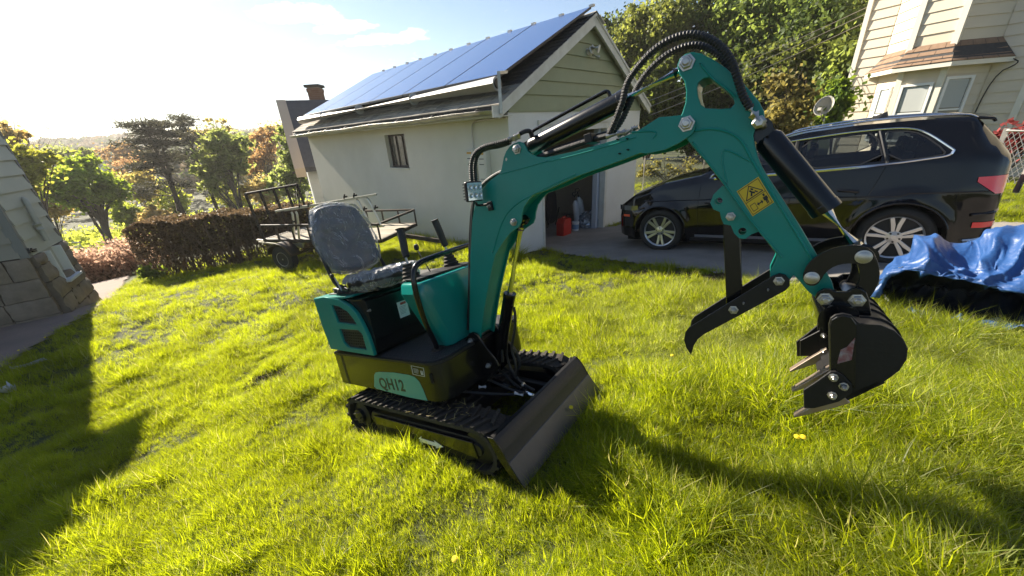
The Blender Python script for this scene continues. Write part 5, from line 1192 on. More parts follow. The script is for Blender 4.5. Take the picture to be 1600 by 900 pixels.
rwin(bayp[0], bayp[1], L1 * .40, L1 * .80, 1.0, 2.33); rwin(bayp[1], bayp[2], .14, L2 - .16, 1.0, 2.33); rwin(bayp[2], bayp[3], L3 * .12, L3 * .62, 1.0, 2.42)
rwin(P0 + w_ * 3.7, P0 + w_ * 6, .32, 1.2, .6, 1.75)
b = MB(); b.tube(chaikin([(*(ev[3] + n_ * .1), zb - .05), (*(ev[3] + w_ * .12), zb - .15), (*(P0 + w_ * 3.05 + n_ * .06), zb - .35), (*(P0 + w_ * 2.98 + n_ * .05), 1.0)], 2), .012, 6); b.build('cable', BLKS, rh)
# ================================================================== CAR
cr = np.array([4.74, 4.20, .05]); cf = np.array([2.64, 5.96, -.185]); CSC = .98
cX = (cf - cr) / np.linalg.norm(cf - cr); cZ = ZV - (ZV @ cX) * cX; cZ /= np.linalg.norm(cZ); cY = np.cross(cZ, cX)
cO = cr - cY * .82 * CSC
MC = Matrix([[cX[i] * CSC, cY[i] * CSC, cZ[i] * CSC, cO[i]] for i in range(3)] + [[0, 0, 0, 1]])
car = empty('parked_car', MC, 'black SUV parked on the driveway with its front towards the garage', 'car')
CARP = mat('car_paint_black', (.002, .002, .003), .07, coat=.25, spec=.35, bump=.0)
CPL = mat('car_black_plastic', (.012, .012, .013), .5)
def itp(x, xs, ys): return float(np.interp(x, xs, ys))
def wid(x): return itp(x, [-.97, -.95, -.90, -.78, -.5, .2, 2.6, 3.0, 3.3, 3.5, 3.62, 3.69], [.62, .74, .82, .885, .93, .945, .945, .935, .89, .80, .66, .45])
def zbelt(x): return itp(x, [-.97, -.6, -.2, 1.0, 2.1, 2.8, 3.3, 3.6, 3.69], [1.02, 1.10, 1.07, 1.03, 1.0, .95, .86, .74, .66])
def zroof(x): return itp(x, [-.97, -.93, -.86, -.72, -.58, -.50, -.4, 0, .5, 1.0, 1.35, 1.7, 2.0, 2.25, 2.8, 3.3, 3.6, 3.69], [1.03, 1.09, 1.16, 1.32, 1.46, 1.54, 1.58, 1.615, 1.632, 1.61, 1.55, 1.36, 1.19, 1.06, 1.005, .90, .78, .68])
def yroof(x): return wid(x) * itp(x, [-.97, -.7, 0, 1.0, 1.35, 1.7, 2.1, 2.3, 3.69], [.80, .66, .67, .68, .685, .74, .82, .87, .9])
def zlow(x):
    z = itp(x, [-.97, -.7, -.5, 3.3, 3.69], [.42, .32, .24, .22, .25])
    for xc in (0, 2.82):
        if abs(x - xc) < .425: z = max(z, .365 + math.sqrt(.425 ** 2 - (x - xc) ** 2))
    return z
def ylow(x, u, z):
    """side surface below the belt, u 0..1 up"""
    base = itp(u, [0, .1, .3, .55, .74, .80, 1], [.945, .975, 1.0, .995, .995, .975, .93])
    fl = 0
    for xc in (0, 2.82):
        rr_ = math.hypot(x - xc, z - .365)
        if rr_ < .56: fl = max(fl, .022 * sstep(.56, .46, rr_) if False else .022 * (1 - sstep(.44, .56, rr_)))
    return wid(x) * base + float(fl)
def ygh(x, z):
    zb, zr = zbelt(x), zroof(x); u = np.clip((z - zb) / max(zr - zb, .02), 0, 1); y0 = wid(x) * .93; y1 = yroof(x)
    return y0 + (y1 - y0) * (u ** 1.25)
st = sorted(set([round(v, 4) for v in list(np.arange(-.97, 3.70, .035)) + [3.69, -.424, .424, 2.396, 3.244, -.415, .415, 2.405, 3.235, -.40, .40, 2.42, 3.22, -.96, -.95, 3.66, 3.68]]))
W1 = [(2.02, 1.055), (1.58, 1.36), (1.28, 1.47), (1.12, 1.495), (1.12, 1.065)]
W2 = [(1.06, 1.065), (1.06, 1.50), (.6, 1.53), (.33, 1.53), (.22, 1.095)]
W3 = [(.19, 1.10), (.29, 1.525), (.1, 1.51), (-.05, 1.45), (-.26, 1.20), (-.24, 1.13)]
def shrink(p, k):
    out_ = []; m = len(p)
    for i in range(m):
        a, b2_, c = np.array(p[i-1]), np.array(p[i]), np.array(p[(i+1) % m]); d1 = (b2_-a)/np.linalg.norm(b2_-a); d2 = (c-b2_)/np.linalg.norm(c-b2_)
        n1 = np.array([-d1[1], d1[0]]); n2 = np.array([-d2[1], d2[0]]); cc = np.mean(p, axis=0); 
        if n1 @ (cc - b2_) < 0: n1 = -n1
        if n2 @ (cc - b2_) < 0: n2 = -n2
        nn = n1 + n2; out_.append(tuple(b2_ + nn * k / max(.5, 1 + n1 @ n2)))
    return out_
NR1, NR2, NR3 = 14, 9, 8
def section(x, s):
    row = []; zl, zb, zr, yr = zlow(x), zbelt(x), zroof(x), yroof(x)
    for i in range(NR1 + 1):
        u = i / NR1; z = zl + (zb - zl) * u; uu = (z - .22) / (zb - .22); row.append((x, s * ylow(x, uu, z), z))
    for i in range(1, NR2 + 1):
        z = zb + (max(zr, zb + .01) - zb) * i / NR2; row.append((x, s * ygh(x, z), z))
    for i in range(1, NR3 + 1):
        v = i / NR3; row.append((x, s * yr * (1 - v), max(zr, zb + .01) + .045 * min(1, 3 * v) * (1 - .2 * (1 - v)) * (.6 if x > 2.2 else 1)))
    return row
bm_ = MB()
for s in (1, -1):
    G_ = [section(x, s) for x in st]; k = len(bm_.v); nb_ = len(G_[0]); bm_.v += [p for r_ in G_ for p in r_]
    wi = [shrink(W, .022) for W in (W1, W2, W3)]
    for i in range(len(st) - 1):
        for j in range(nb_ - 1):
            c = np.mean([G_[i][j], G_[i+1][j], G_[i+1][j+1], G_[i][j+1]], axis=0)
            if NR1 <= j < NR1 + NR2 and any(inpoly(np.array([c[0]]), np.array([c[2]]), W)[0] for W in wi): continue
            if j >= NR1 + NR2 and (1.42 < c[0] < 2.16) : continue
            bm_.f.append((k + i*nb_ + j, k + (i+1)*nb_ + j, k + (i+1)*nb_ + j + 1, k + i*nb_ + j + 1))
    for e in (0, len(st) - 1):   # end caps
        r_ = [k + e*nb_ + j for j in range(nb_)]; m = len(bm_.v); bm_.v += [(st[e], 0, G_[e][j][2]) for j in range(nb_)]
        for j in range(nb_ - 1): bm_.f.append((r_[j], r_[j+1], m + j + 1, m + j))
body = bm_.build('body', CARP, car, local=True, smooth=True, auto=50)
bm2 = bmesh.new(); bm2.from_mesh(body.data); bmesh.ops.remove_doubles(bm2, verts=bm2.verts, dist=.0008); bmesh.ops.recalc_face_normals(bm2, faces=bm2.faces); bm2.to_mesh(body.data); bm2.free()
body.data.polygons.foreach_set('use_smooth', np.ones(len(body.data.polygons), bool))
CGL = bpy.data.materials.new('car_glass'); CGL.use_nodes = True; t = CGL.node_tree; bb = t.nodes['Principled BSDF']; bb.inputs['Base Color'].default_value = (.012, .016, .026, 1); bb.inputs['Roughness'].default_value = .03; bb.inputs['Specular IOR Level'].default_value = .7
tr = t.nodes.new('ShaderNodeBsdfTransparent'); tr.inputs[0].default_value = (.55, .6, .62, 1); ms = t.nodes.new('ShaderNodeMixShader'); ms.inputs[0].default_value = .42; t.links.new(tr.outputs[0], ms.inputs[1]); t.links.new(bb.outputs[0], ms.inputs[2]); t.links.new(ms.outputs[0], t.nodes['Material Output'].inputs[0])
CHR = mat('car_chrome', (.72, .73, .75), .18, metal=1)
def gsurf(x, z, s, o): return (x, s * (ygh(x, z) + o), z)
def dens(p, step=.05, closed=True):
    out_ = []; m = len(p)
    for i in range(m if closed else m - 1):
        a, b2_ = np.array(p[i]), np.array(p[(i+1) % m]); k = max(1, int(np.linalg.norm(b2_ - a) / step)); out_ += [tuple(a + (b2_ - a) * j / k) for j in range(k)]
    if not closed: out_.append(p[-1])
    return out_
for s in (1, -1):
    for W in (W1, W2, W3):
        o1 = dens(chaikin(W, 1, True)); b = MB()
        xs_ = np.linspace(min(p[0] for p in W), max(p[0] for p in W), 16); 
        # glass: strips across the window polygon
        L_ = []
        for x in xs_:
            zz = [];
            for i in range(len(o1)):
                a, c = o1[i-1], o1[i]
                if (a[0] - x) * (c[0] - x) <= 0 and abs(a[0] - c[0]) > 1e-9: zz.append(a[1] + (c[1] - a[1]) * (x - a[0]) / (c[0] - a[0]))
            if len(zz) < 2: continue
            z0, z1 = min(zz), max(zz); L_.append([gsurf(x, z0 + (z1 - z0) * i / 6, s, .004) for i in range(7)])
        b.grid(L_); b.build('side_window', CGL, car, local=True, smooth=True)
        # rubber surround
        i1 = shrink(o1, .016); b = MB(); k = len(o1)
        b.v += [gsurf(x, z, s, .006) for x, z in o1] + [gsurf(x, z, s, .006) for x, z in i1]; b.f += [(i, (i+1) % k, k + (i+1) % k, k + i) for i in range(k)]
        b.build('window_seal', CPL, car, local=True)
    tp_ = chaikin([(2.10, 1.04), (1.6, 1.385), (1.28, 1.49), (1.1, 1.515), (.6, 1.55), (.3, 1.55), (.09, 1.535), (-.07, 1.47), (-.31, 1.20)], 2); bt_ = chaikin([(-.31, 1.20), (-.29, 1.135), (-.15, 1.115), (.2, 1.07), (1.1, 1.045), (2.10, 1.035)], 2)
    b = MB(); b.tube([gsurf(x, z, s, .010) for x, z in tp_ + bt_[1:-1]], .0125, 6, closed=True); b.build('window_trim', CHR, car, local=True, smooth=True)
    # B pillar strip, divider
    MB().tube([gsurf(1.09, z, s, .004) for z in np.linspace(1.06, 1.50, 6)], .022, 6).build('pillar_cover', CPL, car, local=True); b = MB(); b.tube([gsurf(.20 + (z - 1.09) * .24, z, s, .004) for z in np.linspace(1.09, 1.53, 6)], .014, 6); b.build('pillar_cover', CPL, car, local=True)
    # door seams, handles, crease, sill strip
    def lsurf(x, z, o=.0): return (x, s * (ylow(x, (z - .22) / (zbelt(x) - .22), z) + o), z)
    for xs in ([(1.08, 1.03), (1.09, .7), (1.10, .32)], [(.20, 1.06), (.27, .92), (.44, .62), (.47, .36)], [(2.22, .98), (2.24, .7), (2.20, .34)], [(.47, .33), (1.1, .31), (2.2, .33)]):
        b = MB(); b.tube([lsurf(x, z, .0) for x, z in dens(xs, .04, False)], .0035, 4); b.build('door_seam', mat('seam_dark', (.001, .001, .001), 1), car, local=True)
    for x in (.40, 1.28):
        b = MB(); b.tube(chaikin([lsurf(x, .885, .0), lsurf(x + .02, .89, .035), lsurf(x + .18, .90, .035), lsurf(x + .2, .90, .0)], 2), .013, 8); b.build('door_handle', CARP, car, local=True, smooth=True)
    b = MB(); b.tube([lsurf(x, .845 + .02 * (x < 0) + .008 * math.sin(x), .001) for x in np.linspace(-.75, 3.1, 60)], .007, 6); b.build('body_crease', CARP, car, local=True, smooth=True)
    b = MB(); 
    for x0 in np.linspace(.52, 2.26, 30)[:-1]: 
        x1 = x0 + .06; b.add([lsurf(x0, .29, .012), lsurf(x1, .29, .012), lsurf(x1, .335, .016), lsurf(x0, .335, .016)], [(0,1,2,3)])
    b.build('sill_trim', CHR, car, local=True)
    b = MB(); rows = [[lsurf(x, z, .004) for z in (.225, .25, .285)] for x in np.linspace(.46, 2.34, 40)]; b.grid(rows); b.build('sill_cladding', CPL, car, local=True)
    # roof rail
    b = MB(); b.tube(chaikin([(1.25, s * (yroof(1.25) - .03), zroof(1.25) + .02), (1.1, s * (yroof(1.1) - .04), zroof(1.1) + .05), (.3, s * (yroof(.3) - .04), zroof(.3) + .055), (-.35, s * (yroof(-.35) - .04), zroof(-.35) + .05), (-.48, s * (yroof(-.48) - .04), zroof(-.48) + .015)], 2), .014, 8); b.build('roof_rail', CHR, car, local=True, smooth=True)
    # mirror
    b = MB(); c0 = np.array([1.93, s * 1.0, 1.10]); b.lathe(c0 - np.array([0, s * .09, 0]), (0, s, .1), [(0, .03), (.03, .07), (.09, .085), (.15, .075), (.18, .03)], 14); b.build('wing_mirror', CARP, car, local=True, smooth=True)
    # lamps
    TL = mat('tail_lamp_red', (.75, .008, .012), .18, coat=1, bump=.3, bscale=60)
    b = MB(); rows = []
    for i in range(13):
        x = -.58 - .36 * i / 12; rows.append([(x - .006, s * (ylow(x, (z - .22) / (zbelt(x) - .22), z) + .008), z) for z in np.linspace(.925 - .085 * min(1, i / 8), .955, 6)])
    e = rows[-1]; rows.append([(-.978, s * .62, p[2]) for p in e]); rows.append([(-.980, s * .40, p[2]) for p in e])
    b.grid(rows); b.build('tail_lamp', TL, car, local=True, smooth=True)
    b = MB(); rows = []
    for i in range(9):
        x = -.66 - .29 * i / 8; rows.append([(x - .006, s * (ylow(x, (z - .22) / (zbelt(x) - .22), z) + .010), z) for z in (.50, .53, .56)])
    e = rows[-1]; rows.append([(-.978, s * .50, p[2]) for p in e]); b.grid(rows); b.build('bumper_reflector', TL, car, local=True, smooth=True)
    b = MB(); b.tube(chaikin([lsurf(-.62, .645, .004), lsurf(-.85, .66, .014), lsurf(-.93, .67, .015), (-.985, s * .6, .68), (-.99, 0, .68)], 2), .018, 8); b.build('bumper_lip', CARP, car, local=True, smooth=True)
    HLM = mat('head_lamp', (.12, .125, .13), .08, coat=1, metal=.5)
    b = MB(); rows = []
    for i in range(10):
        x = 3.20 + .42 * i / 9; rows.append([(x + .004, s * (ylow(x, .8, z) + .006), z) for z in (.70 + .02 * (9 - i) / 9, .76, .80 - .01 * i / 9)])
    b.grid(rows); b.build('head_lamp', HLM, car, local=True, smooth=True)
    b = MB(); b.grid([[(x, s * (ylow(x, .7, z) + .006), z) for z in (.60, .64)] for x in np.linspace(3.36, 3.50, 5)]); b.build('side_marker', mat('orange_lamp', (.75, .08, .01), .2, coat=1), car, local=True)
    b = MB(); b.tube(chaikin([lsurf(-.60, .345, .006), lsurf(-.80, .36, .012), (-.96, s * .70, .40), (-1.0, s * .45, .42)], 2), .02, 6); b.build('exhaust_trim', CHR, car, local=True, smooth=True)
    # wheel wells
    for xc in (0, 2.82):
        b = MB(); P_ = []
        for i in range(17):
            a = math.pi * i / 16; P_.append([(xc + .432 * math.cos(a), s * yy, .365 + .432 * math.sin(a)) for yy in (.935, .55)])
        b.grid(P_); b.add([(xc - .45, s * .56, .2), (xc + .45, s * .56, .2), (xc + .45, s * .56, .85), (xc - .45, s * .56, .85)], [(0,1,2,3)]); b.build('wheel_well', mat('well_black', (.004, .004, .004), 1), car, local=True)
        b = MB(); b.tube([(xc + .428 * math.cos(a), s * (ylow(xc + .428 * math.cos(a), (.365 + .428 * math.sin(a) - .22) / .8, .365 + .428 * math.sin(a)) + .002), .365 + .428 * math.sin(a)) for a in np.linspace(.0, math.pi, 30)], .010, 6); b.build('arch_lip', CARP, car, local=True, smooth=True)
        # wheel: tyre and rim
        b = MB(); yo = .93; b.lathe((xc, s * yo, .365), (0, -s, 0), [(.04, .245), (.015, .262), (0, .30), (.01, .338), (.03, .355), (.05, .363), (.20, .363), (.22, .35), (.24, .26)], 48)
        ty = b.build('tyre', mat('tyre_rubber', (.016, .016, .016), .8, bump=.2, bscale=60), car, local=True, smooth=True)
        ALU = mat('alloy', (.50, .51, .53), .30, metal=.9)
        b = MB(); k_ = 48
        for r0, r1, y0, y1 in ((.262, .245, .0, .012), (.245, .238, .012, .10)):
            m = len(b.v)
            for j in range(k_): th_ = 2 * math.pi * j / k_; b.v.append((xc + r0 * math.cos(th_), s * (yo - .006 - y0), .365 + r0 * math.sin(th_)))
            for j in range(k_): th_ = 2 * math.pi * j / k_; b.v.append((xc + r1 * math.cos(th_), s * (yo - .006 - y1), .365 + r1 * math.sin(th_)))
            for j in range(k_): b.f.append((m + j, m + (j+1) % k_, m + k_ + (j+1) % k_, m + k_ + j))
        rim = b.build('rim', ALU, car, local=True, smooth=True)
        phs = .31 if xc == 0 else .9
        for j in range(5):
            for q in (-1, 1):
                a = phs + 2 * math.pi * j / 5; a0 = a + q * .16; a1 = a + q * .20
                f_ = lambda r, a_, w_2, d: [(xc + r * math.cos(a_) - sg * w_2 * math.sin(a_), s * (yo - d), .365 + r * math.sin(a_) + sg * w_2 * math.cos(a_)) for sg in (-1, 1)]
                p_ = f_(.065, a0 + q * .1, .016, .030) + f_(.16, a0 + q * .02, .022, .022) + f_(.25, a1, .020, .012); p2_ = [(x, y - s * .03, z) for x, y, z in p_]
                b = MB(); b.add(p_ + p2_, [(0,1,3,2),(2,3,5,4),(0,2,8,6),(2,4,10,8),(1,7,9,3),(3,9,11,5),(6,8,9,7),(8,10,11,9),(4,5,11,10),(0,6,7,1)]); b.build('spoke', ALU, rim, local=True, bevel=.004)
        b = MB(); b.lathe((xc, s * (yo - .05), .365), (0, s, 0), [(0, .08), (.02, .078), (.028, .03), (.03, .028)], 20); b.build('hub', ALU, rim, local=True, smooth=True)
        for j in range(5):
            a = phs + .63 + 2 * math.pi * j / 5; b = MB(); b.cyl((xc + .056 * math.cos(a), s * (yo - .03), .365 + .056 * math.sin(a)), (xc + .056 * math.cos(a), s * (yo - .018), .365 + .056 * math.sin(a)), .011, seg=8); b.build('wheel_nut', CPL, rim, local=True)
        b = MB(); b.cyl((xc, s * (yo - .10), .365), (xc, s * (yo - .09), .365), .16, seg=32); b.build('brake_disc', WORN if False else mat('disc_steel', (.12, .11, .10), .4, metal=.8), car, local=True)
        b = MB(); b.cyl((xc, s * (yo - .2), .365), (xc, s * (yo - .19), .365), .25, seg=32); b.build('wheel_back', mat('well_black', (0,0,0)), car, local=True)
# windscreen, rear glass, spoiler, grille, underbody, interior
rows = []
for x in np.linspace(1.40, 2.18, 10): rows.append([(x, yroof(x) * v, max(zroof(x), zbelt(x) + .01) + .045 * min(1, 3 * (1 - abs(v))) * (1 - .2 * abs(v)) + .003) for v in np.linspace(-.99, .99, 13)])
MB().grid(rows).build('windscreen', CGL, car, local=True, smooth=True)
rows = []
for x in np.linspace(-.52, -.90, 10): rows.append([(x - .012, yroof(x) * v * .93, zroof(x) + .045 * min(1, 3 * (1 - abs(v))) * (1 - .2 * abs(v)) + .004) for v in np.linspace(-1, 1, 13)])
MB().grid(rows).build('rear_window', mat('rear_glass', (.012, .02, .035), .04, coat=1, spec=1), car, local=True, smooth=True)
rows = []
for x in (-.36, -.46, -.56, -.66, -.68): rows.append([(x, .60 * v, 1.625 - .05 * v * v + (x + .36) * .14 + (-.03 if x < -.67 else 0)) for v in np.linspace(-1, 1, 13)])
MB().grid(rows).build('roof_spoiler', CARP, car, local=True, smooth=True, solid=.022)
b = MB(); b.add([(.42, 0, 1.675), (.24, 0, 1.74), (.22, 0, 1.745), (.20, 0, 1.67), (.30, .028, 1.672), (.22, .026, 1.670), (.30, -.028, 1.672), (.22, -.026, 1.670)], [(0,1,4),(1,2,5,4),(2,3,5),(0,6,1),(1,6,7,2),(2,7,3)]); b.build('fin_antenna', CPL, car, local=True)
b = MB(); b.box((-.8, -.75, .16), (3.45, .75, .3)); b.build('underbody', mat('well_black', (0,0,0)), car, local=True)
b = MB(); b.box((3.66, -.42, .42), (3.70, .42, .74)); b.build('grille', CPL, car, local=True)
b = MB(); b.box((-.988, -.27, .72), (-.982, .27, .86)); b.build('number_plate', mat('plate_white', (.5, .5, .5), .5), car, local=True)
INTM = mat('car_interior', (.02, .02, .022), .9)
b = MB(); b.box((-.7, -.7, .45), (2.1, .7, .62)); b.box((1.9, -.75, .6), (2.2, .75, 1.0)); b.build('cabin_floor', INTM, car, local=True)
for x, y in ((1.1, .38), (1.1, -.38), (.15, .42), (.15, -.42), (.15, 0)):
    b = MB(); b.obox((x - .08, y, .9), (.06, 0, 0), (0, .22, 0), (-.06, 0, .28)); b.obox((x - .17, y, 1.27), (.04, 0, 0), (0, .11, 0), (-.01, 0, .08)); b.build('car_seat', INTM, car, local=True, bevel=.02)

# short rear overhang
_seen = set()
def _kids(o):
    for c_ in o.children: yield c_; yield from _kids(c_)
for o_ in _kids(car):
    if o_.data.name in _seen: continue
    _seen.add(o_.data.name)
    for v in o_.data.vertices:
        if v.co.x < -.43: v.co.x = -.43 + (v.co.x + .43) * .66
        if v.co.z > .8: v.co.z = float(np.interp(v.co.z, [.80, 1.07, 1.53, 1.66, 2.0], [.80, 1.24, 1.62, 1.735, 2.08]))
# ================================================================== TARP
b_l = hit(1383, 502); b_r = hit(1660, 540); fdir = (b_r - b_l)[:2]; fdir /= np.linalg.norm(fdir); bn = np.array([-fdir[1], fdir[0]]); bn = bn if bn @ b_l[:2] > 0 else -bn    # away from the camera
cols = [(1372, 462, 458, 452), (1380, 436, 430, 428), (1392, 424, 414, 412), (1415, 420, 405, 400), (1440, 422, 398, 386), (1465, 427, 402, 377), (1490, 431, 412, 380), (1515, 436, 414, 392), (1535, 441, 408, 384), (1560, 446, 404, 374), (1590, 452, 412, 370), (1620, 458, 412, 368), (1660, 462, 410, 366), (1700, 470, 412, 366)]
def pl(off, px, py): return on_plane(px, py, np.array([*(b_l[:2] + bn * off), 0]), np.array([*bn, 0]))
ctrl = []
for x, yl, ym, yt in cols:
    lip = pl(.03, x, yl); mid = pl(.20, x, ym); top = pl(.42, x, yt); g = lambda p, o: np.array([*(p[:2] + bn * o), 0.0])
    foot = lip[:2] - bn * .02; inn = lip[:2] + bn * .40; back = top[:2] + bn * .35
    def onG(p, dz=0): return np.array([p[0], p[1], gz(p[0], p[1]) + dz])
    gzf = onG(foot)[2]
    ctrl.append([onG(back, -.02), top + np.array([*bn * .22, -.06]), top, mid, mid * .4 + lip * .6 + [0, 0, .012], lip, lip + np.array([*(bn * .03), -.035]), np.array([*(inn), gzf + (lip[2] - gzf) * .55]), np.array([*(inn), gzf + .12]), onG(lip[:2] + bn * .16, .05), onG(lip[:2] + bn * .02, .045), onG(lip[:2] - bn * .07, .015)])
ctrl = np.array(ctrl); na, nb_ = 150, 110
ia = np.linspace(0, len(cols) - 1, na); ib = np.linspace(0, ctrl.shape[1] - 1, nb_)
def cr_(P_, t): 
    i = np.clip(np.floor(t).astype(int), 0, P_.shape[0] - 2); f = t - i; f = f[:, None, None] if P_.ndim == 3 else f[:, None]
    p0, p1, p2, p3 = P_[np.maximum(i-1, 0)], P_[i], P_[i+1], P_[np.minimum(i+2, P_.shape[0]-1)]
    return .5 * ((2*p1) + (-p0+p2)*f + (2*p0-5*p1+4*p2-p3)*f*f + (-p0+3*p1-3*p2+p3)*f**3)
T1_ = cr_(ctrl, ia); T2_ = cr_(np.swapaxes(T1_, 0, 1), ib); T2_ = np.swapaxes(T2_, 0, 1)
du = np.gradient(T2_, axis=0); dv = np.gradient(T2_, axis=1); nr_ = np.cross(du, dv); nr_ /= np.linalg.norm(nr_, axis=2, keepdims=True) + 1e-9
if nr_[70, 30] @ ZV < 0: nr_ = -nr_
U_, V_ = np.meshgrid(np.linspace(0, 1, na) * 2.0, np.linspace(0, 1, nb_) * 1.6, indexing='ij')
def ridge(u, v, s, sd): n_r = vnoise(u, v, s, sd); return 1 - np.abs(2 * n_r - 1) ** .8 * 2
wx = U_ + .12 * vnoise(U_, V_, .3, 41); wy = V_ + .12 * vnoise(U_, V_, .3, 42)
dsp = .050 * ridge(wx, wy, .45, 31) + .034 * ridge(wx * 1.3 + wy, wy - wx * .4, .24, 32) + .011 * ridge(wx + wy * .6, wy * 1.3 - wx * .3, .13, 33) + .003 * ridge(wx, wy, .05, 34)
fade = np.clip(np.minimum(ib / 1.0, 1), .15, 1)[None, :]; fade = np.where(np.abs(ib - 5) < .5, .45, fade)
T2_ = T2_ + nr_ * (dsp * fade)[..., None]
TARP = mat('blue_tarp', (.008, .045, .17), .48, coat=.0, col2=(.016, .08, .25), nscale=4, nmix=.8, bump=.5, bscale=35, spec=.7)
tpo = MB().grid(T2_).build('tarp', TARP, None, smooth=True, auto=180, solid=.003, recalc=False)
tag(tpo, 'crumpled blue plastic tarp heaped on the grass beside the driveway', 'tarp')
tpo.data.polygons.foreach_set('use_smooth', np.ones(len(tpo.data.polygons), bool))
tpo.data.materials.append(mat('tarp_gap_shade', (.006, .010, .022), .5, bump=.4, bscale=30))  # gap rows behind the lip are coloured dark to stand in for shade
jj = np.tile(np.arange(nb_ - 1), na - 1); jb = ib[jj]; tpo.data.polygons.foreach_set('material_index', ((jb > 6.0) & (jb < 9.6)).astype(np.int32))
for (i, j) in ((78, 43), (30, 42)):
    q = T2_[i, j]; nn = nr_[i, j]; b = MB(); b.lathe(q + nn * .002, nn, [(0, .013), (.003, .012), (.003, .006), (0, .005)], 14); b.build('grommet', STEEL, tpo, local=True, smooth=True)

# ================================================================== TRAILER with ramp gate
TLp = AD(389, 303, 9.5)[:2]; tx = azv(-18)[:2]; ty_ = azv(72)[:2]; tzg = gz(*(TLp + tx * 1.0)); TW, TLn = 1.35, 3.0
trl = empty('utility_trailer', (TLp[0], TLp[1], tzg), 'black utility trailer with raised mesh ramp gate parked beside the hedge', 'trailer')
zb_ = AD(412, 376, 9.5)[2]
def TP3(a, c, z): return np.array([*(TLp + tx * a + ty_ * c), z])
BM = mat('trailer_black', (.018, .017, .016), .55, col2=(.06, .035, .02), nscale=10, nmix=.3)
zf = lambda a: zb_ + .02 * a
for nm_, pts, w0 in (('bed_rail', ((0, 0), (TLn, 0)), .05), ('bed_rail', ((0, TW), (TLn, TW)), .05), ('bed_rail', ((0, 0), (0, TW)), .05), ('bed_rail', ((TLn, 0), (TLn, TW)), .05)):
    MB().bar(TP3(*pts[0], zf(pts[0][0])), TP3(*pts[1], zf(pts[1][0])), .05, .07).build(nm_, BM, trl)
for c in (0, TW): MB().bar(TP3(0, c, zf(0) + .33), TP3(TLn, c, zf(TLn) + .33), .04, .04).build('top_rail', BM, trl)
MB().bar(TP3(TLn, 0, zf(TLn) + .33), TP3(TLn, TW, zf(TLn) + .33), .04, .04).build('top_rail', BM, trl)
for a in np.linspace(0, TLn, 8):
    for c in (0, TW): MB().bar(TP3(a, c, zf(a)), TP3(a, c, zf(a) + .33), .03, .03, (1, 0, 0)).build('upright', BM, trl)
DKW = mat('trailer_deck', (.42, .38, .31), .9, col2=(.30, .26, .2), nscale=4, bump=.3)
for i in range(7): MB().obox(TP3(TLn / 2, .10 + i * .19, zb_ + .045), (*(tx * TLn / 2), .02 * TLn / 2), (*(ty_ * .09), 0), (0, 0, .012)).build('deck_plank', DKW, trl)
# gate
gh = AD(389, 303, 9.5)[2]; gt = empty if False else None
gl_ = -.06
gfr = MB().bar(TP3(-.10, 0, gh), TP3(-.10, TW, gh), .045, .045).build('gate_frame', BM, trl)
MB().bar(TP3(0, 0, zb_), TP3(0, TW, zb_), .045, .045).build('gate_frame', BM, trl)
for c in (0, TW / 4, TW / 2, TW * 3 / 4, TW): MB().bar(TP3(0, c, zb_), TP3(-.10, c, gh), .04, .04, (1, 0, 0)).build('gate_post', BM, trl)
b = MB(); ng = 26
for i in range(-ng, ng):
    for sgn in (1, -1):
        c0 = i * .05; pts = []
        z0 = 0.0; c1 = c0 + sgn * (gh * .5 - zb_) * .8
        lo, hi = 0, .48
        q0, q1 = c0, c0 + sgn * hi * .8
        if min(q0, q1) < 0 or max(q0, q1) > TW: continue
        b.bar(TP3(0 - .0 * lo, q0, zb_), TP3(-.045, q1, zb_ + hi), .006, .004, (1, 0, 0))
b.build('gate_mesh', BM, trl)['kind'] = 'stuff'
# wheel with mudguard on the near side
for cside, sg in ((-.16, -1), (TW + .16, 1)):
    wc = TP3(.62, cside, tzg + .27)
    b = MB(); ax_ = np.array([*(ty_ * sg), 0]); b.lathe(wc - ax_ * .09, ax_, [(0, .17), (.01, .26), (.04, .285), (.14, .285), (.17, .26), (.18, .17), (.16, .14)], 32); b.build('tyre', mat('tyre_rubber', (0,0,0)), trl, smooth=True)
    b = MB(); b.lathe(wc, ax_, [(0, .16), (.075, .165), (.08, .15), (.04, .12), (.03, .06), (.06, .045), (.07, .02)], 24); b.build('wheel_disc', mat('cream_wheel', (.50, .46, .38), .5), trl, smooth=True)
    P_ = []
    for i in range(13):
        a = R(15 + 150 * i / 12); P_.append([wc + np.array([*(tx * math.cos(a) * .35), math.sin(a) * .35]) + ax_ * o for o in (-.13, .12)] + [wc + np.array([*(tx * math.cos(a) * .32), math.sin(a) * .32]) + ax_ * .125])
    MB().grid(P_).build('mudguard', BM, trl, smooth=True, solid=.006)
MB().bar(TP3(.62, -.1, tzg + .27), TP3(.62, TW + .1, tzg + .27), .05, .05).build('axle', BM, trl)
MB().bar(TP3(TLn, TW / 2, zb_), TP3(TLn + 1.0, TW / 2, zb_ - .12), .06, .08).build('drawbar', BM, trl)
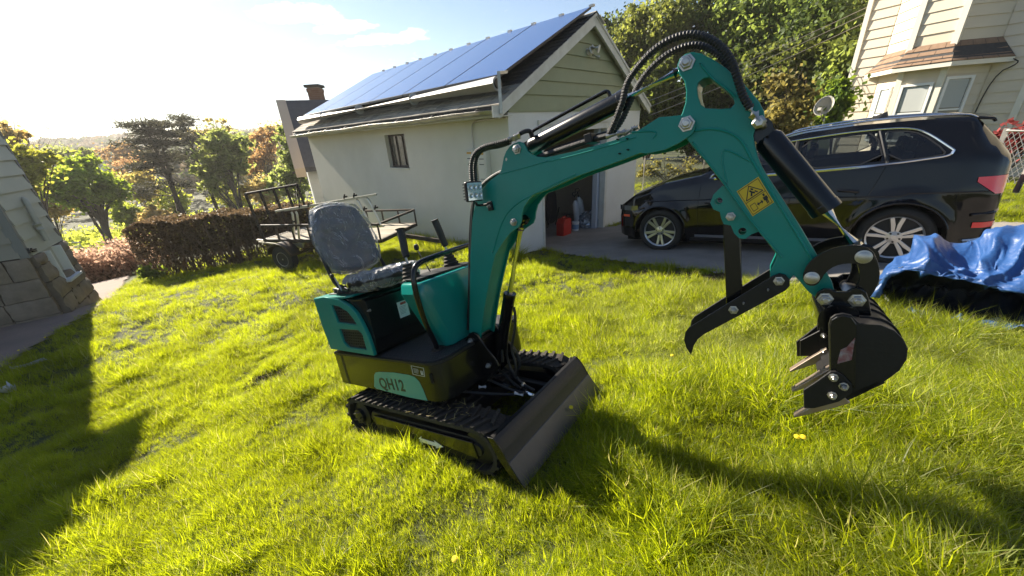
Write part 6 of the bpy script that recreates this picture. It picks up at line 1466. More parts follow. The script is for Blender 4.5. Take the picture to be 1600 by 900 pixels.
# aluminium ladder rack lying on the trailer: one thing
ALR = mat('aluminium_rack', (.62, .60, .55), .35, metal=.9)
lr = empty('ladder_rack', TP3(.6, 0, zb_ + .4), 'bare aluminium ladder rack standing on the trailer side rails', 'rack')
def TPX(px, py, c=.02): return on_plane(px, py, TP3(0, c, 0), np.array([*ty_, 0]))
def TPY(px, py): return TPX(px, py, TW - .05)
for a_, c_ in ((TPX(431, 330), TPX(588, 304)), (TPX(402, 375), TPX(474, 383))): MB().bar(a_, c_, .05, .035).build('rack_rail', ALR, lr)
MB().bar(TPX(445, 329, .25), TPX(580, 306, .25), .04, .03).build('rack_rail', ALR, lr)
MB().bar(TPX(405, 378, .2), TPX(474, 386, .2), .04, .03).build('rack_rail', ALR, lr)
for p in ([(455, 331), (458, 336), (460, 378)], [(462, 330), (465, 336), (468, 380)], [(557, 311), (562, 318), (579, 352)], [(573, 309), (577, 314), (595, 351)]):
    MB().tube(chaikin([TPX(*q) for q in p], 1), .022, 8).build('rack_leg', ALR, lr, smooth=True)
MB().bar(TPX(570, 355), TPX(600, 353), .06, .03).build('rack_foot', ALR, lr); MB().bar(TPX(452, 381), TPX(474, 381), .06, .03).build('rack_foot', ALR, lr)
for px, py in ((537, 308), (552, 306), (481, 321), (467, 323), (568, 327), (585, 325), (456, 347), (457, 353)):
    q = TPX(px, py, .0); b = MB(); b.bar(q + [0, 0, -.03], q + [.03, 0, .05], .03, .02); b.bar(q, q + [.07, 0, .01], .03, .03); b.build('rack_clamp', BM, lr)
# ================================================================== VEGETATION
def quads(centers, sizes, rs, aspect=1.7, up=0.0, fold=True):
    n = len(centers); a = rs.normal(size=(n, 3)); a[:, 2] *= (1 - up); a /= np.linalg.norm(a, axis=1, keepdims=True)
    c = rs.normal(size=(n, 3)); b_ = np.cross(a, c); b_ /= np.linalg.norm(b_, axis=1, keepdims=True) + 1e-9
    s = sizes[:, None]; A = a * s * .5 * aspect; B = b_ * s * .5
    V = np.stack([centers - A, centers - A * .1 + B, centers + A, centers - A * .1 - B], 1).reshape(-1, 3)
    return V, np.arange(4 * n).reshape(n, 4)
LM = {
 'maple': leafmat('leaf_maple', (.10, .15, .025), (.48, .58, .05), trans=.6),
 'bright': leafmat('leaf_bright', (.13, .17, .025), (.62, .66, .08), trans=.6),
 'spring': leafmat('leaf_spring', (.11, .15, .04), (.46, .54, .13), trans=.6),
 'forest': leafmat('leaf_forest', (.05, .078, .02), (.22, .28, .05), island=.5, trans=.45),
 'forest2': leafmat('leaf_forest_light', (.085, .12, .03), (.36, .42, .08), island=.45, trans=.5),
 'peach': leafmat('leaf_peach', (.24, .19, .07), (.78, .60, .20), trans=.6),
 'russet': leafmat('leaf_russet', (.22, .13, .06), (.66, .40, .16), trans=.6),
 'pine': leafmat('pine_needles', (.055, .055, .038), (.11, .11, .06), trans=.3, rough=.7),
 'hedge': leafmat('hedge_leaf', (.095, .075, .045), (.24, .17, .085), trans=.35),
 'pink': leafmat('dry_pink_leaf', (.42, .30, .22), (.70, .46, .32), trans=.5),
 'weed': leafmat('weed_leaf', (.09, .16, .03), (.30, .42, .04)),
 'shrub': leafmat('shrub_leaf', (.21, .20, .06), (.42, .36, .09)),
 'red': leafmat('red_shrub_leaf', (.26, .045, .045), (.34, .07, .06), trans=.3),
}
BARK = mat('bark', (.060, .048, .038), .95, col2=(.11, .09, .07), nscale=8, bump=.7, bscale=30, stretch=(1, 1, .3))
BARKP = mat('bark_pine', (.045, .036, .032), .95, col2=(.08, .065, .055), nscale=8, bump=.7, bscale=30, stretch=(1, 1, .3))
TWIG = mat('twig', (.13, .085, .06), .9, col2=(.2, .14, .10), nscale=6)
def W2(px, py, dist): return AD(px, py, dist)
def pxm(px, py, dist):
    """metres per picture pixel at this spot"""
    p = AD(px, py, dist); c = RW.T @ (p - CAM); return -c[2] / FPX
def tree(name, label, base, dist, blobs, kind, leaf=.16, n=6000, trunk_r=.16, group=None, bark=BARK, limbs=10, seed=1, clump=.11, top=None, lean=(0, 0), bare=0, cat='tree', aspect=1.6, shell=.35, up=0):
    """base: picture point of the trunk's foot; blobs: (px,py,rx_px,ry_px[,depth factor]) in the picture, at their own distance"""
    rs = np.random.default_rng(seed); b0 = AD(base[0], base[1], dist); b0[2] = min(b0[2], gz(b0[0], b0[1]) + .1) if dist < 200 else b0[2]
    root = empty(name, (b0[0], b0[1], b0[2]), label, cat, group)
    nb2 = []
    for bb_ in blobs:      # break each mass into uneven lobes
        nb2.append((bb_[0], bb_[1], bb_[2] * .72, bb_[3] * .72))
        for _ in range(4):
            a_ = rs.uniform(0, 6.28); q_ = rs.uniform(.45, .95); nb2.append((bb_[0] + bb_[2] * q_ * math.cos(a_), bb_[1] + bb_[3] * q_ * math.sin(a_), bb_[2] * rs.uniform(.22, .42), bb_[3] * rs.uniform(.22, .42)))
    blobs = nb2; cen = []; ax = b0.copy(); ctrs = []; tot = sum(bb_[2] * bb_[3] for bb_ in blobs)
    vd = AD(blobs[0][0], blobs[0][1], dist) - CAM; vd[2] = 0; vd /= np.linalg.norm(vd); sd_ = np.array([vd[1], -vd[0], 0])
    for bb_ in blobs:
        c = AD(bb_[0], bb_[1], dist); s = pxm(bb_[0], bb_[1], dist); rx, ry = bb_[2] * s, bb_[3] * s; rd = max(rx, ry * .7) * (bb_[4] if len(bb_) > 4 else 1.0)
        m = max(4, int(n * bb_[2] * bb_[3] / tot)); nc = max(8, int(m / 55))
        d = rs.normal(size=(nc, 3)); d /= np.linalg.norm(d, axis=1, keepdims=True); r = shell + (1 - shell) * rs.random(nc) ** .5
        k = c + (d * r[:, None]) @ np.stack([sd_ * rx, vd * rd, ZV * ry]) ; ctrs.append(k)
        ii = rs.integers(0, nc, m); g = rs.normal(size=(m, 3)) * np.array([1, 1, .75]) * clump * min(rx, ry) * 1.5
        cen.append(k[ii] + g)
    cen = np.concatenate(cen); ctrs = np.concatenate(ctrs); cen = cen + rs.normal(size=cen.shape) * (rs.random((len(cen), 1)) < .12) * leaf * 2.0
    V, Fq = quads(cen, leaf * rs.uniform(.6, 1.35, len(cen)), rs, aspect, up); V = V - b0
    link('crown', npmesh('crown', V, Fq, LM[kind]), root)
    cm = ctrs.mean(0); topp = cm + np.array([0, 0, (ctrs[:, 2].max() - cm[2]) * .7]) if top is None else AD(top[0], top[1], dist)
    b = MB(); mid = b0 * .5 + topp * .5 + np.array([rs.normal() * .1, rs.normal() * .1, 0]) * (topp[2] - b0[2]) * .3
    spine = chaikin([b0 - [0, 0, .3], b0 * .75 + mid * .25, mid, topp], 2); k = len(spine)
    b.tube(spine, [trunk_r * (1 - .82 * i / (k - 1)) * (1.35 if i == 0 else 1) for i in range(k)], 8)
    sel = ctrs[rs.permutation(len(ctrs))[:limbs]]
    for q in sel:
        h = np.clip((q[2] - b0[2]) / (topp[2] - b0[2] + 1e-6) * .75 - .05 + rs.uniform(-.08, .05), .22, .92); s0 = spine[int(h * (k - 1))]; L = np.linalg.norm(q - s0)
        b.tube(chaikin([s0, s0 * .6 + q * .4 + np.array([0, 0, .10 * L]), q], 1), [trunk_r * .42 * (1 - h * .5), trunk_r * .3 * (1 - h * .5), trunk_r * .2, trunk_r * .06][:4], 5)
        for _ in range(bare): 
            e = q + rs.normal(size=3) * .22 * L + [0, 0, .2 * L]; b.tube([q * .5 + s0 * .5, e], [trunk_r * .10, trunk_r * .03], 4)
    b.build('trunk', bark, root, smooth=True, recalc=False)
    return root
GV = 'trees in the valley beyond the hedge'
tree('maple_tree', 'round bright green maple standing left of the pines beyond the pink bushes', (152, 362), 34, [(135, 290, 52, 40), (95, 285, 30, 25), (175, 305, 28, 28), (125, 262, 30, 18)], 'maple', .14, 13000, .34, GV, seed=2, limbs=14, top=(135, 290))
tree('lime_tree', 'yellow green spring tree rising just behind the grey house corner', (60, 350), 28, [(40, 262, 26, 24), (62, 250, 22, 16), (25, 245, 18, 16), (45, 285, 22, 16)], 'bright', .12, 6500, .16, GV, seed=3)
tree('bare_tree', 'thin half bare russet tree with open twigs at the left skyline', (18, 300), 40, [(24, 215, 20, 12), (8, 205, 10, 14), (12, 226, 12, 10)], 'peach', .22, 420, .14, GV, seed=4, bare=5, limbs=20)
# pines: flat needle layers on leaning trunks
def pine(label, base, top, dist, layers, seed, tr_=.24, extra=()):
    rs = np.random.default_rng(seed); b0 = AD(*base, dist); b0[2] = min(b0[2], gz(b0[0], b0[1]) + .1); t0 = AD(*top, dist); root = empty('pine_tree', b0, label, 'tree', GV)
    cen = []; b = MB(); spine = chaikin([b0 - [0, 0, .3], b0 * .6 + t0 * .4 + [rs.normal() * .2, 0, 0], t0], 2); k = len(spine)
    b.tube(spine, [tr_ * (1 - .85 * i / (k - 1)) for i in range(k)], 7)
    for e in extra: q = AD(*e[1], dist); s0 = AD(*e[0], dist); b.tube(chaikin([s0, s0 * .5 + q * .5, q], 1), [tr_ * .6, tr_ * .5, tr_ * .3, tr_ * .1], 6)
    vd = t0 - CAM; vd[2] = 0; vd /= np.linalg.norm(vd); sd_ = np.array([vd[1], -vd[0], 0])
    for (x, y, rx, ry, m) in layers:
        c = AD(x, y, dist); s = pxm(x, y, dist); nc = max(4, m // 28); d = rs.normal(size=(nc, 3)) * .6
        kk = c + d @ np.stack([sd_ * rx * s, vd * rx * s * .8, ZV * ry * s]); ii = rs.integers(0, nc, m)
        cen.append(kk[ii] + rs.normal(size=(m, 3)) * np.array([.26, .26, .07]) + np.array([0, 0, .05]))
        near = min(spine, key=lambda p: abs(p[2] - c[2] + .3)); b.tube([near, near * .5 + c * .5 - [0, 0, .1], c], [tr_ * .3, tr_ * .2, tr_ * .06], 5)
    cen = np.concatenate(cen); n = len(cen); a = rs.normal(size=(n, 3)); a[:, 2] = np.abs(a[:, 2]) * .5; a /= np.linalg.norm(a, axis=1, keepdims=True); c = np.cross(a, rs.normal(size=(n, 3))); c /= np.linalg.norm(c, axis=1, keepdims=True)
    L = rs.uniform(.25, .5, n)[:, None]; V = np.stack([cen - c * .03, cen + c * .03, cen + a * L + c * .02, cen + a * L - c * .02], 1).reshape(-1, 3)
    link('crown', npmesh('crown', V - b0, np.arange(4 * n).reshape(n, 4), LM['pine']), root)
    b.build('trunk', BARKP, root, smooth=True, recalc=False); return root
pine('dark pine with two leaning trunks and layered boughs beyond the hedge', (291, 345), (232, 208), 38,
     [(218, 198, 22, 5, 420), (252, 196, 18, 4, 330), (232, 210, 30, 5, 520), (262, 215, 20, 5, 330), (222, 224, 22, 5, 420), (255, 229, 24, 5, 380), (236, 243, 26, 5, 420), (268, 248, 18, 4, 300), (240, 262, 26, 5, 380), (262, 272, 18, 4, 200), (243, 291, 22, 5, 300), (230, 302, 12, 4, 120), (285, 292, 10, 4, 120), (214, 262, 12, 4, 140)], 11, .27, extra=(((280, 330), (250, 215)),))
pine('tall narrow dark pine with a flag shaped top right of the double pine', (345, 338), (282, 186), 42,
     [(281, 187, 12, 4, 260), (289, 196, 12, 4, 260), (294, 208, 15, 5, 300), (300, 221, 20, 5, 380), (298, 234, 24, 5, 400), (306, 247, 22, 5, 360), (300, 260, 20, 5, 300), (316, 272, 20, 6, 320), (322, 290, 16, 6, 240), (338, 303, 12, 5, 140)], 12, .22)
tree('willow_tree', 'feathery olive green tree with a forked trunk right of the dark pines', (384, 333), 36, [(345, 225, 36, 26), (362, 250, 30, 26), (330, 255, 26, 28), (342, 285, 28, 22)], 'spring', .15, 8500, .24, GV, seed=6, limbs=16, top=(345, 215), bare=1, aspect=2.4)
tree('bare_topped_tree', 'bare twigged treetop above the olive green tree', (350, 320), 44, [(342, 200, 22, 16), (330, 212, 14, 10)], 'peach', .2, 380, .12, GV, seed=7, bare=7, limbs=26)
tree('russet_tree', 'russet orange budding tree between the olive tree and the white house', (410, 322), 44, [(408, 232, 28, 30), (418, 215, 22, 18), (396, 258, 24, 20)], 'russet', .15, 4200, .13, GV, seed=8, bare=3, limbs=20)
tree('pale_green_tree', 'pale green leafy tree beside the white house gable', (460, 330), 30, [(446, 240, 16, 34), (458, 262, 18, 30), (440, 285, 20, 26), (470, 290, 14, 24)], 'spring', .15, 7000, .14, GV, seed=9)
for i, (x, y, rx, ry, dd, kd, lab) in enumerate(((15, 300, 30, 40, 50, 'spring', 'tall green trees half hidden by the grey house wall'), (105, 245, 40, 14, 75, 'spring', 'hazy green tree line above the maple crown'), (180, 240, 36, 16, 85, 'russet', 'hazy russet treetops left of the steeple'), (320, 215, 28, 14, 70, 'peach', 'pale treetops between the two dark pines tops'), (385, 225, 22, 20, 62, 'spring', 'tall slim green tree behind the olive tree'), (430, 205, 26, 12, 60, 'peach', 'pale budding treetop left of the white house gable'))):
    tree('valley_tree', lab, (x + 14, min(y + ry + 40, 360)), dd, [(x, y, rx, ry), (x + rx * .5, y - ry * .3, rx * .6, ry * .6)], kd, .20, 5000, .14, 'taller trees in the valley', seed=130 + i, limbs=9, bare=1)
pk = ['golden peach bush between the maple and the double pine', 'peach coloured thicket below the maple crown on its left', 'yellow budding tree low behind the two pine trunks', 'yellow green thicket under the olive tree', 'golden thicket in front of the russet tree', 'dull orange thicket high behind the double pine foot', 'pale yellow bush under the right side of the maple', 'low orange thicket above the hedge left end']
for i, (x, y, rx, ry, dd, kd) in enumerate(((212, 290, 28, 30, 42, 'peach'), (72, 318, 36, 26, 40, 'peach'), (262, 312, 34, 24, 48, 'bright'), (362, 305, 34, 24, 46, 'bright'), (410, 298, 26, 24, 40, 'peach'), (205, 262, 30, 18, 60, 'russet'), (196, 335, 24, 20, 38, 'bright'), (240, 338, 26, 16, 36, 'peach'))):
    tree('thicket_tree', pk[i], (x + 12, min(y + ry + 22, 362)), dd, [(x, y, rx, ry), (x + rx * .5, y + ry * .3, rx * .6, ry * .6)], kd, .13, 6500, .09, 'budding thicket trees on the valley slope', seed=30 + i, limbs=9, bare=1)
# low green growth at the foot of the valley trees (uncountable)
def scatter_mass(name, label, pts, kind, leaf, per, spread, rs, kindtag='stuff', mat_=None):
    cen = np.repeat(pts, per, 0) + rs.normal(size=(len(pts) * per, 3)) * spread
    V, Fq = quads(cen, leaf * rs.uniform(.6, 1.4, len(cen)), rs); return tag(link(name, npmesh(name, V, Fq, mat_ or LM[kind])), label, kind=kindtag)
rs = np.random.default_rng(77)
pts = []
for i in range(900):
    x = rs.uniform(-5, 500); dd = rs.uniform(33, 62); p = AD(x, 300, dd); pts.append([p[0], p[1], gz(p[0], p[1]) + rs.uniform(.1, 1.9)])
scatter_mass('undergrowth', 'bright green undergrowth covering the valley slope', np.array(pts), 'bright', .15, 40, [.9, .9, .5], rs)
# wooded far hillside: one mass of far crowns
hp = []; hc_ = []
tints = np.array([[.11, .13, .055], [.17, .15, .06], [.19, .13, .075], [.07, .085, .06], [.13, .16, .05], [.22, .17, .11]])
HM = bpy.data.materials.new('hillside_leaves'); HM.use_nodes = True; t = HM.node_tree; bb = t.nodes['Principled BSDF']; at_ = t.nodes.new('ShaderNodeAttribute'); at_.attribute_name = 'tint'; bb.inputs['Roughness'].default_value = .8
tl = t.nodes.new('ShaderNodeBsdfTranslucent'); mx = t.nodes.new('ShaderNodeMixShader'); mx.inputs[0].default_value = .35
for dst in (bb.inputs['Base Color'], tl.inputs[0]): t.links.new(at_.outputs['Color'], dst)
t.links.new(bb.outputs[0], mx.inputs[1]); t.links.new(tl.outputs[0], mx.inputs[2]); t.links.new(mx.outputs[0], t.nodes['Material Output'].inputs[0])
cs = []; tn_ = []; sz = []
for i in range(2600):
    dd = math.sqrt(rs.uniform(75 ** 2, 470 ** 2)); a = R(rs.uniform(95, 152)); x, y = dd * math.cos(a), dd * math.sin(a); z = gz(x, y); rad = rs.uniform(2.6, 5.2); m = 34 if dd > 150 else 80
    d = rs.normal(size=(m, 3)); d /= np.linalg.norm(d, axis=1, keepdims=True); d[:, 2] = np.abs(d[:, 2]) * .9
    cs.append(np.array([x, y, z + rad * .9]) + d * rad * rs.uniform(.7, 1.05, (m, 1))); tn_.append(np.repeat(tints[rs.integers(0, 6)][None] * rs.uniform(.8, 1.25), m, 0)); sz.append(np.full(m, 1.5 if dd > 150 else .9) * rad / 4)
cs = np.concatenate(cs); tn_ = np.concatenate(tn_); sz = np.concatenate(sz); V, Fq = quads(cs, sz * rs.uniform(.7, 1.3, len(cs)), rs, 1.3)
me = npmesh('wooded_hillside', V, Fq, HM); ca = me.color_attributes.new('tint', 'FLOAT_COLOR', 'POINT'); col = np.ones((len(V), 4), np.float32); col[:, :3] = np.repeat(tn_, 4, 0); ca.data.foreach_set('color', col.ravel())
tag(link('wooded_hillside', me), 'hazy far hillside covered in mixed spring woodland', kind='stuff')
# church steeple and roofs on the hill
sp0 = AD(196, 268, 150); s_ = pxm(196, 250, 150); st_ = empty('church_steeple', sp0, 'slate grey pointed steeple between the maple and the dark pine', 'steeple')
b = MB(); b.lathe((sp0[0], sp0[1], sp0[2] - 1), (0, 0, 1), [(0, 6 * s_), (7 * s_, 6 * s_), (7.2 * s_, 6.6 * s_), (36 * s_, .2)], 4); b.build('spire', mat('steeple_slate', (.05, .06, .08), .7), st_)
b = MB(); b.box((sp0[0] - 1.1, sp0[1] - 1.1, sp0[2] - 9), (sp0[0] + 1.1, sp0[1] + 1.1, sp0[2] - .9)); b.build('tower', mat('tower_stone', (.3, .28, .25), .9), st_)
for i, (x, y, dd, cc_, lab) in enumerate(((155, 246, 190, (.12, .2, .36), 'blue roofed house far off on the wooded hillside'), (150, 262, 120, (.30, .30, .32), 'grey roofed house low on the hillside behind the maple'))):
    p = AD(x, y, dd); s_ = pxm(x, y, dd); fh = empty('far_house', p, lab, 'house'); W_ = 9 * s_; vd = azv(120); sd_ = azv(30)
    q = lambda a, c, z: p + sd_ * a * W_ + vd * c * W_ + ZV * z * s_
    MB().add([q(-1,-.6,-9), q(1,-.6,-9), q(1,.6,-9), q(-1,.6,-9), q(-1,-.6,0), q(1,-.6,0), q(1,.6,0), q(-1,.6,0)], RF).build('wall', SIDW, fh)
    MB().add([q(-1.1,-.7,-.3), q(1.1,-.7,-.3), q(1.1,0,4), q(-1.1,0,4), q(-1.1,.7,-.3), q(1.1,.7,-.3)], [(0,1,2,3),(3,2,5,4),(0,3,4),(1,5,2)]).build('roof', mat('far_roof_%s' % ('blue' if i == 0 else 'grey'), cc_, .6), fh)
# --- right hand woodland behind the garage and car
GF = 'tall broadleaf trees behind the driveway'
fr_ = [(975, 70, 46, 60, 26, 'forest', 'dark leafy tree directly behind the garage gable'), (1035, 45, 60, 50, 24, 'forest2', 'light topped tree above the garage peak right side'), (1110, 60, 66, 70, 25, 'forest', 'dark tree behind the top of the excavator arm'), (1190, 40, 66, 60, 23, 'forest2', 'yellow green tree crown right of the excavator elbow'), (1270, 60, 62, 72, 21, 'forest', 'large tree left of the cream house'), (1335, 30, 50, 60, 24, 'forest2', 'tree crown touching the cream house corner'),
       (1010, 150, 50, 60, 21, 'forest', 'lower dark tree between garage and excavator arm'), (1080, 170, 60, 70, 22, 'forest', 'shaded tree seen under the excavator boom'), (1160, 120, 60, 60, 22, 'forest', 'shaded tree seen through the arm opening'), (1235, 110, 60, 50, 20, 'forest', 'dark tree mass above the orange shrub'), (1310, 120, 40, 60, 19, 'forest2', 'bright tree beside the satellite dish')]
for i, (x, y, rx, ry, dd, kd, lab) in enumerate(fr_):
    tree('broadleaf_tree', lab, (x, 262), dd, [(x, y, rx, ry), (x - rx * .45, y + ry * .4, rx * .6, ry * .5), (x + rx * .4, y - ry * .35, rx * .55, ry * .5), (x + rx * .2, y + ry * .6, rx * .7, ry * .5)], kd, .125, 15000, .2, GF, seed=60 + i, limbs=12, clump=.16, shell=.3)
tree('orange_shrub', 'large brownish orange twiggy shrub behind the car roof', (1235, 250), 15, [(1225, 185, 42, 42), (1255, 165, 30, 34), (1200, 200, 30, 34), (1215, 130, 22, 18)], 'shrub', .09, 9000, .06, seed=81, bare=5, limbs=40, cat='shrub')
tree('yellow_green_shrub', 'bright yellow green shrub beside the cream house corner', (1306, 235), 14.5, [(1306, 160, 20, 36), (1296, 178, 18, 30), (1312, 135, 12, 16)], 'weed', .10, 3800, .04, seed=82, limbs=14, cat='shrub')
tree('red_shrub', 'red leaved shrub behind the wire fence at the right edge', (1590, 235), 9.5, [(1585, 212, 34, 9), (1610, 220, 30, 14)], 'red', .05, 2600, .03, seed=83, limbs=14, cat='shrub')
tree('dry_brush', 'dry brown brush along the wire fence by the garage', (1050, 285), 13, [(1035, 262, 40, 12), (1080, 262, 36, 12), (1010, 270, 20, 12)], 'shrub', .05, 1800, .02, seed=84, limbs=60, bare=4, cat='brush')
# --- hedge
hL, hR = hit(240, 438), hit(452, 405); hdir = (hR - hL)[:2]; HLN = np.linalg.norm(hdir); hdir /= HLN; hn = np.array([-hdir[1], hdir[0]]); hn = hn if hn @ hL[:2] > 0 else -hn
htop = AD(300, 341, np.hypot(*(hL[:2] * .6 + hR[:2] * .4)))[2] + .0
hg = empty('hedge', hL, 'clipped brown twiggy hedge behind the utility trailer', 'hedge')
rs = np.random.default_rng(5); b = MB()
for i in range(420):
    s = rs.uniform(-.1, HLN * 1.25); o = rs.uniform(.1, .9); p0 = np.array([*(hL[:2] + hdir * s + hn * o), 0]); p0[2] = gz(p0[0], p0[1]) - .05; th_ = htop - (.35 * max(0, .5 - s) if s < .5 else 0)
    e = p0 + [rs.normal() * .3, rs.normal() * .3, 0]; e[2] = th_ - rs.uniform(0, .5); m = p0 * .5 + e * .5 + rs.normal(size=3) * .08; b.tube([p0, m, e], [.014, .009, .004], 4)
b.build('stems', TWIG, hg, recalc=False)
n = 34000; s = rs.uniform(-.15, HLN * 1.25, n); o = rs.uniform(0, 1.0, n); u = rs.random(n) ** .75
sh_ = rs.random(n); o = np.where(sh_ < .45, rs.uniform(0, .12, n), o); u = np.where(sh_ > .8, rs.uniform(.93, 1.0, n), u)
P_ = np.stack([hL[0] + hdir[0] * s + hn[0] * o, hL[1] + hdir[1] * s + hn[1] * o, np.zeros(n)], 1); g_ = ground_h(P_[:, 0], P_[:, 1]); tp_z = htop + .03 * np.sin(s * 5) + .03 * np.sin(s * 13) - .10 * np.clip(.3 - s, 0, 1) ; P_[:, 2] = g_ + .12 + (tp_z - g_ - .12) * u
keep = (u > .35) | (rs.random(n) < .35); P_ = P_[keep]; V, Fq = quads(P_, .032 * rs.uniform(.6, 1.5, len(P_)), rs)
link('foliage', npmesh('foliage', V - hL, Fq, LM['hedge']), hg)
tree('leafy_weed', 'bright green leafy weed at the left foot of the hedge', (236, 440), float(np.hypot(*hL[:2])) - .3, [(232, 425, 13, 12), (248, 432, 12, 8)], 'weed', .06, 800, .008, seed=90, limbs=14, cat='weed')
# dried pink bushes beyond the path
rs = np.random.default_rng(15); pb = empty('dried_bushes', hit(150, 418), 'dried pinkish brown bushes bordering the far side of the path', 'bushes')
b0 = np.array(pb.matrix_basis.translation); cen = []; b = MB()
for i in range(460):
    x = rs.uniform(80, 232); p = hit(x, 416); p = p if np.hypot(p[0], p[1]) < 15 else AD(x, 416, 15); p = p + (p - CAM) * [1, 1, 0] / np.hypot(p[0], p[1]) * rs.uniform(-.1, 1.6); p[2] = gz(p[0], p[1]); ht = rs.uniform(.45, .95) * (1.0 if x < 190 else 1.2); e = p + [rs.normal() * .22, rs.normal() * .22, ht]; b.tube([p, p * .5 + e * .5 + rs.normal(size=3) * .05, e], [.012, .008, .004], 4)
    cen.append(p + (e - p) * rs.uniform(.15, 1.05, (46, 1)) + rs.normal(size=(46, 3)) * .11)
b.build('stems', TWIG, pb, recalc=False); cen = np.concatenate(cen); V, Fq = quads(cen, .05 * rs.uniform(.6, 1.5, len(cen)), rs); link('foliage', npmesh('foliage', V - b0, Fq, LM['pink']), pb)

# --- wire fence by the driveway
def chainlink(label, pA, pB, hgt, posts):
    d = (pB - pA)[:2]; L = np.linalg.norm(d); d /= L; fo = empty('wire_fence', pA, label, 'fence'); P3_ = lambda s, z: np.array([*(pA[:2] + d * s), pA[2] + (pB[2] - pA[2]) * s / L + z])
    for s in np.linspace(0, L, posts): MB().cyl(P3_(s, -.1), P3_(s, hgt + .03), .03, seg=10).build('post', GALV, fo, smooth=True)
    MB().cyl(P3_(0, hgt), P3_(L, hgt), .018, seg=8).build('top_rail', GALV, fo)
    b = MB(); st2 = .10; n = int(L / st2)
    for i in range(-int(hgt / st2), n):
        for sg in (1, -1):
            s0 = i * st2 if sg > 0 else i * st2 + hgt; s1 = s0 + sg * hgt; z0, z1 = 0, hgt
            lo, hi = (s0, s1)
            def cut(sv): return (sv - s0) / (s1 - s0)
            t0, t1 = 0., 1.
            for bd2 in (0, L):
                tt = cut(bd2)
                if 0 < tt < 1:
                    if (sg > 0) == (bd2 == 0): t0 = max(t0, tt)
                    else: t1 = min(t1, tt)
            if max(s0, s1) <= 0 or min(s0, s1) >= L or t1 <= t0: continue
            b.bar(P3_(s0 + (s1 - s0) * t0, z0 + hgt * t0), P3_(s0 + (s1 - s0) * t1, z0 + hgt * t1), .005, .005)
    b.build('wire_mesh', GALV, fo, recalc=False)['kind'] = 'stuff'; return fo
fa, fb = AD(1004, 296, 11.5), AD(1200, 285, 11.5); fa[2] = AD(1033, 297, 11.5)[2] - .3; fb[2] = fa[2] + .15
chainlink('galvanised wire fence running behind the bonnet of the black car', fa, fb, 1.15, 3)
fc, fd = AD(1552, 250, 8.6), AD(1680, 262, 7.6); fc[2] -= .25; fd[2] = fc[2]
chainlink('galvanised wire fence beyond the rear of the black car', fc, fd, AD(1575, 205, 8.4)[2] - fc[2], 3)
# satellite dish
dp = AD(1291, 172, 14.2); sd2 = empty('satellite_dish', dp - [0, 0, 1.2], 'grey satellite dish on a pole near the cream house corner', 'satellite dish')
ax_ = np.array([-.75, -.45, .45]); ax_ /= np.linalg.norm(ax_); b = MB()
_, a_, b_ = frame_from(ax_); rows = [[dp + ax_ * (r * r * .25) + (a_ * math.cos(t_) * .8 + b_ * math.sin(t_)) * r * .27 for t_ in np.linspace(0, 2 * math.pi, 25)] for r in np.linspace(0.02, 1, 7)]
b.grid(rows); b.build('dish', mat('dish_grey', (.36, .34, .30), .5), sd2, smooth=True, solid=.01)
b = MB(); b.tube([dp - [0, 0, .3], dp + ax_ * .42 - [0, 0, .22]], .015, 6); b.obox(dp + ax_ * .46 - [0, 0, .2], ax_ * .06, a_ * .04, b_ * .04); b.build('feed_arm', mat('dish_grey', (0,0,0)), sd2)
b = MB(); b.cyl(dp - [0, 0, 1.6], dp - ax_ * .03, .025, seg=8); b.build('pole', GALV, sd2)
# overhead wires
for i, (p, q) in enumerate((((1008, 160), (1375, 2)), ((1012, 168), (1378, 10)), ((1016, 180), (1375, 24)))):
    a_ = AD(*p, 16); c_ = AD(*q, 18); mdd = a_ * .5 + c_ * .5 - [0, 0, .12]
    thing1('overhead_wire', MB().tube(chaikin([a_, mdd, c_], 3), .010, 6), mat('wire_grey', (.30, .28, .25), .6), ['upper of the three thin wires crossing in front of the trees', 'middle of the three thin wires crossing in front of the trees', 'lowest of the three thin wires crossing in front of the trees'][i], 'wire', 'overhead wires')
# ================================================================== GRASS
GM = bpy.data.materials.new('grass_blade'); GM.use_nodes = True; t = GM.node_tree; bb = t.nodes['Principled BSDF']; L = t.links.new
oi = t.nodes.new('ShaderNodeObjectInfo'); gi = t.nodes.new('ShaderNodeNewGeometry'); at_ = t.nodes.new('ShaderNodeAttribute'); at_.attribute_name = 'tip'
def rampn(fac, els):
    r = t.nodes.new('ShaderNodeValToRGB'); L(fac, r.inputs[0]); r.color_ramp.elements[0].position = els[0][0]; r.color_ramp.elements[0].color = (*els[0][1], 1); r.color_ramp.elements[1].position = els[-1][0]; r.color_ramp.elements[1].color = (*els[-1][1], 1)
    for p, c in els[1:-1]: e = r.color_ramp.elements.new(p); e.color = (*c, 1)
    return r.outputs[0]
refl = rampn(gi.outputs['Random Per Island'], [(0, (.08, .12, .008)), (.5, (.14, .18, .010)), (.88, (.20, .24, .018)), (.96, (.34, .30, .13)), (1, (.42, .38, .25))])
trn = rampn(gi.outputs['Random Per Island'], [(0, (.42, .50, .008)), (.5, (.68, .76, .014)), (.84, (.78, .82, .03)), (.95, (.80, .72, .24)), (1, (.7, .62, .36))])
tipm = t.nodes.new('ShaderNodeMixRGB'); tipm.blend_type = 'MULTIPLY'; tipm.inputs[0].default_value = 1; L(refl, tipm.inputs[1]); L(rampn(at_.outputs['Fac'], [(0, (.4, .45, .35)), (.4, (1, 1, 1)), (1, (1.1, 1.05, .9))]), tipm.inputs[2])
gnz = t.nodes.new('ShaderNodeTexNoise'); gnz.inputs['Scale'].default_value = 1.8; gnz.inputs['Detail'].default_value = 4; L(oi.outputs['Location'], gnz.inputs['Vector'])
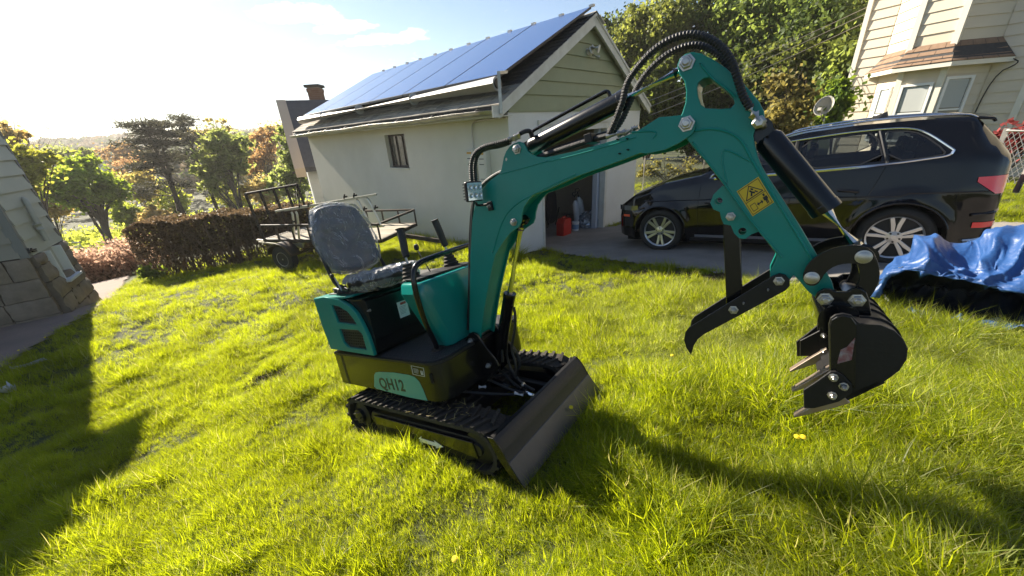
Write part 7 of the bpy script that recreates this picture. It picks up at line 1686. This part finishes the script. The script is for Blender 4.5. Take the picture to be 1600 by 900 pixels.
gmx = t.nodes.new('ShaderNodeMath'); gmx.operation = 'MULTIPLY_ADD'; L(gnz.outputs['Fac'], gmx.inputs[0]); gmx.inputs[1].default_value = 2.2; gmx.inputs[2].default_value = -.85
gav = t.nodes.new('ShaderNodeMath'); gav.operation = 'MULTIPLY_ADD'; L(oi.outputs['Random'], gav.inputs[0]); gav.inputs[1].default_value = .5; L(gmx.outputs[0], gav.inputs[2])
vr = t.nodes.new('ShaderNodeMapRange'); L(gav.outputs[0], vr.inputs[0]); vr.inputs[3].default_value = .62; vr.inputs[4].default_value = 1.22
def vmul(c):
    h = t.nodes.new('ShaderNodeHueSaturation'); L(c, h.inputs['Color']); L(vr.outputs[0], h.inputs['Value']); return h.outputs[0]
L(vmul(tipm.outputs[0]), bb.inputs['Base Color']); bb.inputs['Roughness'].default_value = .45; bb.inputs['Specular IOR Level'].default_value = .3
tl = t.nodes.new('ShaderNodeBsdfTranslucent'); L(vmul(trn), tl.inputs[0]); mx = t.nodes.new('ShaderNodeMixShader'); mx.inputs[0].default_value = .56; L(bb.outputs[0], mx.inputs[1]); L(tl.outputs[0], mx.inputs[2]); L(mx.outputs[0], t.nodes['Material Output'].inputs[0])
GM2 = GM.copy(); GM2.name = 'grass_blade_pale'
for nd_ in GM2.node_tree.nodes:
    if nd_.type == 'VALTORGB' and len(nd_.color_ramp.elements) > 3:
        for e_ in nd_.color_ramp.elements: c_ = list(e_.color); m_ = max(c_[:3]); e_.color = (c_[0] * .55 + m_ * .45 * .95, c_[1] * .6 + m_ * .40, c_[2] * .6 + m_ * .22, 1)
tcol = bpy.data.collections.new('grass_tufts')
def tuft(nb, rad, h0, h1, lean, wd, seed, seg=4):
    r_ = np.random.default_rng(seed); V = []; Fs = []; T = []
    for i in range(nb):
        a = r_.uniform(0, 6.28); q = rad * math.sqrt(r_.random()); p = np.array([q * math.cos(a), q * math.sin(a), -.01]); hh = r_.uniform(h0, h1); la = a + r_.normal() * .9; ln_ = abs(r_.normal()) * lean + .08; dirv = np.array([math.cos(la), math.sin(la), 0]); sv = np.array([-math.sin(la + r_.normal() * .6), math.cos(la + r_.normal() * .6), 0]); w0 = wd * r_.uniform(.7, 1.3); k = len(V)
        for j in range(seg + 1):
            u = j / seg; c = p + ZV * hh * (u - .35 * ln_ * u * u) + dirv * hh * ln_ * u * u; w_r = w0 * (1 - u ** 1.6) * (.7 + .6 * u if u < .5 else 1)
            if j < seg: V += [tuple(c - sv * w_r), tuple(c + sv * w_r)]; T += [u, u]
            else: V.append(tuple(c)); T.append(1)
        for j in range(seg - 1): b_ = k + 2 * j; Fs.append((b_, b_ + 1, b_ + 3, b_ + 2))
        b_ = k + 2 * (seg - 1); Fs.append((b_, b_ + 1, b_ + 2))
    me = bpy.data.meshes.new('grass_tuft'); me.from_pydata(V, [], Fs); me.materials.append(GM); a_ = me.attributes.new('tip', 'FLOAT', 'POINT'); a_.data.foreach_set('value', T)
    o = bpy.data.objects.new('grass_tuft_%02d' % seed, me); tcol.objects.link(o); return o
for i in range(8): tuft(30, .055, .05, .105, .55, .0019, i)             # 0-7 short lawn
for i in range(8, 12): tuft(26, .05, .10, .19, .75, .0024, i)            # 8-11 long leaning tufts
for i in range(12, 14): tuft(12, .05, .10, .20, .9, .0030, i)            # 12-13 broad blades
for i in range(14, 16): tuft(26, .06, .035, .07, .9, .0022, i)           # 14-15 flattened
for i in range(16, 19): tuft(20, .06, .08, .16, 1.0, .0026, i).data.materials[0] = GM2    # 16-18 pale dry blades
rs = np.random.default_rng(99)
def lawn_points():
    out_ = []
    N_t = 260000
    # sample in polar with density ~ falling with distance, within the view cone
    r = .45 * (15.0 / .45) ** rs.random(N_t); az = np.radians(rs.uniform(20, 170, N_t)); x, y = r * np.cos(az), r * np.sin(az)
    # log-radius sampling density per m2 ~ 1/r^2
    dens0 = N_t / (math.log(15 / .45) * R(150)) / (r * r); tgt = np.where(r < 3.2, 800, np.where(r < 6, 560, 300)); keep = rs.random(N_t) < np.clip(tgt / dens0, 0, 1)
    return x[keep], y[keep]
xs_, ys_ = lawn_points()
# dense nearby sampling separately
nn = 44000; xa = rs.uniform(-4.2, 4.2, nn); ya = rs.uniform(.0, 4.0, nn); xs_ = np.concatenate([xs_, xa]); ys_ = np.concatenate([ys_, ya])
c2 = (RW.T @ (np.stack([xs_, ys_, ground_h(xs_, ys_)]) - CAM[:, None])); pxs = CX - FPX * c2[0] / c2[2]; pys = CY + FPX * c2[1] / c2[2]
vis = (c2[2] < -.2) & (pxs > -160) & (pxs < 1760) & (pys < 1120) & (pys > 200)
xs_, ys_, pxs, pys = xs_[vis], ys_[vis], pxs[vis], pys[vis]
din = soft_in(xs_, ys_, DRIVE, .1)[1]; pin_ = soft_in(xs_, ys_, PATH, .1)[1]
gl = (xs_ - GC[0]) * GD[0] + (ys_ - GC[1]) * GD[1]; gt_ = (xs_ - GC[0]) * GT[0] + (ys_ - GC[1]) * GT[1]
ok = (din > -.02 - .05 * rs.random(len(xs_))) & (pin_ > -.02 - .06 * rs.random(len(xs_))) & ~((gl > -.05) & (gl < 9.4) & (gt_ > -.05) & (gt_ < 5.1))
ok &= ~((pxs < 240) & (pys < 400) & (np.hypot(xs_, ys_) > 8.5)); hh_ = (xs_ - Q0[0]) * lw_[0] + (ys_ - Q0[1]) * lw_[1]; cc3 = (xs_ - Q0[0]) * nd[0] + (ys_ - Q0[1]) * nd[1]; ok &= ~((hh_ > -.15) & (cc3 > -.15))
SOILS = [hit(415, 590), hit(402, 606), hit(1060, 432), hit(1120, 436), hit(1000, 428), hit(846, 505), hit(60, 690)]
SR = [.22, .11, .28, .25, .2, .05, .10]
thin = np.ones(len(xs_))
for s0, r0 in zip(SOILS, SR): d = np.hypot((xs_ - s0[0]), (ys_ - s0[1])) / r0; thin *= sstep(.55, 1.15, d + .3 * (vnoise(xs_, ys_, .06, 51) - .5))
# the machine stands on short grass: nothing through its tracks
loc = np.stack([xs_, ys_, ground_h(xs_, ys_)]) - O[:, None]; mf, mn = F @ loc, N @ loc
ok &= ~((mf > -1.28) & (mf < -.02) & (np.abs(mn) > .28) & (np.abs(mn) < .45)); ok &= rs.random(len(xs_)) < thin
tb_ = (T2_[:, 60:, :2]).reshape(-1, 2); 
xs_, ys_, pxs, pys = xs_[ok], ys_[ok], pxs[ok], pys[ok]
zs_ = ground_h(xs_, ys_); n = len(xs_)
m1 = vnoise(xs_, ys_, .55, 61); m2 = vnoise(xs_, ys_, .22, 62); m3 = vnoise(xs_, ys_, 1.4, 63)
right = sstep(.2, 1.6, xs_) * (1 - sstep(3.0, 5.0, ys_)) ; rr_ = rs.random(n)
idx_ = rs.integers(0, 8, n); longp = .06 + .55 * right * sstep(.35, .65, m1) + .25 * sstep(.62, .8, m2); idx_ = np.where(rr_ < longp, rs.integers(8, 12, n), idx_)
idx_ = np.where((rs.random(n) < .015 + .05 * right), rs.integers(12, 14, n), idx_); idx_ = np.where((rs.random(n) < (.32 * right + .015) * sstep(.3, .6, m3 + .3 * m2)), rs.integers(16, 19, n), idx_); idx_ = np.where((m2 < .20) & (rs.random(n) < .35), rs.integers(14, 16, n), idx_)
scl = (.48 + .42 * m1 + .50 * (m2 - .5)) * rs.uniform(.8, 1.2, n) * (1 + .18 * right) * np.where(np.hypot(xs_, ys_) > 5, 1.15, 1); scl *= np.where((mf[ok] > -1.35) & (mf[ok] < .2) & (np.abs(mn[ok]) < .5), .55, 1)
wind = 2.2 + 1.6 * vnoise(xs_, ys_, 1.1, 64) * 2; tl_ = .16 + .34 * m2 * (1 + right)
rot = np.stack([tl_ * np.cos(wind) + rs.normal(0, .12, n), tl_ * np.sin(wind) + rs.normal(0, .12, n), rs.uniform(0, 6.28, n)], 1)
# weeds and tall tufts at the foot of the garage wall and the hedge
ex_n = 900; d_ = rs.uniform(-.3, 8.5, ex_n); t_ = -np.abs(rs.normal(.05, .22, ex_n)) - .03; wx_ = GC[0] + GD[0] * d_ + GT[0] * t_; wy_ = GC[1] + GD[1] * d_ + GT[1] * t_
xs_ = np.r_[xs_, wx_]; ys_ = np.r_[ys_, wy_]; zs_ = np.r_[zs_, ground_h(wx_, wy_)]; scl = np.r_[scl, rs.uniform(1.0, 2.1, ex_n)]; rot = np.r_[rot, np.stack([rs.normal(0, .2, ex_n), rs.normal(0, .2, ex_n), rs.uniform(0, 6.28, ex_n)], 1)]; idx_ = np.r_[idx_, rs.integers(8, 14, ex_n)]
me = bpy.data.meshes.new('grass'); n = len(xs_); me.vertices.add(n); me.vertices.foreach_set('co', np.stack([xs_, ys_, zs_], 1).astype(np.float32).ravel())
a_ = me.attributes.new('rot', 'FLOAT_VECTOR', 'POINT'); a_.data.foreach_set('vector', rot.astype(np.float32).ravel()); a_ = me.attributes.new('scl', 'FLOAT', 'POINT'); a_.data.foreach_set('value', scl.astype(np.float32)); a_ = me.attributes.new('idx', 'INT', 'POINT'); a_.data.foreach_set('value', idx_.astype(np.int32))
gr = link('grass', me); tag(gr, 'sunlit yellow green lawn grass, longer and paler at the right', kind='stuff'); me.materials.append(GM)
ng = bpy.data.node_groups.new('grass_nodes', 'GeometryNodeTree'); ng.interface.new_socket('Geometry', in_out='INPUT', socket_type='NodeSocketGeometry'); ng.interface.new_socket('Geometry', in_out='OUTPUT', socket_type='NodeSocketGeometry')
gi_ = ng.nodes.new('NodeGroupInput'); go_ = ng.nodes.new('NodeGroupOutput'); ip = ng.nodes.new('GeometryNodeInstanceOnPoints'); ci = ng.nodes.new('GeometryNodeCollectionInfo'); ci.inputs['Collection'].default_value = tcol; ci.inputs['Separate Children'].default_value = True; ci.inputs['Reset Children'].default_value = True
def na_(nm, ty): q = ng.nodes.new('GeometryNodeInputNamedAttribute'); q.data_type = ty; q.inputs['Name'].default_value = nm; return q.outputs['Attribute']
ng.links.new(gi_.outputs[0], ip.inputs['Points']); ng.links.new(ci.outputs[0], ip.inputs['Instance']); ip.inputs['Pick Instance'].default_value = True
ng.links.new(na_('idx', 'INT'), ip.inputs['Instance Index']); ng.links.new(na_('scl', 'FLOAT'), ip.inputs['Scale'])
e2r = ng.nodes.new('FunctionNodeEulerToRotation'); ng.links.new(na_('rot', 'FLOAT_VECTOR'), e2r.inputs[0]); ng.links.new(e2r.outputs[0], ip.inputs['Rotation']); ng.links.new(ip.outputs[0], go_.inputs[0])
gm_ = gr.modifiers.new('grass', 'NODES'); gm_.node_group = ng
# bare soil clods
for i, (s0, r0) in enumerate(zip(SOILS[:5], SR[:5])):
    b = MB(); 
    for k in range(int(80 + 1100 * r0)):
        a = rs.uniform(0, 6.28); q = r0 * math.sqrt(rs.random()) * .95; x, y = s0[0] + q * math.cos(a), s0[1] + q * math.sin(a); z = gz(x, y); s_ = rs.uniform(.006, .022); v = [np.array([x, y, z + .004]) + rs.normal(size=3) * s_ * [1, 1, .6] for _ in range(5)]
        b.add(v, [(0,1,2),(0,2,3),(0,3,1),(4,1,2),(4,2,3),(4,3,1)])
    o_ = b.build('soil_clods', mat('clod', (.05, .032, .02), .95, col2=(.11, .07, .042), nscale=30), None, recalc=False); tag(o_, ['loose dark soil clods left of the excavator rear', 'small spill of soil below the larger dirt patch', 'dark soil strip along the driveway edge under the boom', 'dark soil strip beside the driveway near the thumb strut', 'thin bare soil at the lawn edge near the garage'][i], kind='stuff')
# dandelions
DY = mat('dandelion_yellow', (.80, .62, .01), .6, bump=.6, bscale=300)
dl = ['dandelion beside the right end of the dozer blade', 'left of two dandelions below the bucket', 'right of two dandelions below the bucket', 'dandelion close under the bucket teeth', 'dandelion in the lower middle of the lawn', 'dandelion left of the thumb on the open lawn', 'dandelion in shade by the path edge', 'dandelion nearest the stone foundation']
for i, (px, py) in enumerate(((891, 654), (1235, 705), (1245, 704), (1254, 665), (712, 884), (1046, 577), (36, 554), (77, 534))):
    p = hit(px, py + 4); z = gz(p[0], p[1]); hh = .10; root = empty('dandelion', (p[0], p[1], z), dl[i], 'dandelion', 'dandelions in the lawn')
    MB().tube([(p[0], p[1], z), (p[0] + .004, p[1], z + hh)], .0018, 5).build('stalk', LM['weed'], root)
    b = MB(); b.lathe((p[0] + .004, p[1], z + hh), (0, -.2, 1), [(-.004, .003), (.0, .007), (.003, .012), (.006, .0118), (.008, .007), (.009, .002)], 14); b.build('flower', DY, root, smooth=False)
# litter in the shade: coiled tube and white scrap
c0 = hit(20, 580); c1 = hit(76, 568); b = MB(); n = 160; pts = []
for i in range(n): u = i / n; q = c0 * (1 - u) + c1 * u; a = u * 2 * math.pi * 16; pts.append(np.array([q[0], q[1], gz(q[0], q[1]) + .05]) + np.array([.3 * math.cos(a), .3 * math.cos(a), math.sin(a)]) * .016)
thing1('coiled_hose', b.tube(pts, .006, 6), mat('pale_hose', (.45, .44, .42), .4), 'pale coiled plastic hose lying in the shaded grass', 'hose', smooth=True)
p = hit(4, 622); b = MB(); rows = [[(p[0] - .05 + .025 * i, p[1] + .03 * j + .01 * rs.normal(), gz(p[0], p[1]) + .05 + .025 * rs.normal()) for j in range(5)] for i in range(5)]
thing1('plastic_scrap', b.grid(rows), mat('white_scrap', (.55, .56, .58), .4), 'crumpled white plastic scrap in the shaded grass at the left edge', 'plastic scrap', recalc=False)

# ================================================================== HAZE
b = MB(); b.box((-680, -680, -16), (680, 680, 34)); hz = b.build('haze', mat('haze_air', (1, 1, 1)), None); hm = _mats['haze_air']; hm.node_tree.nodes.clear()
pvn = hm.node_tree.nodes.new('ShaderNodeVolumePrincipled'); pvn.inputs['Color'].default_value = (1, .97, .93, 1); pvn.inputs['Density'].default_value = .0007; pvn.inputs['Anisotropy'].default_value = .35
hm.node_tree.links.new(pvn.outputs[0], hm.node_tree.nodes.new('ShaderNodeOutputMaterial').inputs['Volume']); tag(hz, 'thin pale morning haze over the whole yard and valley', kind='stuff')
